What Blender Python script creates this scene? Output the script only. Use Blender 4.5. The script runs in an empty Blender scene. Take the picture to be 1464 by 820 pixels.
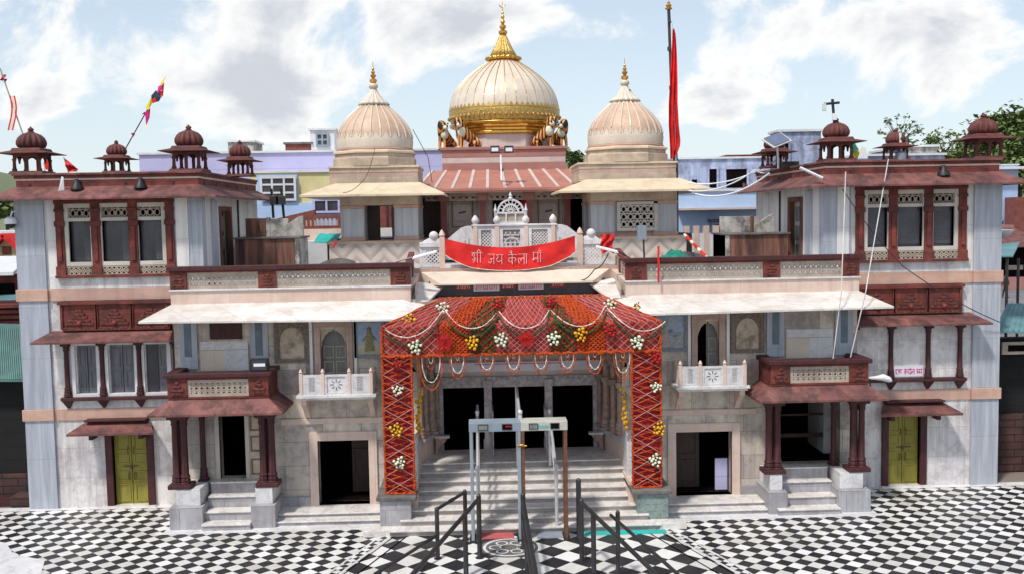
import bpy, bmesh, math, random
from mathutils import Vector, Matrix, Euler
random.seed(7)
R = math.radians
sc = bpy.context.scene
COL = sc.collection

# ------------------------------------------------------------------ camera, sky, sun, exposure
CAM_H = 7.0
FPX = 1400.0                                  # focal length in pixels of a 1464 px wide picture
PITCH, YAW, ROLL = math.atan(100/1400.0), R(1.72), R(1.0)
fwd = Vector((math.sin(YAW)*math.cos(PITCH), math.cos(YAW)*math.cos(PITCH), -math.sin(PITCH)))
rgt = Vector((math.cos(YAW), -math.sin(YAW), 0)); upv = rgt.cross(fwd)
r2 = rgt*math.cos(ROLL) - upv*math.sin(ROLL); u2 = rgt*math.sin(ROLL) + upv*math.cos(ROLL)
cd = bpy.data.cameras.new('camera'); cam = bpy.data.objects.new('camera', cd); COL.objects.link(cam)
cd.sensor_width = 36; cd.lens = 36*FPX/1464.0; cd.clip_start = .1; cd.clip_end = 6000
cam.matrix_world = Matrix(((r2.x,u2.x,-fwd.x,0),(r2.y,u2.y,-fwd.y,0),(r2.z,u2.z,-fwd.z,CAM_H),(0,0,0,1)))
sc.camera = cam
def at(px, py, Y):
    """the real point a survey sighting (px,py) hits on the vertical plane at distance Y"""
    d = r2*((px-732)/FPX) + u2*((410-py)/FPX) + fwd
    t = Y/d.y
    return Vector((d.x*t, Y, CAM_H+d.z*t))
def atg(px, py, z=0.0):
    d = r2*((px-732)/FPX) + u2*((410-py)/FPX) + fwd
    t = (z-CAM_H)/d.z
    return Vector((d.x*t, d.y*t, z))

SUN_EL, SUN_AZ = 58.0, -38.0     # azimuth: towards -x (left) and -y (behind the camera)
w = bpy.data.worlds.new('World'); sc.world = w; w.use_nodes = True
nt = w.node_tree; N = nt.nodes; L = nt.links; N.clear()
def nd(t, **k):
    n = N.new(t)
    for a, b in k.items(): setattr(n, a, b)
    return n
def mth(op, a, b=None, clamp=False):
    n = nd('ShaderNodeMath', operation=op, use_clamp=clamp)
    for i, v in enumerate((a, b)):
        if v is None: continue
        if isinstance(v, (int, float)): n.inputs[i].default_value = v
        else: L.new(v, n.inputs[i])
    return n.outputs[0]
sky = nd('ShaderNodeTexSky', sky_type='NISHITA', sun_disc=False)
sdir = Vector((math.sin(R(SUN_AZ)), -math.cos(R(SUN_AZ)), math.tan(R(SUN_EL)))).normalized()
sky.sun_elevation = R(SUN_EL); sky.sun_rotation = math.atan2(sdir.x, sdir.y)
sky.altitude = 300; sky.air_density = 1.0; sky.dust_density = 1.6; sky.ozone_density = 1.2
bg1 = nd('ShaderNodeBackground'); bg1.inputs[1].default_value = 0.12; L.new(sky.outputs[0], bg1.inputs[0])
tc = nd('ShaderNodeTexCoord'); sep = nd('ShaderNodeSeparateXYZ'); L.new(tc.outputs['Generated'], sep.inputs[0])
ay = mth('MAXIMUM', mth('ABSOLUTE', sep.outputs[1]), 0.12)
U = mth('DIVIDE', sep.outputs[0], ay); V = mth('DIVIDE', sep.outputs[2], ay)
cmb = nd('ShaderNodeCombineXYZ'); L.new(U, cmb.inputs[0]); L.new(mth('MULTIPLY', V, 1.35), cmb.inputs[1]); cmb.inputs[2].default_value = 3.7
n1 = nd('ShaderNodeTexNoise'); n1.inputs['Scale'].default_value = 6.5; n1.inputs['Detail'].default_value = 8; n1.inputs['Roughness'].default_value = .58; n1.inputs['Distortion'].default_value = .25
L.new(cmb.outputs[0], n1.inputs['Vector'])
dens = mth('MULTIPLY', mth('SUBTRACT', n1.outputs[0], 0.5), 3.9)
# the clouds of that day: centre (tangent of azimuth, tangent of elevation), half-widths, weight
for (cu, cv, ru, rv, wt) in [(-.22,.165,.17,.085,.85),(-.04,.225,.13,.05,.75),(-.52,.215,.10,.05,.5),(-.17,.13,.10,.05,.45),(-.45,.125,.05,.03,.35),(.0,.09,.14,.05,-.35),(.16,.10,.05,.10,-.25),
                             (.40,.18,.15,.06,.95),(.23,.105,.09,.035,.55),(.50,.15,.10,.045,.6),(.14,.175,.05,.03,.4),(.05,.02,1.2,.05,-.5)]:
    du = mth('DIVIDE', mth('SUBTRACT', U, cu), ru); dv = mth('DIVIDE', mth('SUBTRACT', V, cv), rv)
    q = mth('ADD', mth('MULTIPLY', du, du), mth('MULTIPLY', dv, dv))
    g = mth('MULTIPLY', mth('EXPONENT', mth('MULTIPLY', q, -1.0)), wt)
    dens = mth('ADD', dens, g)
ramp = nd('ShaderNodeMapRange', interpolation_type='SMOOTHSTEP'); L.new(dens, ramp.inputs[0])
ramp.inputs[1].default_value = .26; ramp.inputs[2].default_value = .66
core = nd('ShaderNodeMapRange', interpolation_type='SMOOTHSTEP'); L.new(dens, core.inputs[0])
core.inputs[1].default_value = .5; core.inputs[2].default_value = 1.35
ccol = nd('ShaderNodeMix', data_type='RGBA'); L.new(core.outputs[0], ccol.inputs[0])
ccol.inputs[6].default_value = (.93,.93,.92,1); ccol.inputs[7].default_value = (.58,.61,.67,1)
bg2 = nd('ShaderNodeBackground'); L.new(ccol.outputs[2], bg2.inputs[0]); bg2.inputs[1].default_value = .90
# thin veil that whitens towards the horizon
veil = nd('ShaderNodeMapRange'); L.new(V, veil.inputs[0]); veil.inputs[1].default_value = .0; veil.inputs[2].default_value = .34
veil.inputs[3].default_value = .72; veil.inputs[4].default_value = .34
bg3 = nd('ShaderNodeBackground'); bg3.inputs[0].default_value = (.80,.89,.94,1); bg3.inputs[1].default_value = .9
m1 = nd('ShaderNodeMixShader'); L.new(veil.outputs[0], m1.inputs[0]); L.new(bg1.outputs[0], m1.inputs[1]); L.new(bg3.outputs[0], m1.inputs[2])
m2 = nd('ShaderNodeMixShader'); L.new(ramp.outputs[0], m2.inputs[0]); L.new(m1.outputs[0], m2.inputs[1]); L.new(bg2.outputs[0], m2.inputs[2])
wo = nd('ShaderNodeOutputWorld'); L.new(m2.outputs[0], wo.inputs[0])
sl = bpy.data.lights.new('sun', 'SUN'); sl.energy = 2.9; sl.angle = R(5); sl.color = (1,.95,.88)
so = bpy.data.objects.new('sun', sl); COL.objects.link(so)
so.rotation_euler = sdir.to_track_quat('Z', 'Y').to_euler()
sc.view_settings.view_transform = 'Standard'; sc.view_settings.look = 'None'; sc.view_settings.gamma = 1
sc.view_settings.exposure = 0.30
try: sc.view_settings.use_curve_mapping = False
except Exception: pass

# ------------------------------------------------------------------ materials
M = {}
def material(name, base, dark=None, rough=.7, metal=0.0, scale=2.0, var=.35, stretch=(1,1,1), fine=.12, joint=None, jcol=None,
             c2=None, streak=0.0, scol=(.03,.025,.03), bump=.15, bscale=18, spec=.4, vein=None, grime=0.0, glow=0.0, coat=0.0):
    m = bpy.data.materials.new(name); m.use_nodes = True; t = m.node_tree; n = t.nodes; l = t.links
    b = n['Principled BSDF']; M[name] = m
    def new(tp, **k):
        x = n.new(tp)
        for a, v in k.items(): setattr(x, a, v)
        return x
    def mix(fac, a, bb, mode='MIX'):
        x = new('ShaderNodeMix', data_type='RGBA', blend_type=mode)
        for i, v in ((0, fac), (6, a), (7, bb)):
            if isinstance(v, (int, float)): x.inputs[i].default_value = v
            elif isinstance(v, tuple): x.inputs[i].default_value = (*v, 1)
            else: l.new(v, x.inputs[i])
        return x.outputs[2]
    def noise(sc_, st=(1,1,1), det=5, ro=.6):
        mp = new('ShaderNodeMapping'); l.new(geo.outputs['Position'], mp.inputs[0]); mp.inputs['Scale'].default_value = st
        x = new('ShaderNodeTexNoise'); x.inputs['Scale'].default_value = sc_; x.inputs['Detail'].default_value = det; x.inputs['Roughness'].default_value = ro
        l.new(mp.outputs[0], x.inputs['Vector']); return x.outputs[0]
    def rng(v, a, c, d=0.0, e=1.0):
        x = new('ShaderNodeMapRange'); l.new(v, x.inputs[0])
        for i, q in enumerate((a, c, d, e)): x.inputs[i+1].default_value = q
        return x.outputs[0]
    geo = new('ShaderNodeNewGeometry')
    dark = dark or tuple(c*(1-var) for c in base)
    c = mix(rng(noise(scale, stretch), .35, .68), dark, base)
    h = None
    if joint:
        sx = new('ShaderNodeSeparateXYZ'); l.new(geo.outputs['Position'], sx.inputs[0])
        ad = new('ShaderNodeMath', operation='ADD'); l.new(sx.outputs[0], ad.inputs[0]); l.new(sx.outputs[1], ad.inputs[1])
        cb = new('ShaderNodeCombineXYZ'); l.new(ad.outputs[0], cb.inputs[0]); l.new(sx.outputs[2], cb.inputs[1])
        br = new('ShaderNodeTexBrick'); l.new(cb.outputs[0], br.inputs['Vector'])
        br.inputs['Scale'].default_value = 1; br.inputs['Brick Width'].default_value = joint[0]; br.inputs['Row Height'].default_value = joint[1]
        br.inputs['Mortar Size'].default_value = joint[2] if len(joint) > 2 else .006; br.inputs['Mortar Smooth'].default_value = .3
        br.offset = .37; br.inputs['Bias'].default_value = 0
        br.inputs['Color1'].default_value = (1,1,1,1); br.inputs['Color2'].default_value = (*(c2 or (.82,.82,.84)), 1)
        br.inputs['Mortar'].default_value = (*(jcol or (.45,.42,.4)), 1)
        c = mix(1.0, c, br.outputs['Color'], 'MULTIPLY')
    if vein:
        v = new('ShaderNodeTexNoise'); mp = new('ShaderNodeMapping'); l.new(geo.outputs['Position'], mp.inputs[0]); mp.inputs['Scale'].default_value = vein[1]
        l.new(mp.outputs[0], v.inputs['Vector']); v.inputs['Scale'].default_value = vein[2]; v.inputs['Detail'].default_value = 6; v.inputs['Distortion'].default_value = 1.2
        ab = new('ShaderNodeMath', operation='SUBTRACT'); l.new(v.outputs[0], ab.inputs[0]); ab.inputs[1].default_value = .5
        a2 = new('ShaderNodeMath', operation='ABSOLUTE'); l.new(ab.outputs[0], a2.inputs[0])
        c = mix(rng(a2.outputs[0], .0, .045, vein[3], 0), c, vein[0])
    if fine: c = mix(rng(noise(28, det=3), .3, .7, 0, fine), c, tuple(x*.45 for x in base))
    if streak: c = mix(rng(noise(1.0, (4.5,4.5,.35), 7, .68), .47, .66, 0, streak), c, scol)
    if grime:
        c = mix(rng(noise(1.9, (1,1,1), 8, .72), .47, .60, 0, grime), c, scol)
    l.new(c, b.inputs['Base Color'])
    b.inputs['Roughness'].default_value = rough; b.inputs['Metallic'].default_value = metal
    b.inputs['Specular IOR Level'].default_value = spec; b.inputs['Coat Weight'].default_value = coat
    if glow: l.new(c, b.inputs['Emission Color']); b.inputs['Emission Strength'].default_value = glow
    if bump:
        bp = new('ShaderNodeBump'); bp.inputs['Strength'].default_value = bump; bp.inputs['Distance'].default_value = .03
        l.new(noise(bscale), bp.inputs['Height']); l.new(bp.outputs[0], b.inputs['Normal'])
    return m
mm = material
mm('marble_grey', (.60,.61,.62), (.46,.48,.51), rough=.5, scale=1.6, stretch=(4,4,.4), joint=(.6,1.25,.006), jcol=(.5,.5,.5), streak=.35, scol=(.2,.17,.16))
mm('marble_blue', (.52,.545,.59), (.35,.37,.42), rough=.45, scale=1.6, stretch=(5,5,.35), joint=(1.9,1.25,.004), jcol=(.55,.55,.55), c2=(.88,.9,.94), streak=.28, scol=(.16,.15,.18))
mm('marble_wall', (.84,.80,.76), (.66,.64,.64), rough=.5, scale=.9, stretch=(1.5,1.5,.6), joint=(1.15,.75,.005), jcol=(.55,.52,.5), c2=(.86,.87,.91), streak=.42, scol=(.20,.14,.15), grime=.38)
mm('marble_upper', (.90,.86,.80), (.76,.74,.72), rough=.5, scale=1.0, stretch=(3,3,.4), joint=(1.0,2.2,.005), jcol=(.6,.57,.53), c2=(.88,.89,.92), streak=.34, scol=(.26,.21,.18))
mm('marble_mid', (.82,.71,.57), (.58,.52,.46), rough=.5, scale=.9, stretch=(1.3,1.3,1), joint=(.92,.58,.007), jcol=(.38,.33,.3), c2=(.60,.60,.67), streak=.36, scol=(.13,.09,.08), grime=.45)
mm('marble_white', (.80,.79,.78), (.64,.63,.64), rough=.4, scale=1.2, joint=(.8,3.0,.004), jcol=(.6,.58,.56), c2=(.93,.92,.93), vein=((.45,.42,.43),(1,.6,2),1.6,.5), grime=.12)
mm('awning_white', (.80,.765,.73), (.66,.62,.58), rough=.5, scale=1.0, stretch=(1,3,3), joint=(1.2,4.0,.006), jcol=(.5,.46,.42), c2=(.9,.88,.87), vein=((.5,.42,.36),(.5,2,2),1.2,.45), grime=.34, scol=(.36,.29,.23))
mm('step_riser', (.47,.43,.40), (.36,.33,.31), rough=.5, scale=1.5, stretch=(2,1,1), streak=.4, scol=(.2,.13,.1))  # risers darker than treads: shade on the step fronts put into the colour
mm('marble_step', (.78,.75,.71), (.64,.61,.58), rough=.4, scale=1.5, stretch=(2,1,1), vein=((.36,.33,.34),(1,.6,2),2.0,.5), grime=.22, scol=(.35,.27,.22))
mm('marble_plinth', (.50,.49,.50), (.36,.36,.39), rough=.5, scale=3, stretch=(6,6,.6), joint=(.7,.5,.006), jcol=(.5,.48,.47), streak=.45, scol=(.18,.15,.15), grime=.35)
mm('green_marble', (.24,.31,.29), (.15,.2,.19), rough=.4, joint=(.35,.16,.008), jcol=(.6,.62,.6), vein=((.4,.46,.44),(1,1,1),4,.4))
mm('pink_stone', (.66,.42,.31), (.52,.32,.25), rough=.6, scale=1.4, stretch=(1,1,2), joint=(1.3,.9,.004), jcol=(.7,.66,.62), c2=(.88,.90,.98), streak=.25, scol=(.3,.18,.14), grime=.15)
mm('pale_pink', (.74,.60,.52), (.66,.50,.42), rough=.55, scale=1.4, stretch=(1,1,2), joint=(1.1,2.4,.004), jcol=(.65,.6,.56), c2=(.93,.90,.88), streak=.25, scol=(.35,.22,.18), grime=.15)
mm('red_stone', (.26,.056,.040), (.145,.030,.023), rough=.75, scale=2.2, stretch=(1,1,1.5), joint=(1.4,1.6,.005), jcol=(.35,.25,.25), grime=.6, scol=(.028,.016,.016), streak=.4, bump=.3)
mm('red_roof', (.29,.115,.10), (.15,.056,.05), rough=.7, scale=1.6, stretch=(2,1,1), joint=(.85,6.0,.007), jcol=(.35,.3,.3), grime=.7, scol=(.045,.025,.025), streak=.4, bump=.25)
mm('dark_red', (.085,.020,.022), (.045,.012,.014), rough=.6, scale=4, stretch=(3,3,.8), grime=.3, scol=(.02,.01,.01), bump=.25)
mm('kiosk_red', (.17,.048,.040), (.09,.024,.022), rough=.7, scale=5, grime=.4, scol=(.03,.018,.018), bump=.3)
mm('carved', (.22,.062,.045), (.05,.012,.011), rough=.8, scale=14, var=.6, bump=.9, bscale=26)
mm('cream_jali', (.50,.42,.34), (.38,.31,.25), rough=.7, grime=.3, scol=(.15,.1,.08))
mm('cream_frame', (.62,.57,.50), (.50,.46,.41), rough=.6, grime=.2, scol=(.3,.24,.2))
mm('white_frame', (.74,.74,.74), (.62,.62,.64), rough=.5, grime=.12, scol=(.35,.3,.28))
mm('shutter', (.20,.20,.22), (.12,.12,.14), rough=.6, scale=3, stretch=(4,4,.6), streak=.3)
mm('glass_dark', (.055,.06,.075), (.025,.025,.035), rough=.22, scale=1.2, spec=.6, stretch=(2,2,1), fine=.05, bump=.02)
mm('mesh_net', (.15,.155,.17), (.09,.09,.10), rough=.6, scale=1.0, joint=(.06,.06,.006), jcol=(.5,.5,.5))
mm('black_void', (.010,.007,.008), (.005,.004,.004), rough=.9, bump=0, fine=0, spec=0)  # near-black; in openings and behind lattices it stands in for shade
mm('room_dark', (.016,.010,.009), (.008,.005,.005), rough=.8, scale=1, joint=(.8,.7,.02), jcol=(.4,.4,.4), bump=0, spec=0)  # near-black walls: shade of the interiors put into the colour
mm('yellow_door', (.33,.29,.045), (.25,.22,.035), rough=.5, scale=2, stretch=(3,3,.6), grime=.25, scol=(.12,.08,.02))
mm('metal_dark', (.10,.10,.105), (.055,.055,.06), rough=.42, metal=.75, grime=.25, scol=(.1,.05,.03))
mm('steel', (.80,.80,.82), (.65,.65,.67), rough=.3, metal=.4, bump=.02)
mm('grey_paint', (.30,.36,.42), (.24,.29,.34), rough=.45, grime=.15)
mm('cream_paint', (.58,.57,.50), (.48,.47,.42), rough=.45, grime=.15)
mm('rust', (.20,.085,.045), (.11,.045,.03), rough=.8, scale=12, bump=.3)
mm('silver_door', (.55,.50,.51), (.30,.26,.27), rough=.45, metal=.3, scale=9, bump=.5, bscale=40)
mm('carved_pink', (.50,.36,.29), (.30,.20,.17), rough=.7, scale=9, bump=.6, bscale=30, streak=.3)
mm('gold', (.85,.50,.12), (.60,.32,.06), rough=.28, metal=.9, scale=6, bump=.15)
mm('gold_relief', (.72,.50,.16), (.38,.24,.07), rough=.4, metal=.6, scale=16, bump=.8, bscale=22)
mm('dome_cream', (.74,.64,.52), (.64,.54,.45), rough=.5, scale=1.2, stretch=(1,1,.6), streak=.25, scol=(.40,.28,.2), grime=.12)
mm('dome_white', (.72,.63,.51), (.60,.53,.45), rough=.38, scale=1.5, joint=(1.4,.55,.004), jcol=(.75,.7,.66), c2=(.93,.91,.9), grime=.12, scol=(.4,.33,.3))
mm('dome_peach', (.66,.46,.32), (.56,.38,.27), rough=.5, scale=1.2, streak=.35, scol=(.30,.18,.13), grime=.2)
mm('beige_stone', (.62,.50,.37), (.50,.40,.31), rough=.6, scale=1.6, stretch=(1,1,3), joint=(1.2,.9,.005), jcol=(.6,.55,.5), c2=(.86,.82,.82), grime=.45, scol=(.26,.19,.15))
mm('beige_eave', (.74,.62,.43), (.66,.53,.38), rough=.6, scale=1.3, joint=(1.3,5.0,.006), jcol=(.6,.55,.5), c2=(.93,.9,.9), grime=.35, scol=(.34,.27,.22))
mm('beige_pink', (.58,.42,.34), (.48,.33,.27), rough=.6, scale=1.6, joint=(1.2,.9,.005), jcol=(.6,.55,.5), grime=.3, scol=(.26,.18,.15))
mm('hall_pink', (.47,.23,.195), (.38,.17,.145), rough=.6, scale=1.2, joint=(1.1,1.0,.004), jcol=(.7,.6,.58), grime=.2, scol=(.3,.15,.13))
mm('hall_roof', (.46,.20,.15), (.36,.145,.11), rough=.6, scale=1.2, grime=.3, scol=(.35,.16,.13))
mm('hall_white', (.66,.55,.50), (.56,.46,.42), rough=.5, joint=(.9,2,.004), jcol=(.7,.6,.58))
mm('hall_wall', (.62,.50,.40), (.48,.38,.3), rough=.6, grime=.3)
mm('hall_line', (.15,.08,.055), rough=.6)
mm('hall_column', (.33,.10,.095), (.22,.06,.06), rough=.6)
mm('tank_brown', (.27,.12,.08), (.09,.045,.035), rough=.9, scale=1.2, stretch=(5,5,.4), streak=.85, scol=(.012,.01,.01), bump=.3)
mm('dirty_white', (.52,.49,.45), (.30,.28,.26), rough=.85, scale=2.5, stretch=(2,2,.8), grime=.75, scol=(.035,.03,.03), bump=.3)
mm('old_grey', (.20,.19,.18), (.11,.10,.10), rough=.9, scale=1.8, grime=.5, bump=.3)
mm('terrace_floor', (.55,.55,.56), (.42,.42,.43), rough=.7, scale=.8, grime=.4, scol=(.2,.17,.16))
mm('blue_wall', (.46,.61,.84), (.38,.53,.76), rough=.8, scale=.5, grime=.2, scol=(.35,.38,.45))
mm('lilac_wall', (.56,.54,.78), (.48,.46,.70), rough=.8, scale=.4, joint=(14,.55,.02), jcol=(.75,.75,.8), c2=(.96,.96,.98), grime=.15, scol=(.3,.3,.4))
mm('old_blue', (.52,.58,.78), (.30,.34,.48), rough=.85, scale=1.0, stretch=(2,2,.5), streak=.5, scol=(.10,.10,.12), grime=.5)
mm('yellow_wall', (.72,.62,.30), (.62,.53,.27), rough=.8, grime=.15, scol=(.4,.35,.2))
mm('brick_red', (.30,.10,.075), (.2,.06,.05), rough=.85, joint=(.24,.09,.012), jcol=(.7,.65,.6))
mm('tin_green', (.12,.24,.22), (.08,.17,.16), rough=.5, metal=.2, grime=.3, scol=(.1,.1,.09))
mm('tin_teal', (.14,.30,.31), (.10,.2,.22), rough=.5, grime=.3, scol=(.05,.07,.08))
mm('teal_cloth', (.03,.50,.45), (.02,.38,.35), rough=.8)
mm('green_net', (.02,.26,.18), (.01,.14,.10), rough=.9, scale=8, bump=.5)
mm('net_cloth', (.40,.04,.035), (.26,.018,.02), rough=.85, scale=4, bump=.2)
mm('red_cloth', (.85,.025,.022), (.48,.012,.012), rough=.75, scale=2.5, bump=.1, bscale=6)
mm('crimson', (.36,.012,.03), (.20,.008,.015), rough=.85, scale=3)
mm('orange_bloom', (.66,.10,.010), (.36,.035,.006), rough=.9, scale=30, bump=.8, bscale=60)
mm('green_leaf', (.045,.075,.018), (.02,.035,.012), rough=.8, scale=20)
mm('white_bloom', (.80,.80,.66), (.62,.66,.46), rough=.8, scale=20, bump=.4, bscale=50)
mm('yellow_bloom', (.85,.50,.02), (.70,.30,.01), rough=.8, scale=20, bump=.4, bscale=50)
mm('red_bloom', (.60,.010,.012), (.36,.005,.008), rough=.8, scale=12)
mm('string_pale', (.55,.34,.30), (.42,.22,.2), rough=.8, scale=20)
mm('string_white', (.78,.72,.66), (.62,.55,.48), rough=.8, scale=20)
mm('magenta', (.70,.02,.22), rough=.8); mm('bright_yellow', (.85,.70,.03), rough=.8); mm('navy_cloth', (.03,.06,.12), rough=.8)
mm('sign_white', (.75,.72,.80), (.68,.65,.74), rough=.5, bump=0); mm('sign_ink', (.62,.03,.20), rough=.6, bump=0); mm('sign_red', (.50,.03,.05), rough=.5, bump=0)
mm('banner_ink', (.80,.76,.76), (.70,.62,.62), rough=.6, bump=0)
mm('white_lamp', (.80,.81,.84), (.72,.73,.77), rough=.35, bump=.02); mm('black_metal', (.02,.02,.022), rough=.5)
mm('cable', (.7,.68,.66), rough=.6, bump=0); mm('cable_dark', (.03,.03,.03), rough=.6, bump=0)
mm('pink_mat', (.55,.13,.13), (.42,.09,.1), rough=.9, bump=.4); mm('grey_mat', (.30,.33,.40), (.22,.25,.3), rough=.6)
mm('bark', (.12,.085,.06), (.06,.045,.035), rough=.9, scale=8, bump=.6)
mm('leaf_mid', (.13,.19,.045), (.07,.11,.025), rough=.7, scale=.9, fine=0, bump=0)
mm('leaf_pale', (.20,.24,.09), (.12,.15,.05), rough=.7, scale=1.2, fine=0, bump=0)
mm('hill_green', (.19,.21,.13), (.12,.15,.08), rough=1, scale=.02, fine=.2, bump=0)
mm('earth', (.24,.20,.16), (.17,.14,.115), rough=1, scale=.05, bump=0)
mm('road_grey', (.20,.19,.20), (.14,.135,.14), rough=.9, scale=.6)
mm('black_shed', (.012,.012,.012), rough=.9, joint=(3,.35,.02), jcol=(.5,.5,.5)); mm('brown_brick', (.10,.045,.035), (.05,.025,.022), rough=.9, joint=(.6,.2,.02), jcol=(.3,.3,.3), grime=.4)
mm('skin', (.25,.13,.08), rough=.6); mm('dark_cloth', (.03,.03,.045), rough=.8)
mm('blue_picture', (.22,.33,.55), (.40,.46,.52), rough=.5, scale=9, fine=0); mm('picture_floor', (.50,.46,.38), (.22,.25,.35), rough=.5, scale=7)
mm('tile_blue', (.06,.09,.16), (.30,.33,.36), rough=.4, scale=22); mm('fig_dark', (.10,.09,.06), (.35,.30,.10), rough=.5, scale=30); mm('picture_yellow', (.55,.50,.36), rough=.5, scale=9)
mm('inlay_blue', (.17,.22,.26), (.11,.15,.19), rough=.5, scale=3); mm('cusp_floral', (.09,.06,.05), (.26,.20,.16), rough=.6, scale=24, bump=.3)
mm('plaster_cream', (.56,.48,.37), (.46,.38,.29), rough=.8, scale=2.2, grime=.7, scol=(.16,.09,.055)); mm('panel_grey', (.26,.27,.25), (.18,.19,.18), rough=.6, stretch=(4,4,.5), streak=.4)
mm('solar', (.12,.15,.24), (.09,.11,.18), rough=.6)
mm('wood_dark', (.07,.04,.03), (.035,.02,.016), rough=.6, scale=4, stretch=(5,5,.5))

def tile_material(name, size, rot, seed=0.0):
    m = bpy.data.materials.new(name); m.use_nodes = True; t = m.node_tree; n = t.nodes; l = t.links; b = n['Principled BSDF']; M[name] = m
    geo = n.new('ShaderNodeNewGeometry'); mp = n.new('ShaderNodeMapping'); l.new(geo.outputs['Position'], mp.inputs[0])
    mp.inputs['Rotation'].default_value = (0,0,R(rot)); mp.inputs['Scale'].default_value = (1/size,)*3; mp.inputs['Location'].default_value = (100.13+seed,100.31,0)
    ck = n.new('ShaderNodeTexChecker'); ck.inputs['Scale'].default_value = 1
    sx = n.new('ShaderNodeSeparateXYZ'); l.new(mp.outputs[0], sx.inputs[0])
    cb = n.new('ShaderNodeCombineXYZ'); l.new(sx.outputs[0], cb.inputs[0]); l.new(sx.outputs[1], cb.inputs[1]); cb.inputs[2].default_value = .5
    l.new(cb.outputs[0], ck.inputs['Vector'])
    br = n.new('ShaderNodeTexBrick'); br.offset = 0; l.new(cb.outputs[0], br.inputs['Vector'])
    br.inputs['Scale'].default_value = 1; br.inputs['Brick Width'].default_value = 1; br.inputs['Row Height'].default_value = 1
    br.inputs['Mortar Size'].default_value = .012; br.inputs['Color1'].default_value = (1,1,1,1); br.inputs['Color2'].default_value = (.72,.70,.68,1); br.inputs['Mortar'].default_value = (.35,.32,.3,1)
    ns = n.new('ShaderNodeTexNoise'); ns.inputs['Scale'].default_value = .9; ns.inputs['Detail'].default_value = 9; ns.inputs['Roughness'].default_value = .7; l.new(geo.outputs['Position'], ns.inputs['Vector'])
    rg = n.new('ShaderNodeMapRange'); l.new(ns.outputs[0], rg.inputs[0]); rg.inputs[1].default_value = .45; rg.inputs[2].default_value = .75; rg.inputs[4].default_value = .75
    def mix(f, a, c, mode='MIX'):
        x = n.new('ShaderNodeMix'); x.data_type = 'RGBA'; x.blend_type = mode
        for i, v in ((0,f),(6,a),(7,c)):
            if isinstance(v, (int,float)): x.inputs[i].default_value = v
            elif isinstance(v, tuple): x.inputs[i].default_value = (*v,1)
            else: l.new(v, x.inputs[i])
        return x.outputs[2]
    dark = mix(rg.outputs[0], (.018,.019,.024), (.075,.068,.065)); lite = mix(rg.outputs[0], (.78,.78,.76), (.50,.46,.42))
    c = mix(ck.outputs['Fac'], dark, lite); c = mix(1.0, c, br.outputs[0], 'MULTIPLY')
    l.new(c, b.inputs['Base Color']); b.inputs['Roughness'].default_value = .38
    rr = n.new('ShaderNodeMapRange'); l.new(ns.outputs[0], rr.inputs[0]); rr.inputs[3].default_value = .25; rr.inputs[4].default_value = .6; l.new(rr.outputs[0], b.inputs['Roughness'])
    return m
tile_material('tiles_court', .275, 45); tile_material('tiles_walk', .47, 45, .5); tile_material('tiles_border', .15, 45)
def stripe_material(name, a, b_, sc_=9):
    m = bpy.data.materials.new(name); m.use_nodes = True; t = m.node_tree; n = t.nodes; l = t.links; b = n['Principled BSDF']; M[name] = m
    tcn = n.new('ShaderNodeTexCoord'); wv = n.new('ShaderNodeTexWave'); l.new(tcn.outputs['Object'], wv.inputs['Vector'])
    wv.bands_direction = 'X'; wv.inputs['Scale'].default_value = sc_; wv.inputs['Distortion'].default_value = 1.2; wv.inputs['Detail'].default_value = 2; wv.inputs['Detail Scale'].default_value = 2
    rp = n.new('ShaderNodeValToRGB'); l.new(wv.outputs['Fac'], rp.inputs[0]); rp.color_ramp.elements[0].position = .42; rp.color_ramp.elements[0].color = (*b_,1)
    rp.color_ramp.elements[1].position = .5; rp.color_ramp.elements[1].color = (*a,1); l.new(rp.outputs[0], b.inputs['Base Color']); b.inputs['Roughness'].default_value = .5
stripe_material('tiger_coat', (.66,.26,.05), (.02,.015,.015), 2.4)
def zigzag_material(name, a, c_, k=2.6):
    m = bpy.data.materials.new(name); m.use_nodes = True; t = m.node_tree; n = t.nodes; l = t.links; b = n['Principled BSDF']; M[name] = m
    g = n.new('ShaderNodeNewGeometry'); s = n.new('ShaderNodeSeparateXYZ'); l.new(g.outputs['Position'], s.inputs[0])
    def ma(op, p, q=None):
        x = n.new('ShaderNodeMath'); x.operation = op
        for i, v in enumerate((p,q)):
            if v is None: continue
            if isinstance(v,(int,float)): x.inputs[i].default_value = v
            else: l.new(v, x.inputs[i])
        return x.outputs[0]
    pp = ma('PINGPONG', ma('ADD', s.outputs[0], s.outputs[1]), .42); v = ma('FRACT', ma('MULTIPLY', ma('ADD', pp, s.outputs[2]), k))
    ns = n.new('ShaderNodeTexNoise'); ns.inputs['Scale'].default_value = 5; l.new(g.outputs['Position'], ns.inputs['Vector'])
    v = ma('ADD', v, ma('MULTIPLY', ns.outputs[0], .3))
    rp = n.new('ShaderNodeValToRGB'); l.new(v, rp.inputs[0]); rp.color_ramp.elements[0].position = .35; rp.color_ramp.elements[0].color = (*a,1); rp.color_ramp.elements[1].position = .75; rp.color_ramp.elements[1].color = (*c_,1)
    l.new(rp.outputs[0], b.inputs['Base Color']); b.inputs['Roughness'].default_value = .55
zigzag_material('chevron', (.42,.34,.30), (.60,.52,.46))

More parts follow.
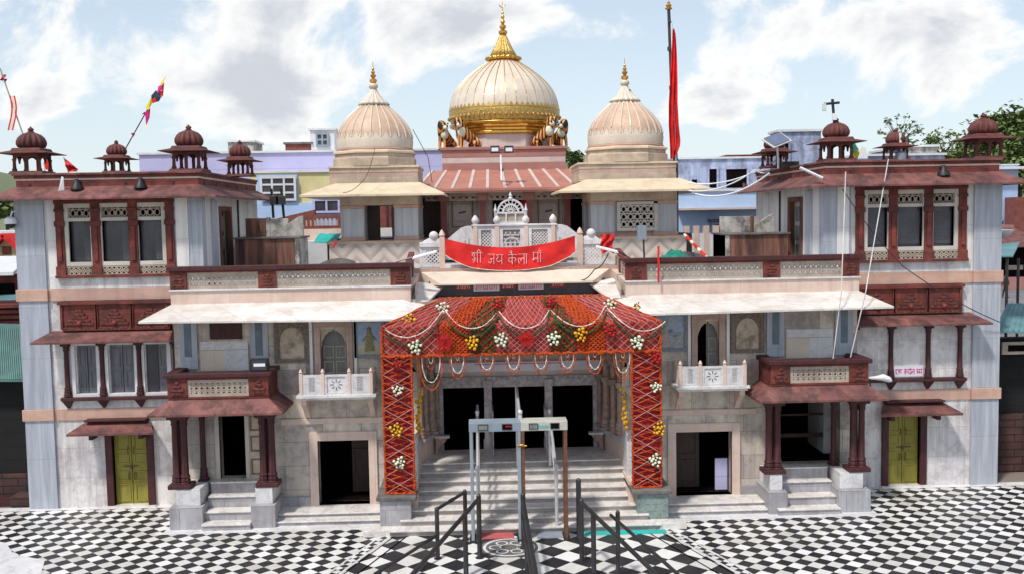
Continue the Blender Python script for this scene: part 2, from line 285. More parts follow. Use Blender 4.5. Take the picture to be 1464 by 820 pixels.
# ------------------------------------------------------------------ mesh helpers
class MB:
    def __init__(s): s.v=[]; s.f=[]; s.mi=[]; s.ms=[]; s.sm=[]; s.T=None
    def mid(s, m):
        if m not in s.ms: s.ms.append(m)
        return s.ms.index(m)
    def add(s, vs, fs, m, smooth=False):
        o = len(s.v)
        s.v += [s.T(*p) if s.T else tuple(p) for p in vs]
        k = s.mid(m)
        for f in fs: s.f.append(tuple(o+i for i in f)); s.mi.append(k); s.sm.append(smooth)
        return s
    def hexa(s, p, m):      # p: 8 points, bottom ring then top ring
        return s.add(p, [(3,2,1,0),(4,5,6,7),(0,1,5,4),(1,2,6,5),(2,3,7,6),(3,0,4,7)], m)
    def box(s, x0,x1,y0,y1,z0,z1, m):
        if x0>x1: x0,x1=x1,x0
        if y0>y1: y0,y1=y1,y0
        if z0>z1: z0,z1=z1,z0
        return s.hexa([(x0,y0,z0),(x1,y0,z0),(x1,y1,z0),(x0,y1,z0),(x0,y0,z1),(x1,y0,z1),(x1,y1,z1),(x0,y1,z1)], m)
    def frustum(s, a, za, b, zb, m):   # a,b = (x0,x1,y0,y1)
        r = lambda q, z: [(q[0],q[2],z),(q[1],q[2],z),(q[1],q[3],z),(q[0],q[3],z)]
        return s.hexa(r(a,za)+r(b,zb), m)
    def bar(s, a0,b0,a1,b1,w,y0,y1,m):   # a bar lying in an XZ plane
        dx, dz = a1-a0, b1-b0; l = math.hypot(dx,dz) or 1; nx, nz = -dz/l*w/2, dx/l*w/2
        r = lambda y: [(a0-nx,y,b0-nz),(a1-nx,y,b1-nz),(a1+nx,y,b1+nz),(a0+nx,y,b0+nz)]
        return s.hexa(r(y0)+r(y1), m)
    def poly(s, pts, y0, y1, m):         # extruded outline in XZ
        n = len(pts)
        vs = [(x,y0,z) for x,z in pts]+[(x,y1,z) for x,z in pts]
        fs = [tuple(range(n)), tuple(range(2*n-1,n-1,-1))]+[(i,i+n,(i+1)%n+n,(i+1)%n) for i in range(n)]
        return s.add(vs, fs, m)
    def polyz(s, pts, z0, z1, m):
        n = len(pts)
        vs = [(x,y,z0) for x,y in pts]+[(x,y,z1) for x,y in pts]
        fs = [tuple(range(n-1,-1,-1)), tuple(range(n,2*n))]+[(i,(i+1)%n,(i+1)%n+n,i+n) for i in range(n)]
        return s.add(vs, fs, m)
    def lathe(s, prof, cx, cy, m, n=24, flute=0, amp=.0, a0=0, smooth=True, fz=None):
        vs=[]; fs=[]
        for r, z in prof:
            for i in range(n):
                a = a0+2*math.pi*i/n
                k = 1+(amp*(abs(math.cos(flute*a/2))-.6) if flute and (fz is None or fz[0]<=z<=fz[1]) else 0)
                vs.append((cx+r*k*math.cos(a), cy+r*k*math.sin(a), z))
        for j in range(len(prof)-1):
            for i in range(n): q=(i+1)%n; fs.append((j*n+i, j*n+q, (j+1)*n+q, (j+1)*n+i))
        fs.append(tuple(range(n-1,-1,-1))); fs.append(tuple((len(prof)-1)*n+i for i in range(n)))
        return s.add(vs, fs, m, smooth)
    def tube(s, pts, r, m, n=6, bumpy=0):
        pts=[Vector(p) for p in pts]; vs=[]; fs=[]; k=len(pts)
        for j,p in enumerate(pts):
            t=(pts[min(j+1,k-1)]-pts[max(j-1,0)]).normalized() if k>1 else Vector((0,0,1))
            a=t.cross(Vector((0,0,1)) if abs(t.z)<.95 else Vector((1,0,0))).normalized(); b=t.cross(a)
            rr = (r[j] if isinstance(r,(list,tuple)) else r)*(1+(random.uniform(-bumpy,bumpy) if bumpy else 0))
            for i in range(n):
                q=2*math.pi*i/n+(j%2)*bumpy; e = rr*(1+(random.uniform(-bumpy,bumpy) if bumpy else 0))
                vs.append(tuple(p+a*(e*math.cos(q))+b*(e*math.sin(q))))
        for j in range(k-1):
            for i in range(n): q=(i+1)%n; fs.append((j*n+i,j*n+q,(j+1)*n+q,(j+1)*n+i))
        fs.append(tuple(range(n-1,-1,-1))); fs.append(tuple((k-1)*n+i for i in range(n)))
        return s.add(vs, fs, m, not bumpy)
    def ball(s, c, r, m, n=8, k=5, sq=1.0):
        prof=[(r*math.sin(math.pi*j/k)+1e-4, c[2]-r*sq*math.cos(math.pi*j/k)) for j in range(k+1)]
        return s.lathe(prof, c[0], c[1], m, n)
    def sheet(s, grid, m, th=.0, smooth=True):
        h=len(grid); w_=len(grid[0]); vs=[p for row in grid for p in row]; fs=[(j*w_+i,j*w_+i+1,(j+1)*w_+i+1,(j+1)*w_+i) for j in range(h-1) for i in range(w_-1)]
        s.add(vs, fs, m, smooth)
        if th: s.add([(x,y+th,z-th) for x,y,z in vs], [f[::-1] for f in fs], m, smooth)
        return s
    def build(s, name, parent=None, bev=0, origin=None, sharp=True):
        me = bpy.data.meshes.new(name); org = origin or (ORG.get(parent.name) if parent else None) or (0,0,0)
        me.from_pydata([(x-org[0],y-org[1],z-org[2]) for x,y,z in s.v], [], s.f)
        for m in s.ms: me.materials.append(M[m])
        me.polygons.foreach_set('material_index', s.mi); me.polygons.foreach_set('use_smooth', s.sm)
        bm = bmesh.new(); bm.from_mesh(me); bmesh.ops.recalc_face_normals(bm, faces=bm.faces); bm.to_mesh(me); bm.free()
        if any(s.sm) and sharp:
            try: me.set_sharp_from_angle(angle=R(40))
            except Exception: pass
        me.update(); o = bpy.data.objects.new(name, me); COL.objects.link(o)
        if parent: o.parent = parent
        elif origin: o.location = origin
        if origin and parent: o.location = Vector(origin)-Vector(ORG.get(parent.name,(0,0,0)))
        ORG[o.name] = org
        if bev:
            b = o.modifiers.new('bevel','BEVEL'); b.width = bev; b.segments = 2; b.limit_method='ANGLE'; b.angle_limit=R(50); b.harden_normals=False
        return o
ORG = {}
def tag(o, label=None, cat=None, group=None, kind=None):
    for k, v in (('label',label),('category',cat),('group',group),('kind',kind)):
        if v: o[k] = v
    return o
def empty(name, loc, label, cat, group=None):
    o = bpy.data.objects.new(name, None); COL.objects.link(o); o.location = loc; o.empty_display_size=.2
    ORG[o.name] = tuple(loc); return tag(o, label, cat, group)
def copy_tree(o, parent=None):
    c = o.copy(); COL.objects.link(c); c.parent = parent
    if parent: c.matrix_parent_inverse = o.matrix_parent_inverse.copy()
    for ch in [x for x in bpy.data.objects if x.parent == o]: copy_tree(ch, c)
    return c
def struct(o): o['kind']='structure'; return o

XC = .85
def X(s, u): return XC+s*u
def bx(mb, s, u0,u1,y0,y1,z0,z1,m): return mb.box(X(s,u0),X(s,u1),y0,y1,z0,z1,m)
def wall(mb, x0,x1,z0,z1,y,m, holes=(), depth=.35, rm=None):
    """front face at y with real openings (x0,x1,z0,z1) whose reveals go back by depth"""
    if x0>x1: x0,x1=x1,x0
    H=[(min(a,b),max(a,b),c,d) for a,b,c,d in holes]
    xs=sorted({x0,x1,*[h[0] for h in H],*[h[1] for h in H]}); zs=sorted({z0,z1,*[h[2] for h in H],*[h[3] for h in H]})
    for i in range(len(xs)-1):
        for j in range(len(zs)-1):
            cx,cz=(xs[i]+xs[i+1])/2,(zs[j]+zs[j+1])/2
            if any(h[0]<cx<h[1] and h[2]<cz<h[3] for h in H): continue
            mb.add([(xs[i],y,zs[j]),(xs[i+1],y,zs[j]),(xs[i+1],y,zs[j+1]),(xs[i],y,zs[j+1])],[(0,1,2,3)],m)
    for a,b,c,d in H:
        y2=y+depth; q=rm or m
        mb.add([(a,y,c),(a,y2,c),(a,y2,d),(a,y,d)],[(0,1,2,3)],q); mb.add([(b,y,c),(b,y2,c),(b,y2,d),(b,y,d)],[(0,1,2,3)],q)
        mb.add([(a,y,d),(a,y2,d),(b,y2,d),(b,y,d)],[(0,1,2,3)],q); mb.add([(a,y,c),(a,y2,c),(b,y2,c),(b,y,c)],[(0,1,2,3)],q)
def frame(mb, x0,x1,z0,z1,y0,y1,w_,m, bottom=True):
    if x0>x1: x0,x1=x1,x0
    mb.box(x0,x0+w_,y0,y1,z0,z1,m); mb.box(x1-w_,x1,y0,y1,z0,z1,m); mb.box(x0+w_,x1-w_,y0,y1,z1-w_,z1,m)
    if bottom: mb.box(x0+w_,x1-w_,y0,y1,z0,z0+w_,m)
def jali(mb, x0,x1,z0,z1,y0,y1,cell,m, kind='x', bw=.022, fr=.045):
    if x0>x1: x0,x1=x1,x0
    frame(mb,x0,x1,z0,z1,y0,y1,fr,m); x0+=fr;x1-=fr;z0+=fr;z1-=fr
    nx=max(1,round((x1-x0)/cell)); nz=max(1,round((z1-z0)/cell)); dx=(x1-x0)/nx; dz=(z1-z0)/nz; a=y0+.004; b=y1-.004
    for i in range(nx):
        for j in range(nz):
            X0=x0+i*dx; Z0=z0+j*dz; c=.0006*((i+j)%3)
            if kind=='x':
                mb.bar(X0,Z0,X0+dx,Z0+dz,bw,a+c,b-c,m); mb.bar(X0,Z0+dz,X0+dx,Z0,bw,a+.002+c,b-.002-c,m)
            elif kind=='arch':
                q=[(X0+dx*.5+dx*.36*math.cos(t),Z0+dz*.42+dz*.36*math.sin(t)) for t in [k*math.pi/4 for k in range(8)]]
                for k in range(8): mb.bar(*q[k],*q[(k+1)%8],bw*.9,a+c,b-c,m)
                mb.bar(X0,Z0+dz*.85,X0+dx,Z0+dz*.85,bw,a+.003,b-.003,m); mb.bar(X0+dx/2,Z0+dz*.78,X0+dx/2,Z0+dz,bw,a+.005,b-.005,m)
                mb.bar(X0,Z0,X0,Z0+dz*.6,bw,a+.005,b-.005,m)
            elif kind=='dia':
                mb.bar(X0+dx/2,Z0,X0+dx,Z0+dz/2,bw,a+c,b-c,m); mb.bar(X0+dx,Z0+dz/2,X0+dx/2,Z0+dz,bw,a+c,b-c,m)
                mb.bar(X0+dx/2,Z0+dz,X0,Z0+dz/2,bw,a+.002,b-.002,m); mb.bar(X0,Z0+dz/2,X0+dx/2,Z0,bw,a+.002,b-.002,m)
                mb.bar(X0+dx*.3,Z0+dz*.5,X0+dx*.7,Z0+dz*.5,bw*1.6,a+.006,b-.006,m)
    return mb
def arch_curve(t, kind='cusp'):     # t in -1..1 -> height 0..1
    if kind=='round': return math.sqrt(max(0,1-t*t))
    a=abs(t)
    h=(1-a**2.2)**.62 if a<1 else 0
    if kind=='cusp': h-= .05*abs(math.sin(a*math.pi*3.2))*(1-a*.3)
    if a<.12: h+=.08*(1-a/.12)
    return max(0,h)
def arch_panel(mb, x0,x1,zs,za,zt,y0,y1,m,kind='cusp',n=18):
    """spandrel over an arch opening springing at zs, apex za, flat top zt"""
    if x0>x1: x0,x1=x1,x0
    for i in range(n):
        t0=-1+2*i/n; t1=-1+2*(i+1)/n; X0=x0+(t0+1)/2*(x1-x0); X1=x0+(t1+1)/2*(x1-x0)
        h0=zs+(za-zs)*arch_curve(t0,kind); h1=zs+(za-zs)*arch_curve(t1,kind)
        mb.hexa([(X0,y0,h0),(X1,y0,h1),(X1,y1,h1),(X0,y1,h0),(X0,y0,zt),(X1,y0,zt),(X1,y1,zt),(X0,y1,zt)],m)
def sloped(mb, tip, top, ytip, ytop, ztip, ztop, th, m):
    """sloping slab: tip=(x0,x1) at ytip/ztip, top=(x0,x1) at ytop/ztop"""
    mb.hexa([(tip[0],ytip,ztip-th),(tip[1],ytip,ztip-th),(top[1],ytop,ztop-th),(top[0],ytop,ztop-th),
             (tip[0],ytip,ztip),(tip[1],ytip,ztip),(top[1],ytop,ztop),(top[0],ytop,ztop)],m)
def rot90(cx, cy, s):   # local (a,b,c) -> a runs along +y, b runs along s*x
    return lambda a,b,c: (cx+s*b, cy+a, c)
def pillar_profile(r, z0, z1):
    h=z1-z0
    return [(r*1.45,z0),(r*1.45,z0+.05*h),(r*1.2,z0+.06*h),(r*1.35,z0+.09*h),(r*1.1,z0+.12*h),(r*1.3,z0+.14*h),(r*.98,z0+.18*h),(r*.9,z0+.5*h),(r*.86,z0+.84*h),(r*1.1,z0+.87*h),(r*.95,z0+.9*h),(r*1.35,z0+.95*h),(r*1.5,z1)]

# ------------------------------------------------------------------ ground
YW, YM, YP = 24.2, 23.2, 22.2
g=MB(); g.add([(-600,-60,-.02),(600,-60,-.02),(600,900,-.02),(-600,900,-.02)],[(0,1,2,3)],'earth'); struct(g.build('ground'))
def flat(name, pts, z, m):
    b=MB(); b.add([(x,y,z) for x,y in pts],[tuple(range(len(pts)))],m); return struct(b.build(name))
flat('courtyard_paving',[(-30,6),(32,6),(32,24.15),(-30,24.15)],0.0,'tiles_court')
WK=[(XC-3.25,21.35),(XC+3.25,21.35),(XC+4.6,17.6),(XC+5.6,14),(XC+5.6,6),(XC-5.6,6),(XC-5.6,14),(XC-4.6,17.6)]
flat('walkway',WK,.004,'tiles_walk')
for s in (-1,1):
    for k,(o0,o1,z,m) in enumerate([(0,.30,.008,'marble_white'),(.06,.24,.012,'tiles_border'),(.34,.37,.008,'black_void'),(.62,.66,.008,'black_void')]):
        pts=[(X(s,3.25-o0),21.35),(X(s,4.6-o0),17.6),(X(s,5.6-o0),14),(X(s,5.6-o0),6),(X(s,5.6-o1),6),(X(s,5.6-o1),14),(X(s,4.6-o1),17.6),(X(s,3.25-o1),21.35)]
        flat('walkway_border',pts,z,m)
    # pale margin along the foot of the buildings
    flat('paving_margin',[(X(s,3.2),22.02),(X(s,8.2),22.0),(X(s,8.2),23.98),(X(s,30),23.98),(X(s,30),24.3),(X(s,8.0),24.3),(X(s,3.2),23.3)],.005,'marble_white')
    flat('paving_margin',[(X(s,3.2),21.86),(X(s,8.35),21.86),(X(s,8.35),22.01),(X(s,3.2),22.01)],.005,'marble_white')
flat('plain_paving_patch',[tuple(atg(-30,830))[:2],tuple(atg(58,822))[:2],tuple(atg(64,800))[:2],tuple(atg(20,792))[:2],tuple(atg(8,775))[:2],tuple(atg(-30,770))[:2]],.004,'marble_white')
# rosette inlaid in the walkway
b=MB(); c=atg(728,782)
def ring(mb,cx,cy,r0,r1,z,m,n=40):
    mb.add([(cx+r*math.cos(2*math.pi*i/n),cy+r*math.sin(2*math.pi*i/n),z) for r in (r0,r1) for i in range(n)],[(i,(i+1)%n,(i+1)%n+n,i+n) for i in range(n)],m)
b.add([(c.x+.62*math.cos(2*math.pi*i/40),c.y+.62*math.sin(2*math.pi*i/40),.008) for i in range(40)],[tuple(range(40))],'old_grey')
ring(b,c.x,c.y,.50,.56,.012,'marble_white'); ring(b,c.x,c.y,.18,.21,.012,'marble_white')
for k in range(6):
    a=k*math.pi/3; ring(b,c.x+.3*math.cos(a),c.y+.3*math.sin(a),.10,.135,.012+.0005*k,'marble_white',16)
struct(b.build('walkway_rosette'))

# ------------------------------------------------------------------ side wings
def column(parent, x, y, z0, z1, r, m='dark_red', flute=8, name='column', n=24):
    b=MB(); b.lathe(pillar_profile(r,z0,z1),x,y,m,n,flute,.14)
    b.box(x-r*1.6,x+r*1.6,y-r*1.6,y+r*1.6,z0-.03,z0+.02,m); b.box(x-r*1.7,x+r*1.7,y-r*1.7,y+r*1.7,z1-.01,z1+.05,m)
    return b.build(name,parent)
def wing(s):
    side='left' if s<0 else 'right'
    lab={-1:'pale marble wing at the left end, grey shuttered windows over its yellow door',1:'pale marble wing at the right end, blank panels over its yellow door'}[s]
    t=empty('temple_wing',(X(s,9.9),YW,0),lab,'building','end wings of the temple')
    pu=[(10.88,10.36),(10.08,9.44),(9.2,8.64)] if s<0 else [(9.27,8.77),(10.16,9.53),(10.96,10.43)]
    d0,d1=(9.24,10.08) if s<0 else (9.35,10.16)
    holes=[(X(s,a),X(s,b_),6.08,7.40) for a,b_ in pu]+[(X(s,d0),X(s,d1),0.0,1.9)]
    if s<0: holes+=[(X(s,a-.03),X(s,b_+.03),2.83,4.08) for a,b_ in pu]
    b=MB()
    wall(b,X(s,7.7),X(s,12.1),-.1,2.22,YW,'marble_wall',[h for h in holes if h[3]<2.2],.3)
    wall(b,X(s,7.7),X(s,12.1),2.22,5.3,YW,'marble_wall',[h for h in holes if 2.2<h[3]<5],.22)
    wall(b,X(s,7.7),X(s,12.1),5.3,7.9,YW,'marble_upper',[h for h in holes if h[3]>5],.2)
    xo=X(s,12.1); b.add([(xo,YW,-.1),(xo,30.3,-.1),(xo,30.3,7.9),(xo,YW,7.9)],[(0,1,2,3)],'marble_blue')
    b.add([(X(s,7.7),30.3,-.1),(xo,30.3,-.1),(xo,30.3,7.9),(X(s,7.7),30.3,7.9)],[(0,1,2,3)],'marble_upper')
    # inner side wall with a narrow doorway
    xi=X(s,7.7); b2=MB(); b2.T=rot90(xi,YW,s)
    wall(b2,0,6.1,-.1,7.9,0,'marble_upper',[(1.75,2.75,5.55,7.3)],.3)
    b.v+=b2.v and []; o=len(b.v)
    b.v+=b2.v; 
    for f,k,q in zip(b2.f,b2.mi,b2.sm): b.f.append(tuple(o+i for i in f)); b.mi.append(b.mid(b2.ms[k])); b.sm.append(q)
    b.build('wall',t)
    d=MB(); d.T=rot90(xi,YW,s)
    d.box(1.75,2.75,.16,.2,5.5,7.3,'cream_frame' if s>0 else 'wood_dark'); frame(d,1.66,2.84,5.45,7.4,-.05,.12,.12,'tank_brown',False)
    for k in range(3): d.box(1.95,2.3,.13,.155,5.7+k*.52,6.1+k*.52,'panel_grey'); d.box(2.38,2.68,.13,.155,5.7+k*.52,6.1+k*.52,'panel_grey')
    sd=d.build('side_door',t)
    p=MB(); p.T=rot90(xi,YW,s); p.box(.9,1.35,-.05,.02,5.4,7.55,'marble_blue'); p.build('side_pilaster',t); p=MB(); p.T=rot90(xi,YW,s); p.box(3.6,3.66,-.04,.03,5.4,7.6,'cable_dark'); p.build('drain_pipe',t); p=MB(); p.T=rot90(xi,YW,s); p.box(4.7,5.1,-.05,.02,5.4,7.55,'marble_upper'); p.build('side_pilaster',t)
    # corner pilasters
    b=MB(); bx(b,s,11.46,12.16,YW-.06,YW+.4,-.05,7.62,'marble_blue'); b.build('corner_pilaster',t,.008)
    b=MB(); bx(b,s,7.66,8.36,YW-.03,YW+.3,5.46,7.62,'marble_blue'); bx(b,s,8.0,8.3,YW-.05,YW+.3,5.5,7.6,'marble_upper'); b.build('inner_pilaster',t,.006)
    for z0,z1 in ((2.2,2.48),(5.15,5.44)):
        b=MB(); bx(b,s,7.68,11.44,YW-.035,YW+.1,z0,z1,'pink_stone'); bx(b,s,11.44,12.2,YW-.1,YW+.5,z0+.01,z1+.01,'pink_stone'); b.build('string_course',t,.006)
    b=MB(); bx(b,s,8.4,11.4,YW-.025,YW+.05,5.45,5.74,'marble_wall'); b.build('sill_band',t)
    # ---- top storey windows
    for (a,c) in pu:
        a,c=sorted((a,c)); w_=MB(); frame(w_,X(s,a-.1),X(s,c+.1),5.98,7.5,YW-.05,YW+.14,.1,'cream_frame'); bx(w_,s,a-.0,c+.0,YW-.045,YW+.13,7.07,7.15,'cream_frame')
        wo_=w_.build('window',t,.006)
        gl=MB(); bx(gl,s,a,c,YW+.10,YW+.12,6.08,7.07,'glass_dark'); bx(gl,s,a,c,YW+.16,YW+.17,7.1,7.4,'black_void'); gl.build('glass',wo_)
        if s<0:
            cu=MB(); bx(cu,s,a+.02,a+.2,YW+.085,YW+.097,6.1,7.05,'mesh_net'); cu.build('curtain',wo_)
        else:
            cu=MB(); bx(cu,s,a+.04,c-.04,YW+.085,YW+.097,6.15,6.95,'mesh_net'); cu.build('net_curtain',wo_)
        j=MB(); jali(j,X(s,a),X(s,c),7.15,7.41,YW+.0,YW+.05,.16,'cream_jali','arch',.022,.02); j.build('transom_lattice',wo_)
        j=MB(); bx(j,s,a-.08,c+.08,YW-.02,YW+.0,5.77,5.97,'black_void'); jali(j,X(s,a-.1),X(s,c+.1),5.76,5.97,YW-.07,YW-.025,.11,'cream_jali','dia',.026,.025); j.build('apron_lattice',wo_)
    us=sorted([q for ab in pu for q in ab]); cs=[us[0]-.2,(us[1]+us[2])/2,(us[3]+us[4])/2,us[5]+.2]
    for k,u in enumerate(cs):
        b=MB(); ww=.1 if k in(0,3) else .11
        bx(b,s,u-ww,u+ww,YW-.09,YW+.02,5.74,7.6,'red_stone'); bx(b,s,u-ww-.02,u+ww+.02,YW-.12,YW,5.74,5.98,'red_stone'); bx(b,s,u-ww*.5,u+ww*.5,YW-.13,YW,6.1,6.95,'red_stone'); bx(b,s,u-ww-.02,u+ww+.02,YW-.12,YW,6.95,7.08,'red_stone'); bx(b,s,u-ww-.015,u+ww+.015,YW-.115,YW,7.3,7.38,'red_stone')
        b.build('window_column',t,.012)
    b=MB(); bx(b,s,cs[0]-.12,cs[3]+.12,YW-.10,YW,7.5,7.62,'red_stone'); b.build('window_head',t,.01); b=MB(); bx(b,s,cs[0]-.14,cs[3]+.14,YW-.13,YW,5.70,5.77,'red_stone'); b.build('window_surround',t,.01)
    # ---- middle storey
    b=MB(); bx(b,s,8.5,11.12,YW-.1,YW+.02,4.42,5.14,'red_stone'); bx(b,s,8.42,11.2,YW-.17,YW,5.06,5.14,'red_stone')
    for uc in (9.0,9.85,10.7):
        for k,(hw,z) in enumerate(((.34,4.56),(.27,4.64),(.2,4.72),(.13,4.8),(.07,4.88))): bx(b,s,uc-hw,uc+hw,YW-.125-.002*k,YW-.1,z-.01,z+.06,'carved')
        b.ball((X(s,uc),YW-.12,4.6),.07,'red_stone')
        for q in (-.42,.42): bx(b,s,uc+q-.03,uc+q+.03,YW-.14,YW,4.46,5.05,'red_stone')
    bx(b,s,8.5,11.12,YW-.13,YW,4.42,4.5,'carved'); b.build('carved_frieze',t,.008)
    b=MB(); sloped(b,(X(s,8.05),X(s,11.72)),(X(s,8.3),X(s,11.4)),YW-.55,YW,4.2,4.42,.05,'red_roof'); bx(b,s,8.3,11.4,YW-.25,YW,4.16,4.2,'dark_red'); b.build('window_eave',t,.006)
    for k,(a,c) in enumerate(pu):
        a,c=sorted((a,c))
        if s<0:
            w_=MB(); frame(w_,X(s,a-.09),X(s,c+.09),2.76,4.14,YW-.05,YW+.1,.09,'white_frame'); wo_=w_.build('window',t,.006)
            sh=MB(); mid=(a+c)/2
            for (p0,p1) in ((a,mid-.01),(mid+.01,c)):
                bx(sh,s,p0,p1,YW+.08,YW+.11,2.85,4.05,'shutter')
                for z0,z1 in ((2.95,3.4),(3.5,3.95)): frame(sh,X(s,p0+.05),X(s,p1-.05),z0,z1,YW+.06,YW+.08,.03,'shutter')
            if k==2: bx(sh,s,mid-.02,c,YW+.05,YW+.059,2.85,4.05,'glass_dark')
            sh.build('shutter',wo_)
    cs2=[cs[0],cs[1],cs[2],cs[3]] if s<0 else [8.45,9.38,10.33,11.14]
    if s<0: cs2=[u for u in cs2]
    for u in cs2:
        cb_=MB(); cb_.lathe(pillar_profile(.065,2.8,4.12),X(s,u),YW-.06,'dark_red',16,8,.12); bx(cb_,s,u-.1,u+.1,YW-.16,YW,4.05,4.16,'dark_red')
        cb_.frustum((X(s,u)-.02,X(s,u)+.02,YW-.06,YW),2.5,(X(s,u)-.12,X(s,u)+.12,YW-.16,YW),2.7,'dark_red'); cb_.build('slender_column',t)
    b=MB(); bx(b,s,cs2[0]-.15,cs2[3]+.15,YW-.17,YW,2.7,2.78,'dark_red'); b.build('window_ledge',t,.01)
    if s>0:
        b=MB(); bx(b,s,8.5,11.1,YW-.02,YW,2.79,4.1,'marble_wall'); b.build('blank_panel',t)
    # ---- door
    b=MB(); xm=(d0+d1)/2
    for (p0,p1) in ((d0,xm-.008),(xm+.008,d1)):
        bx(b,s,p0,p1,YW+.1,YW+.15,0,1.9,'yellow_door')
        for z0,z1 in ((.1,.55),(.62,.88),(1.05,1.3),(1.38,1.82)): frame(b,X(s,p0+.05),X(s,p1-.05),z0,z1,YW+.08,YW+.1,.035,'yellow_door')
    dd=b.build('yellow_door',t,.004)
    for z in (.75,1.4):
        for q in (-.07,.07): h=MB(); h.tube([(X(s,xm+q),YW+.07,z-.09),(X(s,xm+q),YW+.03,z-.05),(X(s,xm+q),YW+.03,z+.05),(X(s,xm+q),YW+.07,z+.09)],.012,'rust'); h.build('handle',dd)
    h=MB()
    h.tube([(X(s,xm-.16),YW+.05,1.0),(X(s,xm+.2),YW+.05,1.0)],.014,'rust'); bx(h,s,xm-.02,xm+.03,YW+.03,YW+.06,.93,1.03,'rust'); h.build('door_bolt',dd)
    b=MB(); bx(b,s,d0-.17,d0,YW-.07,YW+.2,-.02,1.92,'dark_red'); bx(b,s,d1,d1+.17,YW-.07,YW+.2,-.02,1.92,'dark_red'); bx(b,s,d0-.17,d1+.17,YW-.07,YW+.12,1.9,2.0,'dark_red'); bx(b,s,d0-.2,d1+.2,YW-.16,YW+.2,-.02,.04,'marble_step'); b.build('door_frame',t,.01)
    e0,e1=(8.85,10.94) if s<0 else (8.9,10.97)
    b=MB(); sloped(b,(X(s,e0),X(s,e1)),(X(s,e0+.32),X(s,e1-.32)),YW-.62,YW,1.98,2.2,.06,'red_roof'); bx(b,s,e0+.3,e1-.3,YW-.3,YW,2.2,2.24,'dark_red')
    for q in (e0+.45,e1-.45): b.poly([(X(s,q)-.05,1.75),(X(s,q)+.05,1.75),(X(s,q)+.05,1.97),(X(s,q)-.05,1.97)],YW-.3,YW,'dark_red')
    b.build('door_eave',t,.006)
    # ---- eaves, parapet
    ya,yb=YW-.7,YW
    b=MB(); zt,zw,th=7.63,7.92,.05
    def q8(P,Q):  # P two tip points, Q two wall points
        b.hexa([(P[0][0],P[0][1],zt-th),(P[1][0],P[1][1],zt-th),(Q[1][0],Q[1][1],zw-th),(Q[0][0],Q[0][1],zw-th),(P[0][0],P[0][1],zt),(P[1][0],P[1][1],zt),(Q[1][0],Q[1][1],zw),(Q[0][0],Q[0][1],zw)],'red_roof')
    q8([(X(s,7.3),ya),(X(s,12.62),ya)],[(X(s,7.62),yb),(X(s,12.16),yb)]) if False else None
    A=[(X(s,7.15),YW-.62),(X(s,12.6),YW-.62),(X(s,12.6),30.5),(X(s,7.15),30.5)]; B=[(X(s,7.68),YW),(X(s,12.14),YW),(X(s,12.14),30.3),(X(s,7.68),30.3)]
    for i in (0,1,3): q8([A[i],A[(i+1)%4]],[B[i],B[(i+1)%4]])
    b.build('roof_eave',t,.006)
    b=MB(); u0,u1=7.72,12.1
    b.box(X(s,u0),X(s,u1),YW+.0,YW+.22,7.8,8.07,'red_stone'); b.box(X(s,u0)-s*0,X(s,u0)+s*.22,YW+.22,30.3,7.8,8.07,'red_stone'); b.box(X(s,u1)-s*.22,X(s,u1),YW+.22,30.3,7.8,8.07,'red_stone')
    P_=MB()
    for mat_,o,z0,z1 in (('pale_pink',.012,8.07,8.12),('red_stone',.035,8.12,8.19),('red_roof',.07,8.19,8.245)):
        b.box(X(s,u0-o),X(s,u1+o),YW-o,YW+.24,z0,z1,mat_); b.box(X(s,u0-o),X(s,u0+.24),YW+.24,30.3,z0,z1,mat_); b.box(X(s,u1-.24),X(s,u1+o),YW+.24,30.3,z0,z1,mat_)
    b.build('parapet',t,.008)
    b=MB()
    for k in range(4):
        u=8.3+k*1.15; bx(b,s,u,u+.06,YW-.015,YW,7.84,8.01,'dark_red')
    for k in range(5): b.box(X(s,u0)-s*.02,X(s,u0),YW+.5+k*1.1,YW+.58+k*1.1,7.84,8.01,'dark_red')
    b.build('parapet_rib',t)
    b=MB(); b.box(X(s,7.9),X(s,11.9),YW+.2,30.2,7.82,7.9,'old_grey'); b.build('flat_roof',t)
    return t
wl=wing(-1); wr=wing(1)

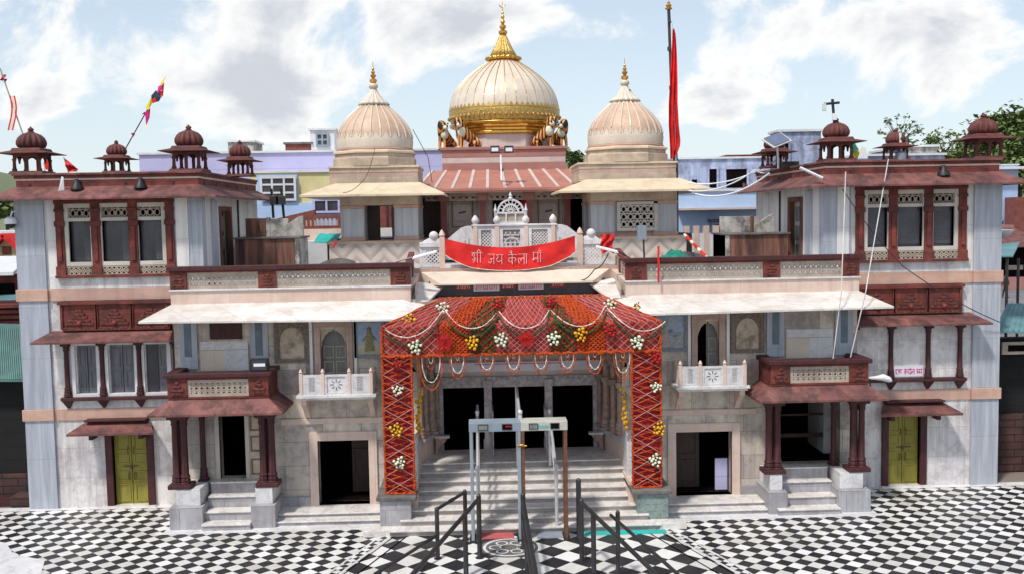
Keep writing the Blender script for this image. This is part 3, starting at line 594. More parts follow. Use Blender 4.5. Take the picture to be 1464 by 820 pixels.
# ------------------------------------------------------------------ roof kiosks (chhatris)
def kiosk(label,small=False):
    t=empty('roof_kiosk',(0,0,0),label,'kiosk','domed sandstone kiosks on the parapets')
    b=MB(); b.frustum((-.42,.42,-.42,.42),0,(-.38,.38,-.38,.38),.07,'kiosk_red'); b.build('base',t,.008)
    for sx in (-1,1):
        for sy in (-1,1):
            b=MB(); b.lathe([(.06,.07),(.065,.11),(.045,.14),(.04,.3),(.05,.33),(.06,.36)],sx*.3,sy*.3,'kiosk_red',8); b.build('post',t)
    for k in range(4):
        b=MB(); c_,s_=math.cos(k*math.pi/2),math.sin(k*math.pi/2); b.T=lambda a,d,z,c_=c_,s_=s_:(a*c_-d*s_,a*s_+d*c_,z)
        for q in (-1,1): arch_panel(b,min(0,q*.3),max(0,q*.3),.26,.42,.5,-.335,-.29,'kiosk_red',n=12)
        b.box(-.035,.035,-.34,-.285,.07,.44,'kiosk_red') if k in(0,2) else None
        b.build('arch_screen',t)
    b=MB(); b.frustum((-.60,.60,-.60,.60),.50,(-.36,.36,-.36,.36),.565,'kiosk_red'); b.frustum((-.60,.60,-.60,.60),.485,(-.60,.60,-.60,.60),.50,'kiosk_red'); b.build('eave',t,.004)
    b=MB(); b.frustum((-.36,.36,-.36,.36),.565,(-.33,.33,-.33,.33),.63,'kiosk_red'); b.build('drum',t,.006)
    prof=[(.24,.63),(.30,.67),(.325,.74),(.32,.81),(.28,.9),(.21,.97),(.12,1.01),(.06,1.03)]
    b=MB(); b.lathe(prof,0,0,'kiosk_red',112,14,.20); b.build('dome',t,sharp=False)
    b=MB(); b.lathe([(.07,1.02),(.085,1.04),(.05,1.06),(.075,1.09),(.06,1.12),(.02,1.15),(.012,1.17)],0,0,'kiosk_red',12); b.build('finial',t)
    return t
proto=kiosk('large ribbed red kiosk over the outer corner of the left wing, poles leaning behind it')
ZK=8.245
spots=[(-1,'a',47,YW+.45,1.0,None),(-1,'b',168,YW+.5,.70,'small red kiosk at the middle of the left parapet, a flag pole behind it'),
       (-1,'c',272,YW+.5,1.0,'large red kiosk over the inner front corner of the left wing'),
       (-1,'d',344,27.6,.86,'red kiosk on the rear inner left parapet, in front of the lilac wall'),
       (1,'e',1405,YW+.45,1.0,'large red kiosk over the outer corner of the right wing, before the big green tree'),
       (1,'f',1280,YW+.5,.70,'small red kiosk at the middle of the right wing parapet, by the grey junction box'),
       (1,'g',1195,YW+.5,.96,'red kiosk at the inner front corner of the right wing, cross-shaped mast on top'),
       (1,'h',1107,27.6,.86,'red kiosk on the rear inner right parapet, half hidden by a solar panel')]
for i,(s,k,px,Y,scl,lab) in enumerate(spots):
    o=proto if i==0 else copy_tree(proto)
    p=at(px,245 if s<0 else 228,Y); o.location=(p.x,Y,ZK); o.scale=(scl,)*3
    if lab: o['label']=lab

# ------------------------------------------------------------------ middle blocks with roof terraces
def lattice_lines(mb,x0,x1,z0,z1,y,m):
    pass
def block(s):
    lab={-1:'cream marble block left of the entrance, with an open dark doorway and white awning',1:'cream marble block right of the entrance, with an open dark doorway and white awning'}[s]
    t=empty('terrace_block',(X(s,5.3),YM,0),lab,'building','terrace blocks beside the entrance')
    d0,d1=(3.65,4.86) if s<0 else (3.74,5.10)
    a0,a1=(4.1,4.72) if s<0 else (4.27,4.79)
    pd0,pd1=(6.57,7.18) if s<0 else (6.2,7.75)
    b=MB()
    wall(b,X(s,2.45),X(s,8.15),-.1,5.1,YM,'marble_mid',[(X(s,d0),X(s,d1),.2,1.76),(X(s,a0),X(s,a1),2.9,4.45),(X(s,pd0),X(s,pd1),.9,2.5)],.3)
    for u in (2.45,8.15):
        x=X(s,u); b.add([(x,YM,-.1),(x,29 if u>3 else 24.2,-.1),(x,29 if u>3 else 24.2,5.4),(x,YM,5.4)],[(0,1,2,3)],'marble_mid')
    b.build('wall',t)
    # rooms behind the openings
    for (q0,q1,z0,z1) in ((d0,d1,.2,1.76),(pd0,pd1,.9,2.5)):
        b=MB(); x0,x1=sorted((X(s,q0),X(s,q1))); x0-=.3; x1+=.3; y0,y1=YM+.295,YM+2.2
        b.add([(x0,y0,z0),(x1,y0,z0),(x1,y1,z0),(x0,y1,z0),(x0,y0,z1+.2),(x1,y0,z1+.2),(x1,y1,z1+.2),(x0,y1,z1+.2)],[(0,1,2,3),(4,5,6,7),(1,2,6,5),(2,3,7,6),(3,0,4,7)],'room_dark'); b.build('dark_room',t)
    b=MB(); xm=(d0+d1)/2
    if s<0: bx(b,s,xm-.5,xm-.05,YM+1.1,YM+1.15,.2,1.7,'wood_dark'); frame(b,X(s,xm-.48),X(s,xm-.07),.5,1.3,YM+1.07,YM+1.1,.05,'wood_dark')
    else:
        bx(b,s,xm-.6,xm+.05,YM+.75,YM+.8,.2,1.76,'wood_dark')
        for z in (.3,1.0): frame(b,X(s,xm-.55),X(s,xm+.0),z,z+.6,YM+.72,YM+.75,.05,'wood_dark')
    b.build('inner_door',t)
    if s>0: b=MB(); bx(b,s,d1-.32,d1-.02,YM+.35,YM+.4,.22,1.0,'lilac_wall'); b.build('lilac_shelf',t)
    # porch doorway leaf
    b=MB()
    if s<0: 
        frame(b,X(s,pd0-.1),X(s,pd1+.1),.9,2.56,YM-.04,YM+.1,.1,'cream_frame',False); bx(b,s,pd0-.40,pd0-.11,YM-.05,YM-.01,.9,2.5,'beige_stone')
        for z in (1.0,1.55,2.05): frame(b,X(s,pd0-.38),X(s,pd0-.13),z,z+.38,YM-.07,YM-.05,.035,'cusp_floral')
    else: bx(b,s,pd0+.1,pd1-.1,YM+.9,YM+.95,1.35,1.45,'wood_dark'); bx(b,s,pd0+.1,pd1-.1,YM+.9,YM+.95,1.9,1.95,'wood_dark')
    b.build('porch_doorway',t,.004)
    # door surround
    b=MB(); bx(b,s,d0-.2,d0,YM-.05,YM+.1,.0,1.97,'pale_pink'); bx(b,s,d1,d1+.2,YM-.05,YM+.1,.0,1.97,'pale_pink'); bx(b,s,d0,d1,YM-.05,YM+.1,1.76,1.97,'pale_pink')
    b.build('door_surround',t,.008)
    b=MB(); bx(b,s,2.75,5.7,YM-.04,YM+.05,2.17,2.30,'pale_pink'); b.build('string_course',t,.005)
    b=MB(); bx(b,s,d1+.2,5.75,YM-.06,YM,0,.42,'marble_plinth'); bx(b,s,2.5,d0-.2,YM-.06,YM,0,.42,'marble_plinth'); b.build('plinth_cladding',t,.005)
    for k,(y0,z0,z1) in enumerate(((22.25,0,.11),(22.55,.11,.2))):
        b=MB(); bx(b,s,2.85 if k==0 else 3.1,5.72,y0,YM+.3,z0,z1-.03,'marble_plinth'); bx(b,s,2.83 if k==0 else 3.08,5.72,y0-.03,YM+.3,z1-.03,z1,'marble_step'); b.build('door_step',t,.008)
    # arched doorway to balcony
    b=MB(); xa,xb=sorted((X(s,a0),X(s,a1)))
    arch_panel(b,xa,xb,3.95,4.4,4.47,YM+.02,YM+.12,'beige_stone',n=20); frame(b,xa-.14,xb+.14,2.9,4.62,YM-.05,YM+.06,.14,'beige_pink',False); b.build('arched_frame',t,.004)
    b=MB()
    if s<0:
        b.box(xa,xb,YM+.18,YM+.22,2.9,4.47,'panel_grey')
        for q in (xa+.04,(xa+xb)/2+.02):
            for z in (3.0,3.35,3.72): frame(b,q,q+(xb-xa)/2-.06,z,z+.3,YM+.15,YM+.18,.03,'cream_jali')
    else:
        b.box(xa,xb,YM+.5,YM+.54,2.9,4.47,'black_void'); b.box((xa+xb)/2,xb,YM+.18,YM+.22,2.9,4.47,'panel_grey')
        for z in (3.0,3.35,3.72): frame(b,(xa+xb)/2+.03,xb-.02,z,z+.3,YM+.15,YM+.18,.03,'cream_jali')
    b.build('arched_door',t)
    for q in (a0-.24,a1+.18):
        b=MB(); bx(b,s,q,q+.07,YM-.07,YM,2.95,4.7,'marble_upper'); b.build('thin_pilaster',t,.005)
    # cusped niche panel (outer) and picture panel (inner)
    n0,n1=(4.97,5.8) if s<0 else (5.07,5.88)
    xa,xb=sorted((X(s,n0),X(s,n1))); b=MB(); frame(b,xa,xb,3.66,4.7,YM-.07,YM+.02,.09,'cusp_floral')
    b.box(xa+.09,xb-.09,YM-.03,YM,3.75,4.61,'plaster_cream'); arch_panel(b,xa+.13,xb-.13,4.2,4.5,4.61,YM-.05,YM-.03,'cusp_floral',n=24)
    b.box(xa+.09,xa+.13,YM-.05,YM-.03,3.75,4.61,'cusp_floral'); b.box(xb-.13,xb-.09,YM-.05,YM-.03,3.75,4.61,'cusp_floral'); b.build('cusped_niche',t)
    p0,p1=(3.2,3.92) if s<0 else (3.2,4.02)
    xa,xb=sorted((X(s,p0),X(s,p1))); b=MB(); frame(b,xa,xb,3.74,4.66,YM-.07,YM+.02,.07,'tile_blue')
    if s<0:
        b.box(xa+.07,xb-.07,YM-.04,YM-.02,4.05,4.59,'blue_picture'); b.box(xa+.07,xb-.07,YM-.04,YM-.02,3.81,4.05,'picture_yellow'); fx=(xa+xb)/2
        b.ball((fx,YM-.05,4.42),.055,'fig_dark',8,5); b.frustum((fx-.11,fx+.11,YM-.07,YM-.04),3.9,(fx-.05,fx+.05,YM-.07,YM-.04),4.36,'fig_dark'); b.bar(fx-.16,4.15,fx,4.33,.04,YM-.06,YM-.04,'fig_dark'); b.bar(fx+.16,4.15,fx,4.33,.04,YM-.06,YM-.04,'fig_dark')
    else:
        b.box(xa+.07,xb-.07,YM-.04,YM-.02,4.2,4.59,'blue_picture'); b.box(xa+.07,xb-.07,YM-.04,YM-.02,3.81,4.2,'picture_floor'); fx=(xa+xb)/2-.1
        for k,(dx,h_,w_) in enumerate(((-.12,.28,.09),(.0,.38,.1),(.12,.22,.1),(.25,.15,.12))): b.box(fx+dx-w_/2,fx+dx+w_/2,YM-.05,YM-.04,4.1-.05*k,4.1+h_-.05*k,'picture_floor'); b.ball((fx+dx,YM-.045,4.1+h_-.05*k),w_/2,'picture_floor',8,4,.6)
    b.build('painted_panel',t)
    b=MB(); xx=X(s,3.0); b.box(xx-.16,xx+.16,YM-.03,YM,3.62,3.69,'sign_red'); b.build('small_red_plate',t)
    # upper wall: pilasters with blue inlay, red recess / pale slabs above the porch
    for u in (5.94,7.6):
        b=MB(); bx(b,s,u-.0,u+.42,YM-.06,YM,3.55,5.0,'marble_blue'); bx(b,s,u+.13,u+.3,YM-.07,YM-.06,3.85,5.0,'inlay_blue'); b.build('inlaid_pilaster',t,.005)
    if s<0: b=MB(); bx(b,s,6.55,7.3,YM-.05,YM,4.25,4.75,'dark_red'); b.build('dark_red_panel',t)
    b=MB(); bx(b,s,6.42,7.55,YM-.035,YM,4.0,4.2,'marble_white'); b.build('white_slab',t)
    b=MB(); bx(b,s,6.42,6.98,YM-.03,YM,3.5,3.99,'marble_white' if s<0 else 'dome_cream'); bx(b,s,6.98,7.55,YM-.03,YM,3.5,3.99,'dome_cream' if s<0 else 'marble_white'); b.build('pale_slab',t)
    # white awning with splayed return into the recess
    b=MB(); zt,zw,th=4.80,5.1,.05
    P=[(X(s,8.62),22.2),(X(s,2.5),22.2),(X(s,1.85),24.6)]; Q=[(X(s,8.15),YM-.06),(X(s,2.72),YM-.06),(X(s,2.44),24.6)]
    zz=[zt,zt-.06,5.30]; zq=[zw,zw,5.42]
    for i in (0,1):
        b.hexa([(P[i][0],P[i][1],zz[i]-th),(P[i+1][0],P[i+1][1],zz[i+1]-th),(Q[i+1][0],Q[i+1][1],zq[i+1]-th),(Q[i][0],Q[i][1],zq[i]-th),(P[i][0],P[i][1],zz[i]),(P[i+1][0],P[i+1][1],zz[i+1]),(Q[i+1][0],Q[i+1][1],zq[i+1]),(Q[i][0],Q[i][1],zq[i])],'awning_white')
    b.hexa([(X(s,8.62),22.2,zt-th),(X(s,8.15),YM-.06,zw-th),(X(s,8.15),YW+.0,zw-th),(X(s,8.62),YW,zt-th),(X(s,8.62),22.2,zt),(X(s,8.15),YM-.06,zw),(X(s,8.15),YW,zw),(X(s,8.62),YW,zt)],'awning_white')
    b.build('white_awning',t,.006)
    # pale band and terrace deck
    b=MB(); bx(b,s,2.55,8.17,YM-.06,YM+.2,5.05,5.40,'pale_pink'); bx(b,s,2.53,8.2,YM-.10,YM+.2,5.40,5.44,'marble_white')
    b.hexa([(X(s,2.55),YM-.06,5.05),(X(s,2.75),YM-.0,5.05),(X(s,2.6),25.8,5.05),(X(s,2.4),25.8,5.05),(X(s,2.55),YM-.06,5.42),(X(s,2.75),YM-.0,5.42),(X(s,2.6),25.8,5.72),(X(s,2.4),25.8,5.72)],'pale_pink'); b.build('parapet_band',t,.006)
    # carved railing
    zb,zt2=5.44,5.92
    b=MB(); bx(b,s,2.5,8.22,YM-.14,YM+.1,5.86,5.97,'dark_red'); bx(b,s,2.56,8.18,YM-.08,YM+.06,5.82,5.86,'red_stone'); b.build('top_rail',t,.012)
    for (q0,q1) in ((7.78,8.17),(5.7,6.12),(2.55,3.02)) if s<0 else ((7.78,8.17),(5.85,6.25),(2.55,3.05)):
        b=MB(); bx(b,s,q0,q1,YM-.08,YM+.06,zb,zt2-.1,'red_stone'); uc=(q0+q1)/2
        for k,(hw,z) in enumerate(((.12,5.5),(.09,5.57),(.11,5.64),(.06,5.71))): bx(b,s,uc-hw,uc+hw,YM-.10-.003*k,YM-.08,z,z+.055,'carved')
        b.build('rail_pier',t,.01)
    for (q0,q1) in ((6.12,7.78),(3.02,5.7)) if s<0 else ((6.25,7.78),(3.05,5.85)):
        b=MB(); jali(b,X(s,q0),X(s,q1),zb,zt2-.1,YM-.03,YM+.02,.125,'cream_jali','arch',.028,.06); b.build('pierced_screen',t)
    # return railing along the recess
    b=MB(); b.T=rot90(X(s,2.6),YM,s); 
    b.hexa([(0.1,-.06,5.86),(2.2,-.0,6.05),(2.2,.14,6.05),(0.1,.08,5.86),(0.1,-.06,5.95),(2.2,-.0,6.14),(2.2,.14,6.14),(0.1,.08,5.95)],'red_stone')
    jali(b,.1,1.1,5.44,5.86,0,.05,.14,'cream_jali','x',.02,.05); b.box(1.1,1.3,-.03,.08,5.44,5.9,'red_stone'); jali(b,1.3,2.2,5.5,5.95,0.01,.06,.14,'cream_jali','x',.02,.05); b.build('return_railing',t)
    b=MB(); bx(b,s,2.6,8.15,YM+.2,24.6,5.3,5.38,'terrace_floor'); bx(b,s,2.72,8.15,24.6,29.9,5.3,5.62,'terrace_floor'); b.build('terrace_deck',t)
    # ---- balcony
    c0,c1=(3.44,5.14) if s<0 else (3.70,5.30)
    y0,y1=22.62,YM
    bal=MB(); bx(bal,s,c0-.07,c1+.07,y0-.08,y1,2.90,2.97,'marble_white'); bx(bal,s,c0-.03,c1+.03,y0-.04,y1,2.85,2.90,'marble_step'); bo=bal.build('balcony',t,.006)
    for u in (c0+.08,c1-.08):
        k=MB(); x=X(s,u); k.add([(x-.06,YM,2.85),(x-.06,y0+.02,2.85),(x-.06,y0+.06,2.72),(x-.06,y0+.25,2.6),(x-.06,YM-.1,2.38),(x-.06,YM,2.30),(x+.06,YM,2.85),(x+.06,y0+.02,2.85),(x+.06,y0+.06,2.72),(x+.06,y0+.25,2.6),(x+.06,YM-.1,2.38),(x+.06,YM,2.30)],[(0,1,2,3,4,5),(11,10,9,8,7,6)]+[(i,(i+1)%6,(i+1)%6+6,i+6) for i in range(6)],'pale_pink'); k.build('bracket',bo)
    w3=(c1-c0)
    ps=[c0+.04,c0+w3*.32,c0+w3*.68,c1-.04]
    for k,u in enumerate(ps):
        q=MB(); x=X(s,u); q.box(x-.04,x+.04,y0-.04,y0+.04,2.97,3.47,'pale_pink'); q.lathe([(.03,3.47),(.05,3.5),(.035,3.54),(.012,3.58)],x,y0,'pale_pink',10); q.build('post',bo,.006)
    for k in range(3):
        q=MB(); x0,x1=sorted((X(s,ps[k]+.04),X(s,ps[k+1]-.04))); wd=x1-x0
        if k==1:
            frame(q,x0,x1,2.97,3.44,y0-.025,y0+.025,.05,'marble_white'); q.box(x0+.05,x1-.05,y0+.0,y0+.012,3.02,3.39,'marble_white'); xm=(x0+x1)/2
            for ii in range(8):
                a=ii*math.pi/4; r1,r2_=.06,.14; q.bar(xm+r1*math.cos(a),3.2+r1*math.sin(a),xm+r2_*math.cos(a),3.2+r2_*math.sin(a)*.9,.02,y0-.006,y0+.0,'old_grey')
        else:
            fw=.13 if wd>.3 else .07; frame(q,x0,x1,2.97,3.44,y0-.025,y0+.025,.06,'marble_white'); q.box(x0+.06,x0+fw,y0-.02,y0+.02,3.03,3.38,'marble_white'); q.box(x1-fw,x1-.06,y0-.02,y0+.02,3.03,3.38,'marble_white')
            jali(q,x0+fw,x1-fw,3.03,3.38,y0-.018,y0+.018,.06,'marble_white','x',.016,.012)
        q.build('marble_panel',bo)
    for u in (c0+.04,c1-.04):
        q=MB(); q.T=rot90(X(s,u),y0+.04,1); jali(q,0,YM-y0-.04,2.97,3.42,-.02,.02,.08,'marble_white','x',.018,.05); q.build('side_panel',bo)
        q=MB(); x=X(s,u); q.box(x-.035,x+.035,YM-.08,YM-.01,2.97,3.45,'pale_pink'); q.lathe([(.03,3.45),(.045,3.48),(.01,3.54)],x,YM-.045,'pale_pink',10); q.build('post',bo)
    return t
block(-1); block(1)

# ------------------------------------------------------------------ porches
def porch(s):
    lab={-1:'small red sandstone porch with carved balustrade on the left, a floodlight on its rim',1:'small red sandstone porch with carved balustrade on the right, its wide opening dark'}[s]
    t=empty('porch',(X(s,6.9),YP,0),lab,'porch','red porches with clustered columns')
    o0,o1=5.76,8.04
    sw=(6.3,7.3) if s<0 else (6.2,7.3)
    for (q0,q1) in ((o0-.06,sw[0]-.05),(sw[1]+.05,o1+.06)):
        b=MB(); bx(b,s,q0,q1,YP-.04,YM,0,.52,'marble_plinth'); bx(b,s,q0+.08,q1-.12 if q0>6.5 else q1-.08,YP+.12,YM,.52,.9,'marble_white'); b.build('plinth',t,.008)
    for k,(y0,z) in enumerate(((22.02,.15),(22.32,.36),(22.64,.63),(22.9,.9))):
        b=MB(); bx(b,s,sw[0]-.05-(.25 if k==0 and s>0 else 0),sw[1]+.05,y0+.03,YM,z-.27 if k else 0,z-.035,'marble_plinth'); bx(b,s,sw[0]-.05-(.25 if k==0 and s>0 else 0),sw[1]+.05,y0,YM,z-.035,z,'marble_step'); b.build('step',t,.006)
    r=.085
    for u in (o0+.14,o1-.14):
        for du,dy in ((-.10,0),(.10,0),(0,.17)):
            column(t,X(s,u+du),YP+.3+dy,.93,2.6,r,'dark_red',8,'column_shaft',16)
    for u in (o1-.50,): column(t,X(s,u),YM-.14,.93,2.6,.07,'dark_red',8,'column_shaft',16)
    for u in (o0+.14,o1-.14):
        b=MB(); bx(b,s,u-.26,u+.26,YP+.1,YP+.55,.9,1.0,'dark_red'); b.build('column_base',t,.012)
        b=MB(); bx(b,s,u-.24,u+.24,YP+.12,YP+.55,2.52,2.66,'dark_red'); b.build('column_cap',t,.012)
    b=MB(); bx(b,s,o0,o1,YP+.12,YP+.42,2.64,2.84,'dark_red'); bx(b,s,o0,o0+.3,YP+.42,YM,2.64,2.84,'dark_red'); bx(b,s,o1-.3,o1,YP+.42,YM,2.64,2.84,'dark_red'); bx(b,s,o0,o1,YP+.2,YM,2.84,3.0,'dark_red'); b.build('beam',t,.01)
    b=MB(); zt,zw,th=2.72,3.0,.055
    P=[(X(s,o0-.36),YM),(X(s,o0-.36),YP-.32),(X(s,o1+.38),YP-.32),(X(s,o1+.38),YM)]; Q=[(X(s,o0+.02),YM),(X(s,o0+.02),YP+.05),(X(s,o1-.02),YP+.05),(X(s,o1-.02),YM)]
    for i in range(3): b.hexa([(*P[i],zt-th),(*P[i+1],zt-th),(*Q[i+1],zw-th),(*Q[i],zw-th),(*P[i],zt),(*P[i+1],zt),(*Q[i+1],zw),(*Q[i],zw)],'red_roof')
    b.build('eave',t,.006)
    b=MB()
    for i in range(3):
        pass
    bx(b,s,o0,o1,YP+.02,YP+.16,3.0,3.06,'red_stone'); bx(b,s,o0,o0+.45,YP+.0,YP+.14,3.06,3.5,'red_stone'); bx(b,s,o1-.45,o1,YP+.0,YP+.14,3.06,3.5,'red_stone')
    for uc in (o0+.22,o1-.22):
        for k,(hw,z) in enumerate(((.12,3.1),(.15,3.18),(.08,3.27),(.04,3.36))): bx(b,s,uc-hw,uc+hw,YP-.02-.003*k,YP,z,z+.06,'carved')
    for u in (o0,o1-.14): bx(b,s,u,u+.14,YP+.14,YM,3.0,3.5,'red_stone')
    bx(b,s,o0+.45,o1-.45,YP+.02,YP+.14,3.44,3.5,'red_stone')
    b.build('balustrade',t,.01)
    b=MB(); jali(b,X(s,o0+.45),X(s,o1-.45),3.06,3.44,YP+.03,YP+.08,.12,'cream_jali','dia',.03,.07); b.build('pierced_panel',t)
    b=MB(); bx(b,s,o0-.07,o1+.07,YP-.07,YP+.2,3.5,3.6,'dark_red'); bx(b,s,o0-.07,o0+.2,YP+.2,YM,3.5,3.6,'dark_red'); bx(b,s,o1-.2,o1+.07,YP+.2,YM,3.5,3.6,'dark_red'); b.build('coping',t,.015)
    return t
porch(-1); porch(1)

# ------------------------------------------------------------------ entrance hall in the recess
def entrance():
    t=empty('entrance_hall',(XC,24.5,1.1),'dark triple doorway with silver frame at the head of the white steps','building')
    ZF=1.1; YD=24.7; hw=1.95
    b=MB(); wall(b,XC-2.45,XC+2.45,-.1,5.2,YD,'hall_white',[(XC-hw,XC+hw,ZF,2.82)],.3); b.build('rear_wall',t)
    for s in (-1,1):
        b=MB(); b.hexa([(X(s,2.45),YM+.02,0),(X(s,2.75),YM+.02,0),(X(s,2.6),YD,0),(X(s,2.05),YD,0),(X(s,2.45),YM+.02,1.55),(X(s,2.75),YM+.02,1.55),(X(s,2.6),YD,1.55),(X(s,2.05),YD,1.55)],'pale_pink')
        b.hexa([(X(s,2.52),YM+.02,1.55),(X(s,2.75),YM+.02,1.55),(X(s,2.6),YD,1.55),(X(s,2.15),YD,1.55),(X(s,2.52),YM+.02,5.05),(X(s,2.75),YM+.02,5.05),(X(s,2.6),YD,5.05),(X(s,2.15),YD,5.05)],'carved_pink'); b.build('side_wall',t)
        b=MB(); b.hexa([(X(s,2.40),YM+.0,1.55),(X(s,2.55),YM+.0,1.55),(X(s,2.2),YD-.02,1.55),(X(s,1.98),YD-.02,1.55),(X(s,2.40),YM+.0,1.66),(X(s,2.55),YM+.0,1.66),(X(s,2.2),YD-.02,1.66),(X(s,1.98),YD-.02,1.66)],'marble_blue'); b.build('dado_rail',t,.006)
        for k in range(4):
            f=k/3; u=2.44-.36*f; y=YM+.12+1.35*f
            column(t,X(s,u),y,1.7,3.5,.075 if k%2 else .1,'carved_pink',8,'carved_column',20)
            b=MB(); bx(b,s,u-.13,u+.13,y-.11,y+.11,2.85,3.0,'carved_pink'); b.build('column_collar',t,.02); b=MB(); bx(b,s,u-.15,u+.15,y-.12,y+.12,3.35,3.5,'carved_pink'); bx(b,s,u-.17,u+.17,y-.14,y+.14,3.5,4.3,'carved_pink'); b.build('column_bracket',t,.02)
        b=MB(); bx(b,s,1.75,2.12,YD-.5,YD-.3,1.52,1.57,'marble_step'); x=X(s,2.1)
        b.poly([(X(s,2.1),1.52),(X(s,1.8),1.52),(X(s,1.86),1.42),(X(s,2.0),1.32),(X(s,2.04),1.2),(X(s,2.1),1.1)],YD-.48,YD-.32,'carved_pink'); b.build('ledge_bracket',t)
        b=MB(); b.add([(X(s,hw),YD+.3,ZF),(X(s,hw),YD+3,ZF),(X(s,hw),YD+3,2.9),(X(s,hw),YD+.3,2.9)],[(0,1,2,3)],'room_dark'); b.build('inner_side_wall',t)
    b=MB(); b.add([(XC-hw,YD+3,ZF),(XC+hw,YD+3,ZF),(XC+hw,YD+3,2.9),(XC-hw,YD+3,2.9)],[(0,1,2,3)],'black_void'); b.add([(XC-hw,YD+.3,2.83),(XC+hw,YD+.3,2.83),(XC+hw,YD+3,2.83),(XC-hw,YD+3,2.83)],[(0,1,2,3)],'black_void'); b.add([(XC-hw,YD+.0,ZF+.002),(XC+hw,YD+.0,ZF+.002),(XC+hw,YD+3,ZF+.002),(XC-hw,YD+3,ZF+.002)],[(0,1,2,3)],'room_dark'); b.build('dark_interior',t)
    b=MB(); frame(b,XC-hw-.06,XC+hw+.06,ZF,2.98,YD-.07,YD+.12,.10,'silver_door',False); b.box(XC-hw+.04,XC+hw-.04,YD-.05,YD+.1,2.70,2.88,'silver_door')
    for k in range(30): b.ball((XC-hw+.1+k*.13,YD-.06,2.93),.03,'silver_door',6,4)
    b.build('silver_frame',t,.006)
    for u in (-.77,.77):
        b=MB(); b.box(XC+u-.10,XC+u+.10,YD-.12,YD+.08,ZF,2.86,'silver_door'); b.box(XC+u-.13,XC+u+.13,YD-.14,YD+.08,ZF,ZF+.25,'silver_door'); b.box(XC+u-.12,XC+u+.12,YD-.14,YD+.08,2.72,2.9,'silver_door'); b.build('silver_post',t,.012)
        g=MB(); g.T=rot90(XC+u+(.11 if u<0 else -.11),YD-.9,1); frame(g,0,.85,ZF+.05,ZF+1.15,-.012,.012,.03,'silver_door')
        for k in range(1,5): g.box(.17*k-.01,.17*k+.01,-.01,.01,ZF+.08,ZF+1.12,'silver_door')
        for k in range(1,4): g.box(.03,.82,-.008,.008,ZF+.05+.27*k,ZF+.07+.27*k,'silver_door')
        g.build('folding_gate',t)
    # fascia board over the doors and signboard under the upper slab
    b=MB(); b.box(XC-2.1,XC+2.1,YD-.14,YD-.02,3.12,3.36,'sign_white'); b.build('fascia_board',t,.005)
    b=MB(); b.box(XC-2.2,XC+2.25,24.62,24.69,5.0,5.42,'glass_dark'); b.build('sign_backing',t)
    b=MB(); b.box(XC-2.2,XC+2.3,24.45,24.69,4.88,5.0,'metal_dark'); b.build('dark_lintel',t)
    zz=lambda px,py:at(px,py,24.6)
    for (p0,p1,y0,y1,m) in ((651,673,407,413,'sign_red'),(716,737,406,412,'sign_red'),(787,808,404,410,'sign_red'),(677,714,405,416,'sign_white'),(741,777,404,414,'sign_white')):
        a=zz(p0,y1); c=zz(p1,y0); b=MB(); b.box(a.x,c.x,24.59,24.615,a.z,c.z,m); pl=b.build('name_board',t)
        q=MB(); x=a.x+.05; zm=(a.z+c.z)/2; ink='sign_ink' if m=='sign_white' else 'banner_ink'; hh=.055 if m=='sign_white' else .028
        q.box(a.x+.04,c.x-.04,24.582,24.588,zm+hh,zm+hh+.012,ink)
        while x<c.x-.06:
            k=random.choice((0,1,2)); q.bar(x+.03,zm+hh,x+.03,zm-hh,.012,24.583,24.589,ink)
            if k: q.bar(x+.03,zm,x,zm-hh*.4*k,.012,24.584,24.589,ink); q.bar(x,zm-hh*.4*k,x+.02,zm-hh,.012,24.5845,24.589,ink)
            x+=.055
        q.build('faded_lettering',pl)
    q=MB(); q.box(XC-1.1,XC+1.1,YD-.15,YD-.142,3.30,3.315,'sign_ink'); q.build('lettering_line',t)
    # slab and fascia above
    b=MB(); b.hexa([(XC-1.9,24.3,5.33),(XC+1.9,24.3,5.33),(XC+2.4,24.9,5.33),(XC-2.4,24.9,5.33),(XC-1.9,24.3,5.37),(XC+1.9,24.3,5.37),(XC+2.4,24.9,5.64),(XC-2.4,24.9,5.64)],'dome_cream'); b.build('entrance_awning',t,.006)
    b=MB(); b.box(XC-2.7,XC+2.7,24.9,25.3,5.3,5.72,'beige_pink'); b.build('fascia_wall',t)
    b=MB(); b.box(XC-2.7,XC+2.7,24.7,33,5.05,5.3,'terrace_floor'); b.build('hall_roof_slab',t)
    b=MB(); b.box(XC-2.45,XC+2.45,YM+.02,YD,4.98,5.03,'carved_pink'); b.build('ceiling',t)
entrance()

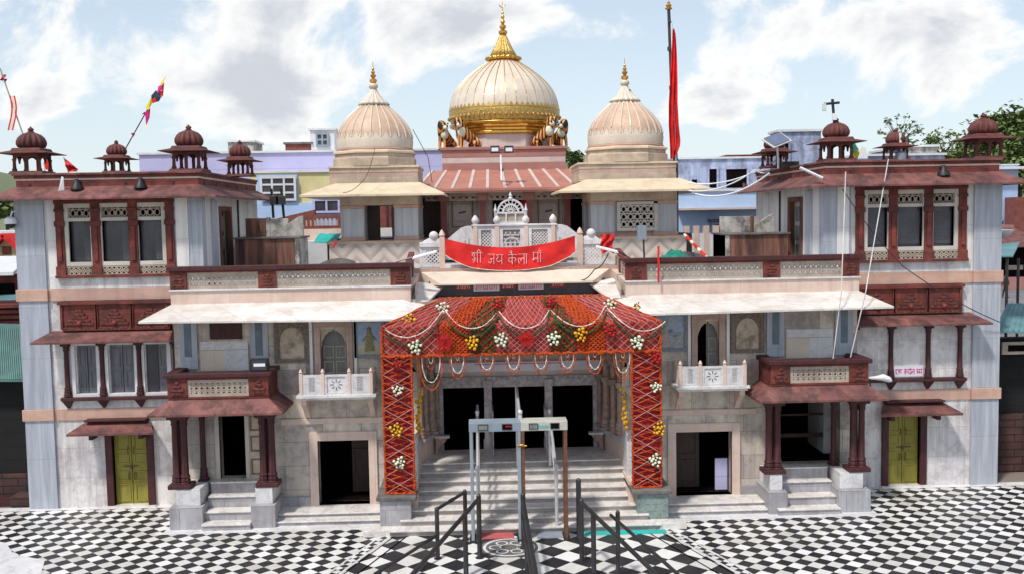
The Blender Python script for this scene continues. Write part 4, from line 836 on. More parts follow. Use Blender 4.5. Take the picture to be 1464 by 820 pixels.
# ------------------------------------------------------------------ staircase
t=empty('staircase',(XC,22.3,0),'wide flight of white marble steps climbing to the main doorway','stairs')
n=8
for k in range(n):
    y0=21.25+k*.30; z0=k*.1375; z1=(k+1)*.1375; hw=[3.0,2.78,2.72,2.66,2.62,2.46,2.44,2.42][k]
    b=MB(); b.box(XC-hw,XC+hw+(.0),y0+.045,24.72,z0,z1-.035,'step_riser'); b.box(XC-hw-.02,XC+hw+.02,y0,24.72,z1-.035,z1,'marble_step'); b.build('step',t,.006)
for s in (-1,1):
    b=MB(); bx(b,s,2.55,3.25,21.62,YM+.05,.0,.72,'green_marble' if s>0 else 'marble_plinth'); bx(b,s,2.42,2.55,22.05,YM+.05,0,.9,'pale_pink'); b.build('pedestal',t,.008)
    b=MB(); bx(b,s,2.42,3.32,21.55,YM,.72,.82,'old_grey'); b.build('pedestal_cap',t,.02)
    b=MB(); b.hexa([(X(s,2.45),22.5,.0),(X(s,2.72),22.5,.0),(X(s,2.72),YM,.0),(X(s,2.45),YM,.0),(X(s,2.45),22.5,2.0),(X(s,2.72),22.5,2.0),(X(s,2.72),YM,2.0),(X(s,2.45),YM,2.0)],'marble_white'); b.build('cheek_wall',t,.008)
    b=MB(); bx(b,s,3.0,3.6,21.28,21.62,0,.14,'marble_step'); b.build('side_step',t,.006)

# ------------------------------------------------------------------ canopy of cloth and flowers
YC=21.8
def can(u,v):  # u metres from axis (at the front), v 0..1 bottom to top
    if v<.58: return Vector((XC+u, YC, 3.95+v/.58*.66))
    f=(v-.58)/.42; k=1-f*(1-1.95/3.14)
    return Vector((XC+.08*f+u*k, YC+1.4*f, 4.61+.49*f))
def wav(p,u,v,a=.03): return p+Vector((0,-abs(math.sin(u*9+v*3))*a-a*.6*math.sin(u*23+v*7),a*.5*math.sin(u*11)))
t=empty('flower_canopy',(XC,YC,3.95),'canopy of red cloth, flower nets and marigold hung over the entrance steps','canopy')
b=MB(); grid=[[tuple(wav(can(-3.14+6.28*i/90,j/16),-3.14+6.28*i/90,j/16)) for i in range(91)] for j in range(17)]; b.sheet(grid,'net_cloth',.02); b.build('cloth',t)
def net(parent,u0,u1,m,step,slope=1.0,r=.009,hb=.035,vmax=1.0,bumpy=0,name='flower_net'):
    b=MB(); 
    def clipline(c,sg):
        pts=[]
        for i in range(61):
            v=i/60*vmax; u=c+sg*slope*v*1.3
            if u0<=u<=u1:
                p=can(u,v); pts.append((p.x,p.y-hb-random.uniform(0,.008),p.z+hb*.4))
            elif pts: break
        if len(pts)>3:
            if bumpy:
                q=[];  
                for a_,c_ in zip(pts,pts[1:]): q+= [a_,tuple((Vector(a_)+Vector(c_))/2)]
                pts=q
            b.tube(pts,r,m,5,bumpy)
    c=u0-2
    while c<u1+2: clipline(c,1); clipline(c,-1); c+=step
    return b.build(name,parent)
for (u0,u1,m,st,r,bp,hb) in ((-3.12,-1.86,'string_pale',.20,.0055,0,.04),(-3.12,-1.86,'orange_bloom',.31,.008,.4,.035),(-1.84,-1.2,'orange_bloom',.105,.017,.45,.045),(-1.18,-.56,'green_leaf',.19,.019,.4,.045),(-1.18,-.56,'orange_bloom',.14,.012,.3,.035),(-.54,.62,'string_pale',.135,.005,0,.04),(-.54,.62,'orange_bloom',.27,.007,.4,.035),
                       (.64,1.22,'green_leaf',.19,.019,.4,.045),(.64,1.22,'orange_bloom',.14,.012,.3,.035),(1.24,1.88,'orange_bloom',.105,.018,.45,.045),(1.9,3.12,'string_pale',.20,.0055,0,.04),(1.9,3.12,'orange_bloom',.31,.008,.4,.035)):
    net(t,u0,u1,m,st,1.0,r,hb,1.0,bp)
for v in (0,1.0):
    b=MB(); b.tube([tuple(can(-3.14+6.28*i/160,v)+Vector((0,-.06,.015*math.sin(i*.9)))) for i in range(161)],.034,'orange_bloom',6,.35); b.build('marigold_edging',t)
for s in (-1,1):
    b=MB(); b.tube([tuple(can(s*3.12,j/24)+Vector((0,-.06,0))) for j in range(25)],.03,'orange_bloom',6,.35); b.build('marigold_edging',t)
b=MB()
for u in (-3.1,-1.6,0,1.6,3.1): b.tube([can(u,0)+Vector((0,.03,0)),can(u,.58)+Vector((0,.05,-.02)),can(u,1)+Vector((0,.05,-.03))],.02,'metal_dark',6)
b.tube([can(-3.1,.58)+Vector((0,.06,-.03)),can(3.1,.58)+Vector((0,.06,-.03))],.02,'metal_dark',6); b.build('support_frame',t)
# side panels
for s in (-1,1):
    lab={-1:'tall red flower panel standing left of the steps, crossed with white strings',1:'tall red flower panel standing right of the steps on a green stone pedestal'}[s]
    t=empty('flower_stand',(X(s,2.79),YC,.84),lab,'flower panel','flower panels flanking the steps')
    x0,x1=sorted((X(s,2.47),X(s,3.12))); z0,z1=.84,3.95
    b=MB(); b.sheet([[(x0+(x1-x0)*i/12,YC-.01*math.sin(i*1.9+j*.7),z0+(z1-z0)*j/40) for i in range(13)] for j in range(41)],'crimson',0); b.box(x0,x1,YC+.02,YC+.05,z0,z1,'wood_dark'); b.build('cloth_backing',t)
    b=MB(); z=z0
    while z<z1-.05:
        for sg in (1,-1):
            zz0,zz1=z+random.uniform(-.02,.02),z+.2+random.uniform(-.03,.03)
            if sg<0: zz0,zz1=zz1,zz0
            b.tube([(x0+(x1-x0)*i/16,YC-.035-random.uniform(0,.01),min(z1,max(z0,zz0+(zz1-zz0)*i/16))) for i in range(17)],.0125,'orange_bloom',5,.4)
        z+=.145
    b.build('marigold_net',t)
    b=MB(); z=z0+.02
    while z<z1-.35:
        b.tube([(x0+.02,YC-.06,z),(x1-.02,YC-.06,z+.36)],.0075,'string_pale',5); b.tube([(x0+.02,YC-.065,z+.36),(x1-.02,YC-.065,z)],.0075,'string_pale',5); z+=.385
    b.build('white_string_net',t)
    b=MB(); 
    for pts in ([(x0,YC-.05,z0+(z1-z0)*j/90) for j in range(91)],[(x1,YC-.05,z0+(z1-z0)*j/90) for j in range(91)],[(x0+(x1-x0)*j/18,YC-.05,z0) for j in range(19)]): b.tube(pts,.026,'orange_bloom',6,.35)
    b.build('marigold_edging',t)
# bouquets: every one a thing with its own blooms
def mk_bloom(m,kind):
    b=MB()
    if kind=='star':
        for k in range(7):
            a=k*2*math.pi/7; p=Vector((math.cos(a),-.25,math.sin(a))); q=Vector((-math.sin(a),0,math.cos(a)))
            b.add([(0,-.01,0),tuple(p*.05+q*.018),tuple(p*.10),tuple(p*.05-q*.018)],[(0,1,2,3)],m)
    else: b.ball((0,0,0),.042,m,9,6,.9); b.ball((0,-.02,.0),.03,m,7,4,.9)
    o=b.build('bloom'); me=o.data; bpy.data.objects.remove(o); return me
BL={'white':mk_bloom('white_bloom',''),'yellow':mk_bloom('yellow_bloom',''),'red':mk_bloom('red_bloom',''),'star':mk_bloom('red_bloom','star')}
lb=MB()
for k in range(14):
    a=random.uniform(0,6.28); r=random.uniform(.05,.15); p=Vector((r*math.cos(a),random.uniform(-.01,.03),r*math.sin(a))); q=Vector((-math.sin(a),.2,math.cos(a)))*.03; d=Vector((math.cos(a),0,math.sin(a)))*.06
    lb.add([tuple(p-d*.6),tuple(p+q),tuple(p+d),tuple(p-q)],[(0,1,2,3)],'green_leaf')
lo=lb.build('foliage'); LEAFME=lo.data; bpy.data.objects.remove(lo)
def bouquet(px,py,Y,kind,label,scale=1.0,n=12,shape=1.0):
    p=at(px,py,Y); t=empty('flower_bouquet',(p.x,p.y-.08,p.z),label,'bouquet','flower bouquets pinned to the entrance decoration')
    o=bpy.data.objects.new('foliage',LEAFME); COL.objects.link(o); o.parent=t; o.rotation_euler=(0,random.uniform(0,6),0); o.scale=(scale,)*3
    for k in range(n):
        a=k*2.399; r=.045*math.sqrt(k+.3)*scale
        o=bpy.data.objects.new('bloom',BL[kind]); COL.objects.link(o); o.parent=t
        o.location=(r*math.cos(a)+random.uniform(-.012,.012),-.05-random.uniform(0,.06),r*math.sin(a)*shape+random.uniform(-.012,.012)); q=scale*random.uniform(.72,1.05); o.scale=(q,)*3; o.rotation_euler=(0,random.uniform(0,6),random.uniform(-.4,.4))
    return t
YT=22.6
for a in [(633,440,YC+.85,'white','white bouquet at the upper left corner of the canopy'),(871,435,YC+.85,'white','white bouquet at the upper right corner of the canopy'),
 (585,458,YC+.35,'yellow','yellow bouquet on the upper left slope of the canopy, against the white awning'),(594,495,YC,'white','leftmost white bouquet on the lower front of the canopy, above the left flower panel'),
 (636,487,YC,'star','spiky red bouquet between the leftmost white and left yellow bouquets on the canopy front'),(675,488,YC,'yellow','left of the two yellow bouquets on the front of the canopy'),
 (716,484,YC,'white','second white bouquet from the left on the lower front of the canopy'),(713,437,YC+.85,'red','red bouquet on the top edge of the canopy, left of its middle'),
 (752,483,YC,'star','spiky red bouquet at the very middle of the canopy front'),(788,433,YC+.85,'red','larger red bouquet on the top edge of the canopy, right of its middle'),
 (791,483,YC,'white','third white bouquet from the left on the lower front of the canopy'),(829,477,YC,'yellow','right of the two yellow bouquets on the front of the canopy'),
 (871,470,YC,'red','narrow red bouquet under the upper right white one on the canopy'),(909,488,YC,'white','rightmost white bouquet on the lower front of the canopy, above the right flower panel'),
 (910,437,YC+.5,'yellow','small yellow bouquet on the upper right slope of the canopy',.6,6),
 (568,518,YC,'red','red bouquet at the top of the left flower panel',.85,9),(570,556,YC,'white','upper white bouquet on the left flower panel',.85,10),(567,612,YC,'yellow','yellow bouquet halfway up the left flower panel',.95,12),(572,659,YC,'white','lower white bouquet on the left flower panel',.9,12),
 (935,508,YC,'red','red bouquet at the top of the right flower panel',.95,11),(937,551,YC,'white','upper white bouquet on the right flower panel',.85,10),(941,610,YC,'yellow','yellow bouquet halfway up the right flower panel',.95,13),(935,655,YC,'white','lower white bouquet on the right flower panel',.9,12)]:
    bouquet(*a)
# garlands swagged over the canopy
def swag(px0,py0,px1,py1,drop,m,Y0,r,name,label,off=0):
    a=at(px0,py0,Y0); c=at(px1,py1,Y0); pts=[]
    n_=56
    for i in range(n_+1):
        f=i/n_; x=a.x+(c.x-a.x)*f; z=a.z+(c.z-a.z)*f-drop*(1-(2*f-1)**2)
        # rest on the canopy surface
        zz=min(5.08,max(3.97,z)); y=YC if zz<=4.61 else YC+1.4*(zz-4.61)/.49
        yy=y-.09-off
        # keep the same sighting height while sliding back on the slope
        pts.append((x,yy,zz+(.0)))
    b=MB(); b.tube(pts,r,m,6,.35); return tag(b.build(name),label,'garland','garlands swagged over the canopy')
sw=[(552,470,632,446),(634,446,712,448),(714,448,788,446),(790,446,870,442),(872,442,950,458)]
nm=['leftmost','second','middle','fourth','rightmost']
for i,(a,b_,c,d) in enumerate(sw):
    swag(a,b_,c,d,.33,'string_white',YC+.0,.011,'white_garland',f'{nm[i]} white swag across the canopy, hung between its upper bouquets' if i not in(2,) else 'middle white swag across the canopy, between the two red bouquets',.02)
    swag(a,b_+6,c,d+6,.42,'green_leaf',YC+.0,.022,'green_garland',f'{nm[i]} green and orange swag just below a white one on the canopy',.01)
# loops hanging under the canopy edge
lx=[(616,.52,1.25),(654,.36,.85),(696,.36,.72),(734,.34,.72),(773,.34,.72),(811,.36,.72),(850,.36,.8),(890,.42,1.0)]
on=['first','second','third','fourth','fifth','sixth','seventh','eighth']
for i,(px,wd,dp) in enumerate(lx):
    c=at(px,508-i*.9,YC); t=empty('garland_loop',(c.x,YC,3.95),f'{on[i]} hanging garland loop from the left under the canopy edge, orange outside and white inside','garland','garland loops hanging below the canopy')
    for (k,m,r,nm2) in ((1.0,'orange_bloom',.014,'orange_string'),(.78,'string_white',.010,'white_string'),(.42,'orange_bloom',.011,'small_orange_string'),(.24,'string_white',.008,'small_white_string')):
        b=MB(); w2=wd*.5*(k if k>.5 else k*.8); d2=dp*.62*(k if k>.5 else k*.95)
        b.tube([(c.x+w2*math.cos(math.pi*j/26),YC-.03-.01*k+.02*math.sin(j),3.95-d2*max(0,math.sin(math.pi*j/26))**.8) for j in range(27)],r,m,5,.35); b.build(nm2,t)
# hanging white blossom strings by the recess walls
for s in (-1,1):
    b=MB(); x=X(s,2.3)
    for q in (0,.07): b.tube([(x+s*q,22.3,3.9-.08*j) for j in range(14 if q else 11)],.012,'yellow_bloom' if q else 'orange_bloom',5,.4)
    b.ball((x,22.3,3.0),.05,'yellow_bloom'); tag(b.build('hanging_flower_string'),'orange string of flowers dangling inside the '+('left' if s<0 else 'right')+' end of the canopy','garland')
    b=MB(); x=X(s,2.42)
    for k in range(26): b.ball((x+random.uniform(-.05,.05)-s*.03,22.4+random.uniform(-.05,.05),2.05+k*.034),random.uniform(.03,.055),'yellow_bloom' if k%3 else 'gold_relief',6,4)
    tag(b.build('marigold_bunch'),'yellow marigold bunch fixed behind the '+('left' if s<0 else 'right')+' flower panel','flowers')

# ------------------------------------------------------------------ metal detectors, mats, rails
def detector(x0,x1,y,label,mats,h=2.62):
    t=empty('metal_detector_gate',((x0+x1)/2,y,0),label,'security gate','walk-through detector gates')
    for x,m in ((x0,mats[0]),(x1,mats[1])):
        b=MB(); b.box(x-.034,x+.034,y-.22,y+.22,.02,h-.2,m); b.box(x-.07,x+.07,y-.26,y+.26,0,.05,'black_metal'); b.box(x-.038,x+.038,y-.03,y+.03,.06,h-.22,'steel' if m!='rust' else 'rust'); b.build('side_panel',t,.008)
    b=MB(); b.box(x0-.045,x1+.045,y-.22,y+.22,h-.2,h,mats[2]); hd=b.build('header',t,.01)
    xm=(x0+x1)/2; w2=(x1-x0)
    for k,(a,c,m) in enumerate(((.16,.34,'panel_grey'),(.66,.84,'black_void'))):
        b=MB(); b.box(x0+w2*a,x0+w2*c,y-.232,y-.221,h-.15,h-.05,m); frame(b,x0+w2*a-.015,x0+w2*c+.015,h-.165,h-.035,y-.236,y-.222,.015,'metal_dark'); dp=b.build('display_window',hd)
    return t,hd
dt,hd=detector(-.31,.72,20.95,'blue-grey detector gate, left of the pair at the foot of the steps',('grey_paint','grey_paint','grey_paint'))
b=MB(); b.box(.43,.55,20.71,20.716,2.52,2.545,'red_bloom'); b.build('red_display_digits',hd)
dt,hd=detector(.80,1.72,20.95,'cream detector gate with rusty side panels, right one at the foot of the steps',('rust','rust','cream_paint'))
q=MB()
for k in range(7): q.bar(1.14+k*.035,2.47,1.15+k*.035,2.53 if k%2 else 2.56,.012,20.718,20.726,'teal_cloth')
q.build('small_teal_lettering',hd)
b=MB(); b.tube([(.76,20.7,2.1),(.74,20.72,2.12),(.8,20.7,2.13),(.76,20.7,2.1)],.02,'gold',5); b.tube([(.66,20.72,2.12),(.88,20.72,2.1)],.018,'gold',5); tag(b.build('cord_tie'),'yellow cord tying the two detector gates together','cord')
def mat_(name,px0,px1,py0,py1,m,label):
    a=atg(px0,py1); c=atg(px1,py0); b=MB(); b.box(a.x,c.x,a.y,c.y,.006,.03,m); tag(b.build(name,bev=.006,origin=(a.x,a.y,0)),label,'mat')
mat_('foot_mat',684,734,760,771,'pink_mat','faded pink mat under the left detector gate')
mat_('foot_mat',768,806,759,770,'grey_mat','grey ramp mat under the right detector gate')
a=atg(836,765); c=atg(958,757); b=MB(); b.box(a.x,X(1,3.1),21.0,21.24,.006,.022,'teal_cloth'); tag(b.build('carpet_strip'),'long teal carpet strip laid along the foot of the steps on the right','carpet')
def rail(pts_posts, pts_rails, label, m='metal_dark', r=.045, pr=.05):
    p=pts_posts[0][0]; t=empty('queue_railing',(p[0],p[1],0),label,'railing','pipe railings before the steps')
    for (x,y,_),h in pts_posts:
        b=MB(); b.tube([(x,y,0),(x,y,h)],pr,m,12); b.lathe([(pr*1.8,0),(pr*1.8,.02),(pr,.03)],x,y,m,12); b.ball((x,y,h),pr,m,10,6); b.build('post',t)
    for pts in pts_rails:
        b=MB(); b.tube(pts,r,m,12)
        mid=(Vector(pts[0])+Vector(pts[-1]))/2; d=(Vector(pts[-1])-Vector(pts[0])).normalized(); b.tube([mid-d*.08,mid+d*.08],r*1.22,m,12); b.build('handrail',t)
    return t
def post(px,py): p=atg(px,py); return (p.x,p.y,0)
H1=1.12
P1=post(686,797)
def thru(start,px,py,z,k=1.0):
    """point where the bar passes the sighting (px,py) at height z, prolonged k times"""
    a=Vector(start); p=atg(px,py,z); return tuple(a+(p-a)*k)
def along(a,c,y): a=Vector(a); c=Vector(c); return a.lerp(c,(y-a.y)/(c.y-a.y))
S=(P1[0],P1[1],1.25); E1=thru(S,590,820,1.22,2.2); m_=along(S,E1,18.75)
rail([(P1,1.3),((m_.x,m_.y,0),m_.z-.04)],[[S,E1]],'long pipe railing running from the left detector gate down to the lower left',r=.043)
P2=post(626,798); P3=post(666,771)
rail([(P2,1.05),(P3,1.08)],[[(P2[0],P2[1],1.04),(P3[0],P3[1],1.06)]],'short pipe railing left of the detector gates, two posts and one bar',r=.035,pr=.045)
S=(P2[0],P2[1],.5); E1=thru(S,540,818,.42,2.0); m_=along(S,E1,18.0)
rail([((m_.x,m_.y,0),m_.z)],[[S,E1]],'low pipe railing slanting away to the lower left beside the walkway',r=.035,pr=.04)
Pc=(post(744,772)[0]+.05,20.3,0)
S=(Pc[0],20.3,1.05); E1=thru(S,766,820,1.03,2.5); E2=(E1[0]+.02,E1[1],E1[2]-.42); m_=along(S,E1,18.9)
rail([(Pc,1.15),((m_.x,m_.y,0),m_.z)],[[S,E1],[(Pc[0]+.0,20.3,.62),E2]],'central double pipe railing coming straight towards the viewer',r=.046)
P4=post(832,803); P5=post(828,770)
S=(P4[0],P4[1],1.24); E1=thru(S,938,820,1.2,2.2); m_=along(S,E1,18.6)
rail([(P4,1.27),((m_.x,m_.y,0),m_.z-.03)],[[S,E1]],'long pipe railing running from the right detector gate down to the lower right',r=.043)
b=MB(); b.tube([(P5[0],P5[1],0),(P5[0],P5[1],1.3)],.055,'metal_dark',12); b.ball((P5[0],P5[1],1.3),.055,'metal_dark'); tag(b.build('bollard_post',origin=(P5[0],P5[1],0)),'stout dark pipe post standing alone right of the detector gates','post')
P6=post(884,826); S=(P6[0]-.12,P6[1]+.1,1.22); E1=thru(S,960,812,1.15,2.4)
rail([(P6,1.3)],[[S,E1]],'outer pipe railing with a T head at the lower right, beside the walkway',r=.034,pr=.045)
# steel handrails on the stairs
for s,x,xt,lab in ((-1,-.19,.02,'left polished steel handrail climbing the steps behind the detector gates'),(1,1.55,1.45,'right polished steel handrail climbing the steps behind the detector gates')):
    t=empty('steel_handrail',(x,21.3,0),lab,'handrail','polished handrails on the steps')
    for k,(y,z) in enumerate(((21.35,.14),(23.3,1.0))):
        b=MB(); b.tube([(x,y,z),(x,y,z+1.32)],.04,'steel',12); b.ball((x,y,z+1.34),.055,'steel'); b.build('post',t)
    b=MB(); b.tube([(x,21.35,1.42),(x,23.35,2.28),(x,24.3,2.30)],.032,'steel',10); b.build('upper_bar',t)
    b=MB(); b.tube([(x+.02,21.35,.9),(x+.02,23.3,1.75)],.026,'steel',10); b.build('lower_bar',t)
b=MB(); x=.76; b.tube([(x,21.1,0),(x,21.1,2.7)],.045,'steel',12); b.ball((x,21.1,2.76),.06,'steel'); b.tube([(x,21.1,2.66),(x,23.3,3.0)],.03,'steel',8); b.tube([(x,23.3,1.0),(x,23.3,3.0)],.03,'steel',8); tag(b.build('steel_handrail',origin=(x,21.1,0)),'middle polished steel handrail with a round cap between the two gates','handrail','polished handrails on the steps')

# ------------------------------------------------------------------ upper level: floor, marble railing, banner
YB=25.75
b=MB(); b.box(XC-4.6,XC+4.6,27.0,29.2,5.3,5.66,'terrace_floor'); b.box(XC-1.4,XC+1.4,25.9,31.2,5.3,6.28,'hall_white'); tag(b.build('upper_terrace'),kind='structure')
t=empty('marble_railing',(.75,YB,5.6),'pierced white marble railing with a domed crest above the entrance','railing')
def AB(px,py): p=at(px,py,YB); return p.x,p.z
xs=[AB(p,350)[0] for p in (680,711,752,791)]
zb,zt=5.72,6.78
for k in range(3):
    b=MB(); frame(b,xs[k]+.05,xs[k+1]-.05,5.95,zt-.02,YB-.05,YB+.05,.1,'marble_white')
    b.box(xs[k]+.15,xs[k+1]-.15,YB+.02,YB+.03,6.05,zt-.12,'cream_jali')
    if k==1:
        cx=(xs[1]+xs[2])/2
        for q in range(5): b.bar(cx-.24,6.12+.1*q,cx+.24,6.12+.1*q,.03,YB-.02,YB+.02,'marble_white')
        for q in range(9): b.bar(cx-.24+.06*q,6.06,cx-.24+.06*q+(.04 if q%2 else -.04),6.6,.022,YB-.022,YB+.018,'marble_white')
        for a_ in range(10): a0=math.pi*a_/10; a1=math.pi*(a_+1)/10; b.bar(cx+.22*math.cos(a0),6.2+.26*math.sin(a0),cx+.22*math.cos(a1),6.2+.26*math.sin(a1),.035,YB-.03,YB+.02,'marble_white')
    else: jali(b,xs[k]+.14,xs[k+1]-.14,6.04,zt-.11,YB-.02,YB+.015,.085,'marble_white','x',.022,.01)
    b.build('railing_panel',t)
for x in xs:
    b=MB(); b.box(x-.055,x+.055,YB-.08,YB+.08,5.72,zt+.04,'pale_pink'); b.lathe([(.05,zt+.04),(.09,zt+.09),(.10,zt+.15),(.06,zt+.22),(.02,zt+.27)],x,YB,'marble_white',12); b.build('post',t,.006)
b=MB(); b.box(xs[0]-.1,xs[3]+.1,YB-.09,YB+.09,zt-.02,zt+.03,'marble_white'); b.box(xs[0]-.1,xs[3]+.1,YB-.1,YB+.1,5.85,5.95,'marble_white'); b.build('coping',t,.008)
for sg,x in ((-1,xs[0]),(1,xs[3])):
    b=MB(); pts=[(x+sg*.05,5.9),(x+sg*.05,zt-.08),(x+sg*.12,zt-.0),(x+sg*.22,zt+.0)]+[(x+sg*(.3+.62*f),zt-.0-.5*f**1.1) for f in (.1,.3,.5,.75,1)]+[(x+sg*1.0,5.9)]
    b.poly(pts,YB-.03,YB+.03,'marble_white')
    for q in range(4): b.box(x+sg*(.15+.1*q),x+sg*(.19+.1*q),YB-.035,YB-.03,6.2,6.3+.05*(3-q),'cream_jali')
    b.build('scroll_wing',t,.01)
# crest
cx,_=AB(730,300); zc=6.84; b=MB()
b.box(cx-.37,cx+.37,YB-.05,YB+.05,zc-.03,zc+.03,'marble_white'); b.box(cx-.37,cx+.37,YB-.04,YB+.04,zc+.24,zc+.29,'marble_white')
for q in range(4): b.box(cx-.37+.247*q-.02,cx-.37+.247*q+.02,YB-.04,YB+.04,zc+.03,zc+.24,'marble_white')
b.box(cx-.35,cx+.35,YB+.0,YB+.01,zc+.03,zc+.24,'cream_jali')
for rr in (.33,.2):
    for a_ in range(16): a0=math.pi*a_/16; a1=math.pi*(a_+1)/16; b.bar(cx+rr*math.cos(a0),zc+.29+rr*.95*math.sin(a0),cx+rr*math.cos(a1),zc+.29+rr*.95*math.sin(a1),.05,YB-.035,YB+.035,'marble_white')
for a_ in range(1,9): a0=math.pi*a_/9; b.bar(cx,zc+.29,cx+.33*math.cos(a0),zc+.29+.31*math.sin(a0),.022,YB-.03,YB+.03,'marble_white')
b.lathe([(.04,zc+.58),(.06,zc+.64),(.03,zc+.68),(.045,zc+.71),(.008,zc+.80)],cx,YB,'marble_white',10); b.build('domed_crest',t)
for q in (-.4,.4):
    b=MB(); b.lathe([(.03,zc),(.035,zc+.3),(.05,zc+.33),(.03,zc+.37),(.005,zc+.5)],cx+q,YB,'marble_white',10); b.build('crest_pinnacle',t)
# flanking marble parapets with a carved resting figure
for s,p0,p1,pp in ((-1,600,636,632),(1,826,860,829)):
    x0=at(p0,350,25.3).x; x1=at(p1,350,25.3).x; xp=at(pp,350,25.3).x
    tt=empty('terrace_parapet',((x0+x1)/2,25.3,5.6),'low white pierced parapet with a ball-topped slab at the '+('left' if s<0 else 'right')+' end of the red banner','parapet','white parapets beside the banner')
    b=MB(); jali(b,x0,x1,5.72,6.25,25.28,25.33,.10,'marble_white','x',.03,.07); b.box(x0-.06,x1+.06,25.2,25.42,5.62,5.72,'marble_white'); b.build('pierced_panel',tt,.005)
    b=MB(); b.box(xp-.07,xp+.07,25.2,25.36,5.66,6.5,'pale_pink'); b.lathe([(.05,6.5),(.085,6.55),(.06,6.62),(.01,6.7)],xp,25.28,'pale_pink',10); b.build('post',tt,.008)
    xm=(x0+x1)/2; b=MB(); b.box(x0,x1,25.24,25.44,6.25,6.38,'marble_white'); b.frustum((x0+.05,x1-.05,25.26,25.42),6.38,(xm-.1,xm+.14,25.28,25.4),6.48,'marble_white'); b.ball((xm+.04,25.33,6.54),.12,'marble_white',14,8); b.build('carved_capstone',tt,.01)
b=MB(); b.box(at(636,0+370,25.6).x,at(826,370,25.6).x,25.0,25.2,5.72,5.80,'marble_white'); tag(b.build('marble_ledge',bev=.006),'white marble ledge under the red banner','ledge')

# glyph strokes, box height 1 (headline at y=1)
def arc(cx,cy,r,a0,a1,n=10,ry=None):
    return [(cx+r*math.cos(R(a0+(a1-a0)*i/n)),cy+(ry or r)*math.sin(R(a0+(a1-a0)*i/n))) for i in range(n+1)]
GL={
 'shri':([[(.12,.68),(.08,.80),(.18,.92),(.32,.88),(.35,.74),(.24,.62),(.40,.46),(.36,.2),(.16,.02)],[(.40,.45),(.08,.24)],[(.60,1),(.60,0)],[(.92,1),(.92,0)],arc(.76,1.0,.16,180,0,10,.28)],1.12),
 'ja':([[(.62,.52),(.28,.56),(.38,.40),(.36,.22),(.24,.12),(.12,.16),(.06,.28)],[(.62,1),(.62,0)]],.74),
 'ya':([[(.08,.95),(.2,.86),(.2,.66),(.08,.58)]+arc(.28,.5,.22,180,330),[(.46,.4),(.6,.34)],[(.60,1),(.60,0)]],.74),
 'kai':([arc(.24,.48,.18,20,340,12,.22)+[(.42,.42),(.42,.55)],[(.42,1),(.42,0)],[(.42,.62)]+arc(.62,.5,.16,120,-80,8,.2),[(.42,1),(.28,1.22),(.16,1.28)],[(.42,1),(.36,1.34),(.26,1.42)]],.9),
 'la':([[(.16,.08),(.06,.2),(.04,.42),(.12,.58),(.24,.56),(.30,.42),(.28,.26)],[(.29,.44),(.38,.60),(.5,.62),(.62,.5)],[(.62,1),(.62,0)],[(.85,1),(.85,0)]],.95),
 'ma':([[(.12,1),(.12,.22)]+arc(.12,.3,.09,270,0,6)+[(.12,.4),(.55,.4)],[(.55,1),(.55,0)],[(.82,1),(.82,0)],arc(.72,1.28,.13,200,340),[(.7,1.36),(.76,1.42)]],.95),
 'tra':([[(.35,1),(.35,.82)]+arc(.36,.55,.24,110,290),[(.2,.1),(.36,.22),(.52,.05)]],.62),
 'sta':([[(.08,.9),(.28,.8),(.22,.58),(.08,.5),(.3,.2)],[(.1,.6),(.42,.6)],[(.62,1),(.62,.84)]+arc(.64,.55,.22,110,310)],.95),
 'kan':([arc(.22,.48,.16,20,340,12,.2)+[(.38,.45)],[(.38,1),(.38,0)],[(.38,.6)]+arc(.56,.5,.14,120,-80,8,.18),[(.36,1.2),(.42,1.24)]],.8),
 'tro':([[(.3,1),(.3,.82)]+arc(.31,.55,.22,110,290),[(.18,.1),(.32,.22),(.46,.05)],[(.62,1),(.62,0)],[(.62,1),(.5,1.25),(.36,1.3)]],.74),
 'l':([[(.16,.08),(.06,.2),(.04,.42),(.12,.58),(.24,.56),(.30,.42),(.28,.26)],[(.29,.44),(.38,.60),(.5,.62),(.6,.5)],[(.60,1),(.60,0)]],.72),
 'roo':([[(.16,.9),(.36,.78),(.3,.58),(.12,.5),(.36,.12)],[(.28,.46),(.5,.5),(.52,.3),(.4,.26)]],.62),
 'm':([[(.12,1),(.12,.22)]+arc(.12,.3,.09,270,0,6)+[(.12,.4),(.55,.4)],[(.55,1),(.55,0)]],.68)}
def write(mb, words, x, z, h, ypos, w_, m, th=.006, gap=.35, sx=1.0):
    """ypos(x,z)->y ; returns end x"""
    k=0
    for word in words:
        x0=x
        for g_ in word:
            st,adv=GL[g_]
            for s_ in st:
                for (a,b_),(c,d) in zip(s_,s_[1:]):
                    X0,Z0,X1,Z1=x+a*h*sx,z+b_*h,x+c*h*sx,z+d*h; y=ypos((X0+X1)/2,(Z0+Z1)/2); k+=1
                    mb.bar(X0,Z0,X1,Z1,w_,y-th-.0002*(k%7),y,m)
            x+=adv*h*sx
        mb.bar(x0,z+h,x,z+h,w_,ypos((x0+x)/2,z+h)-th-.002,ypos((x0+x)/2,z+h),m); x+=gap*h
    return x
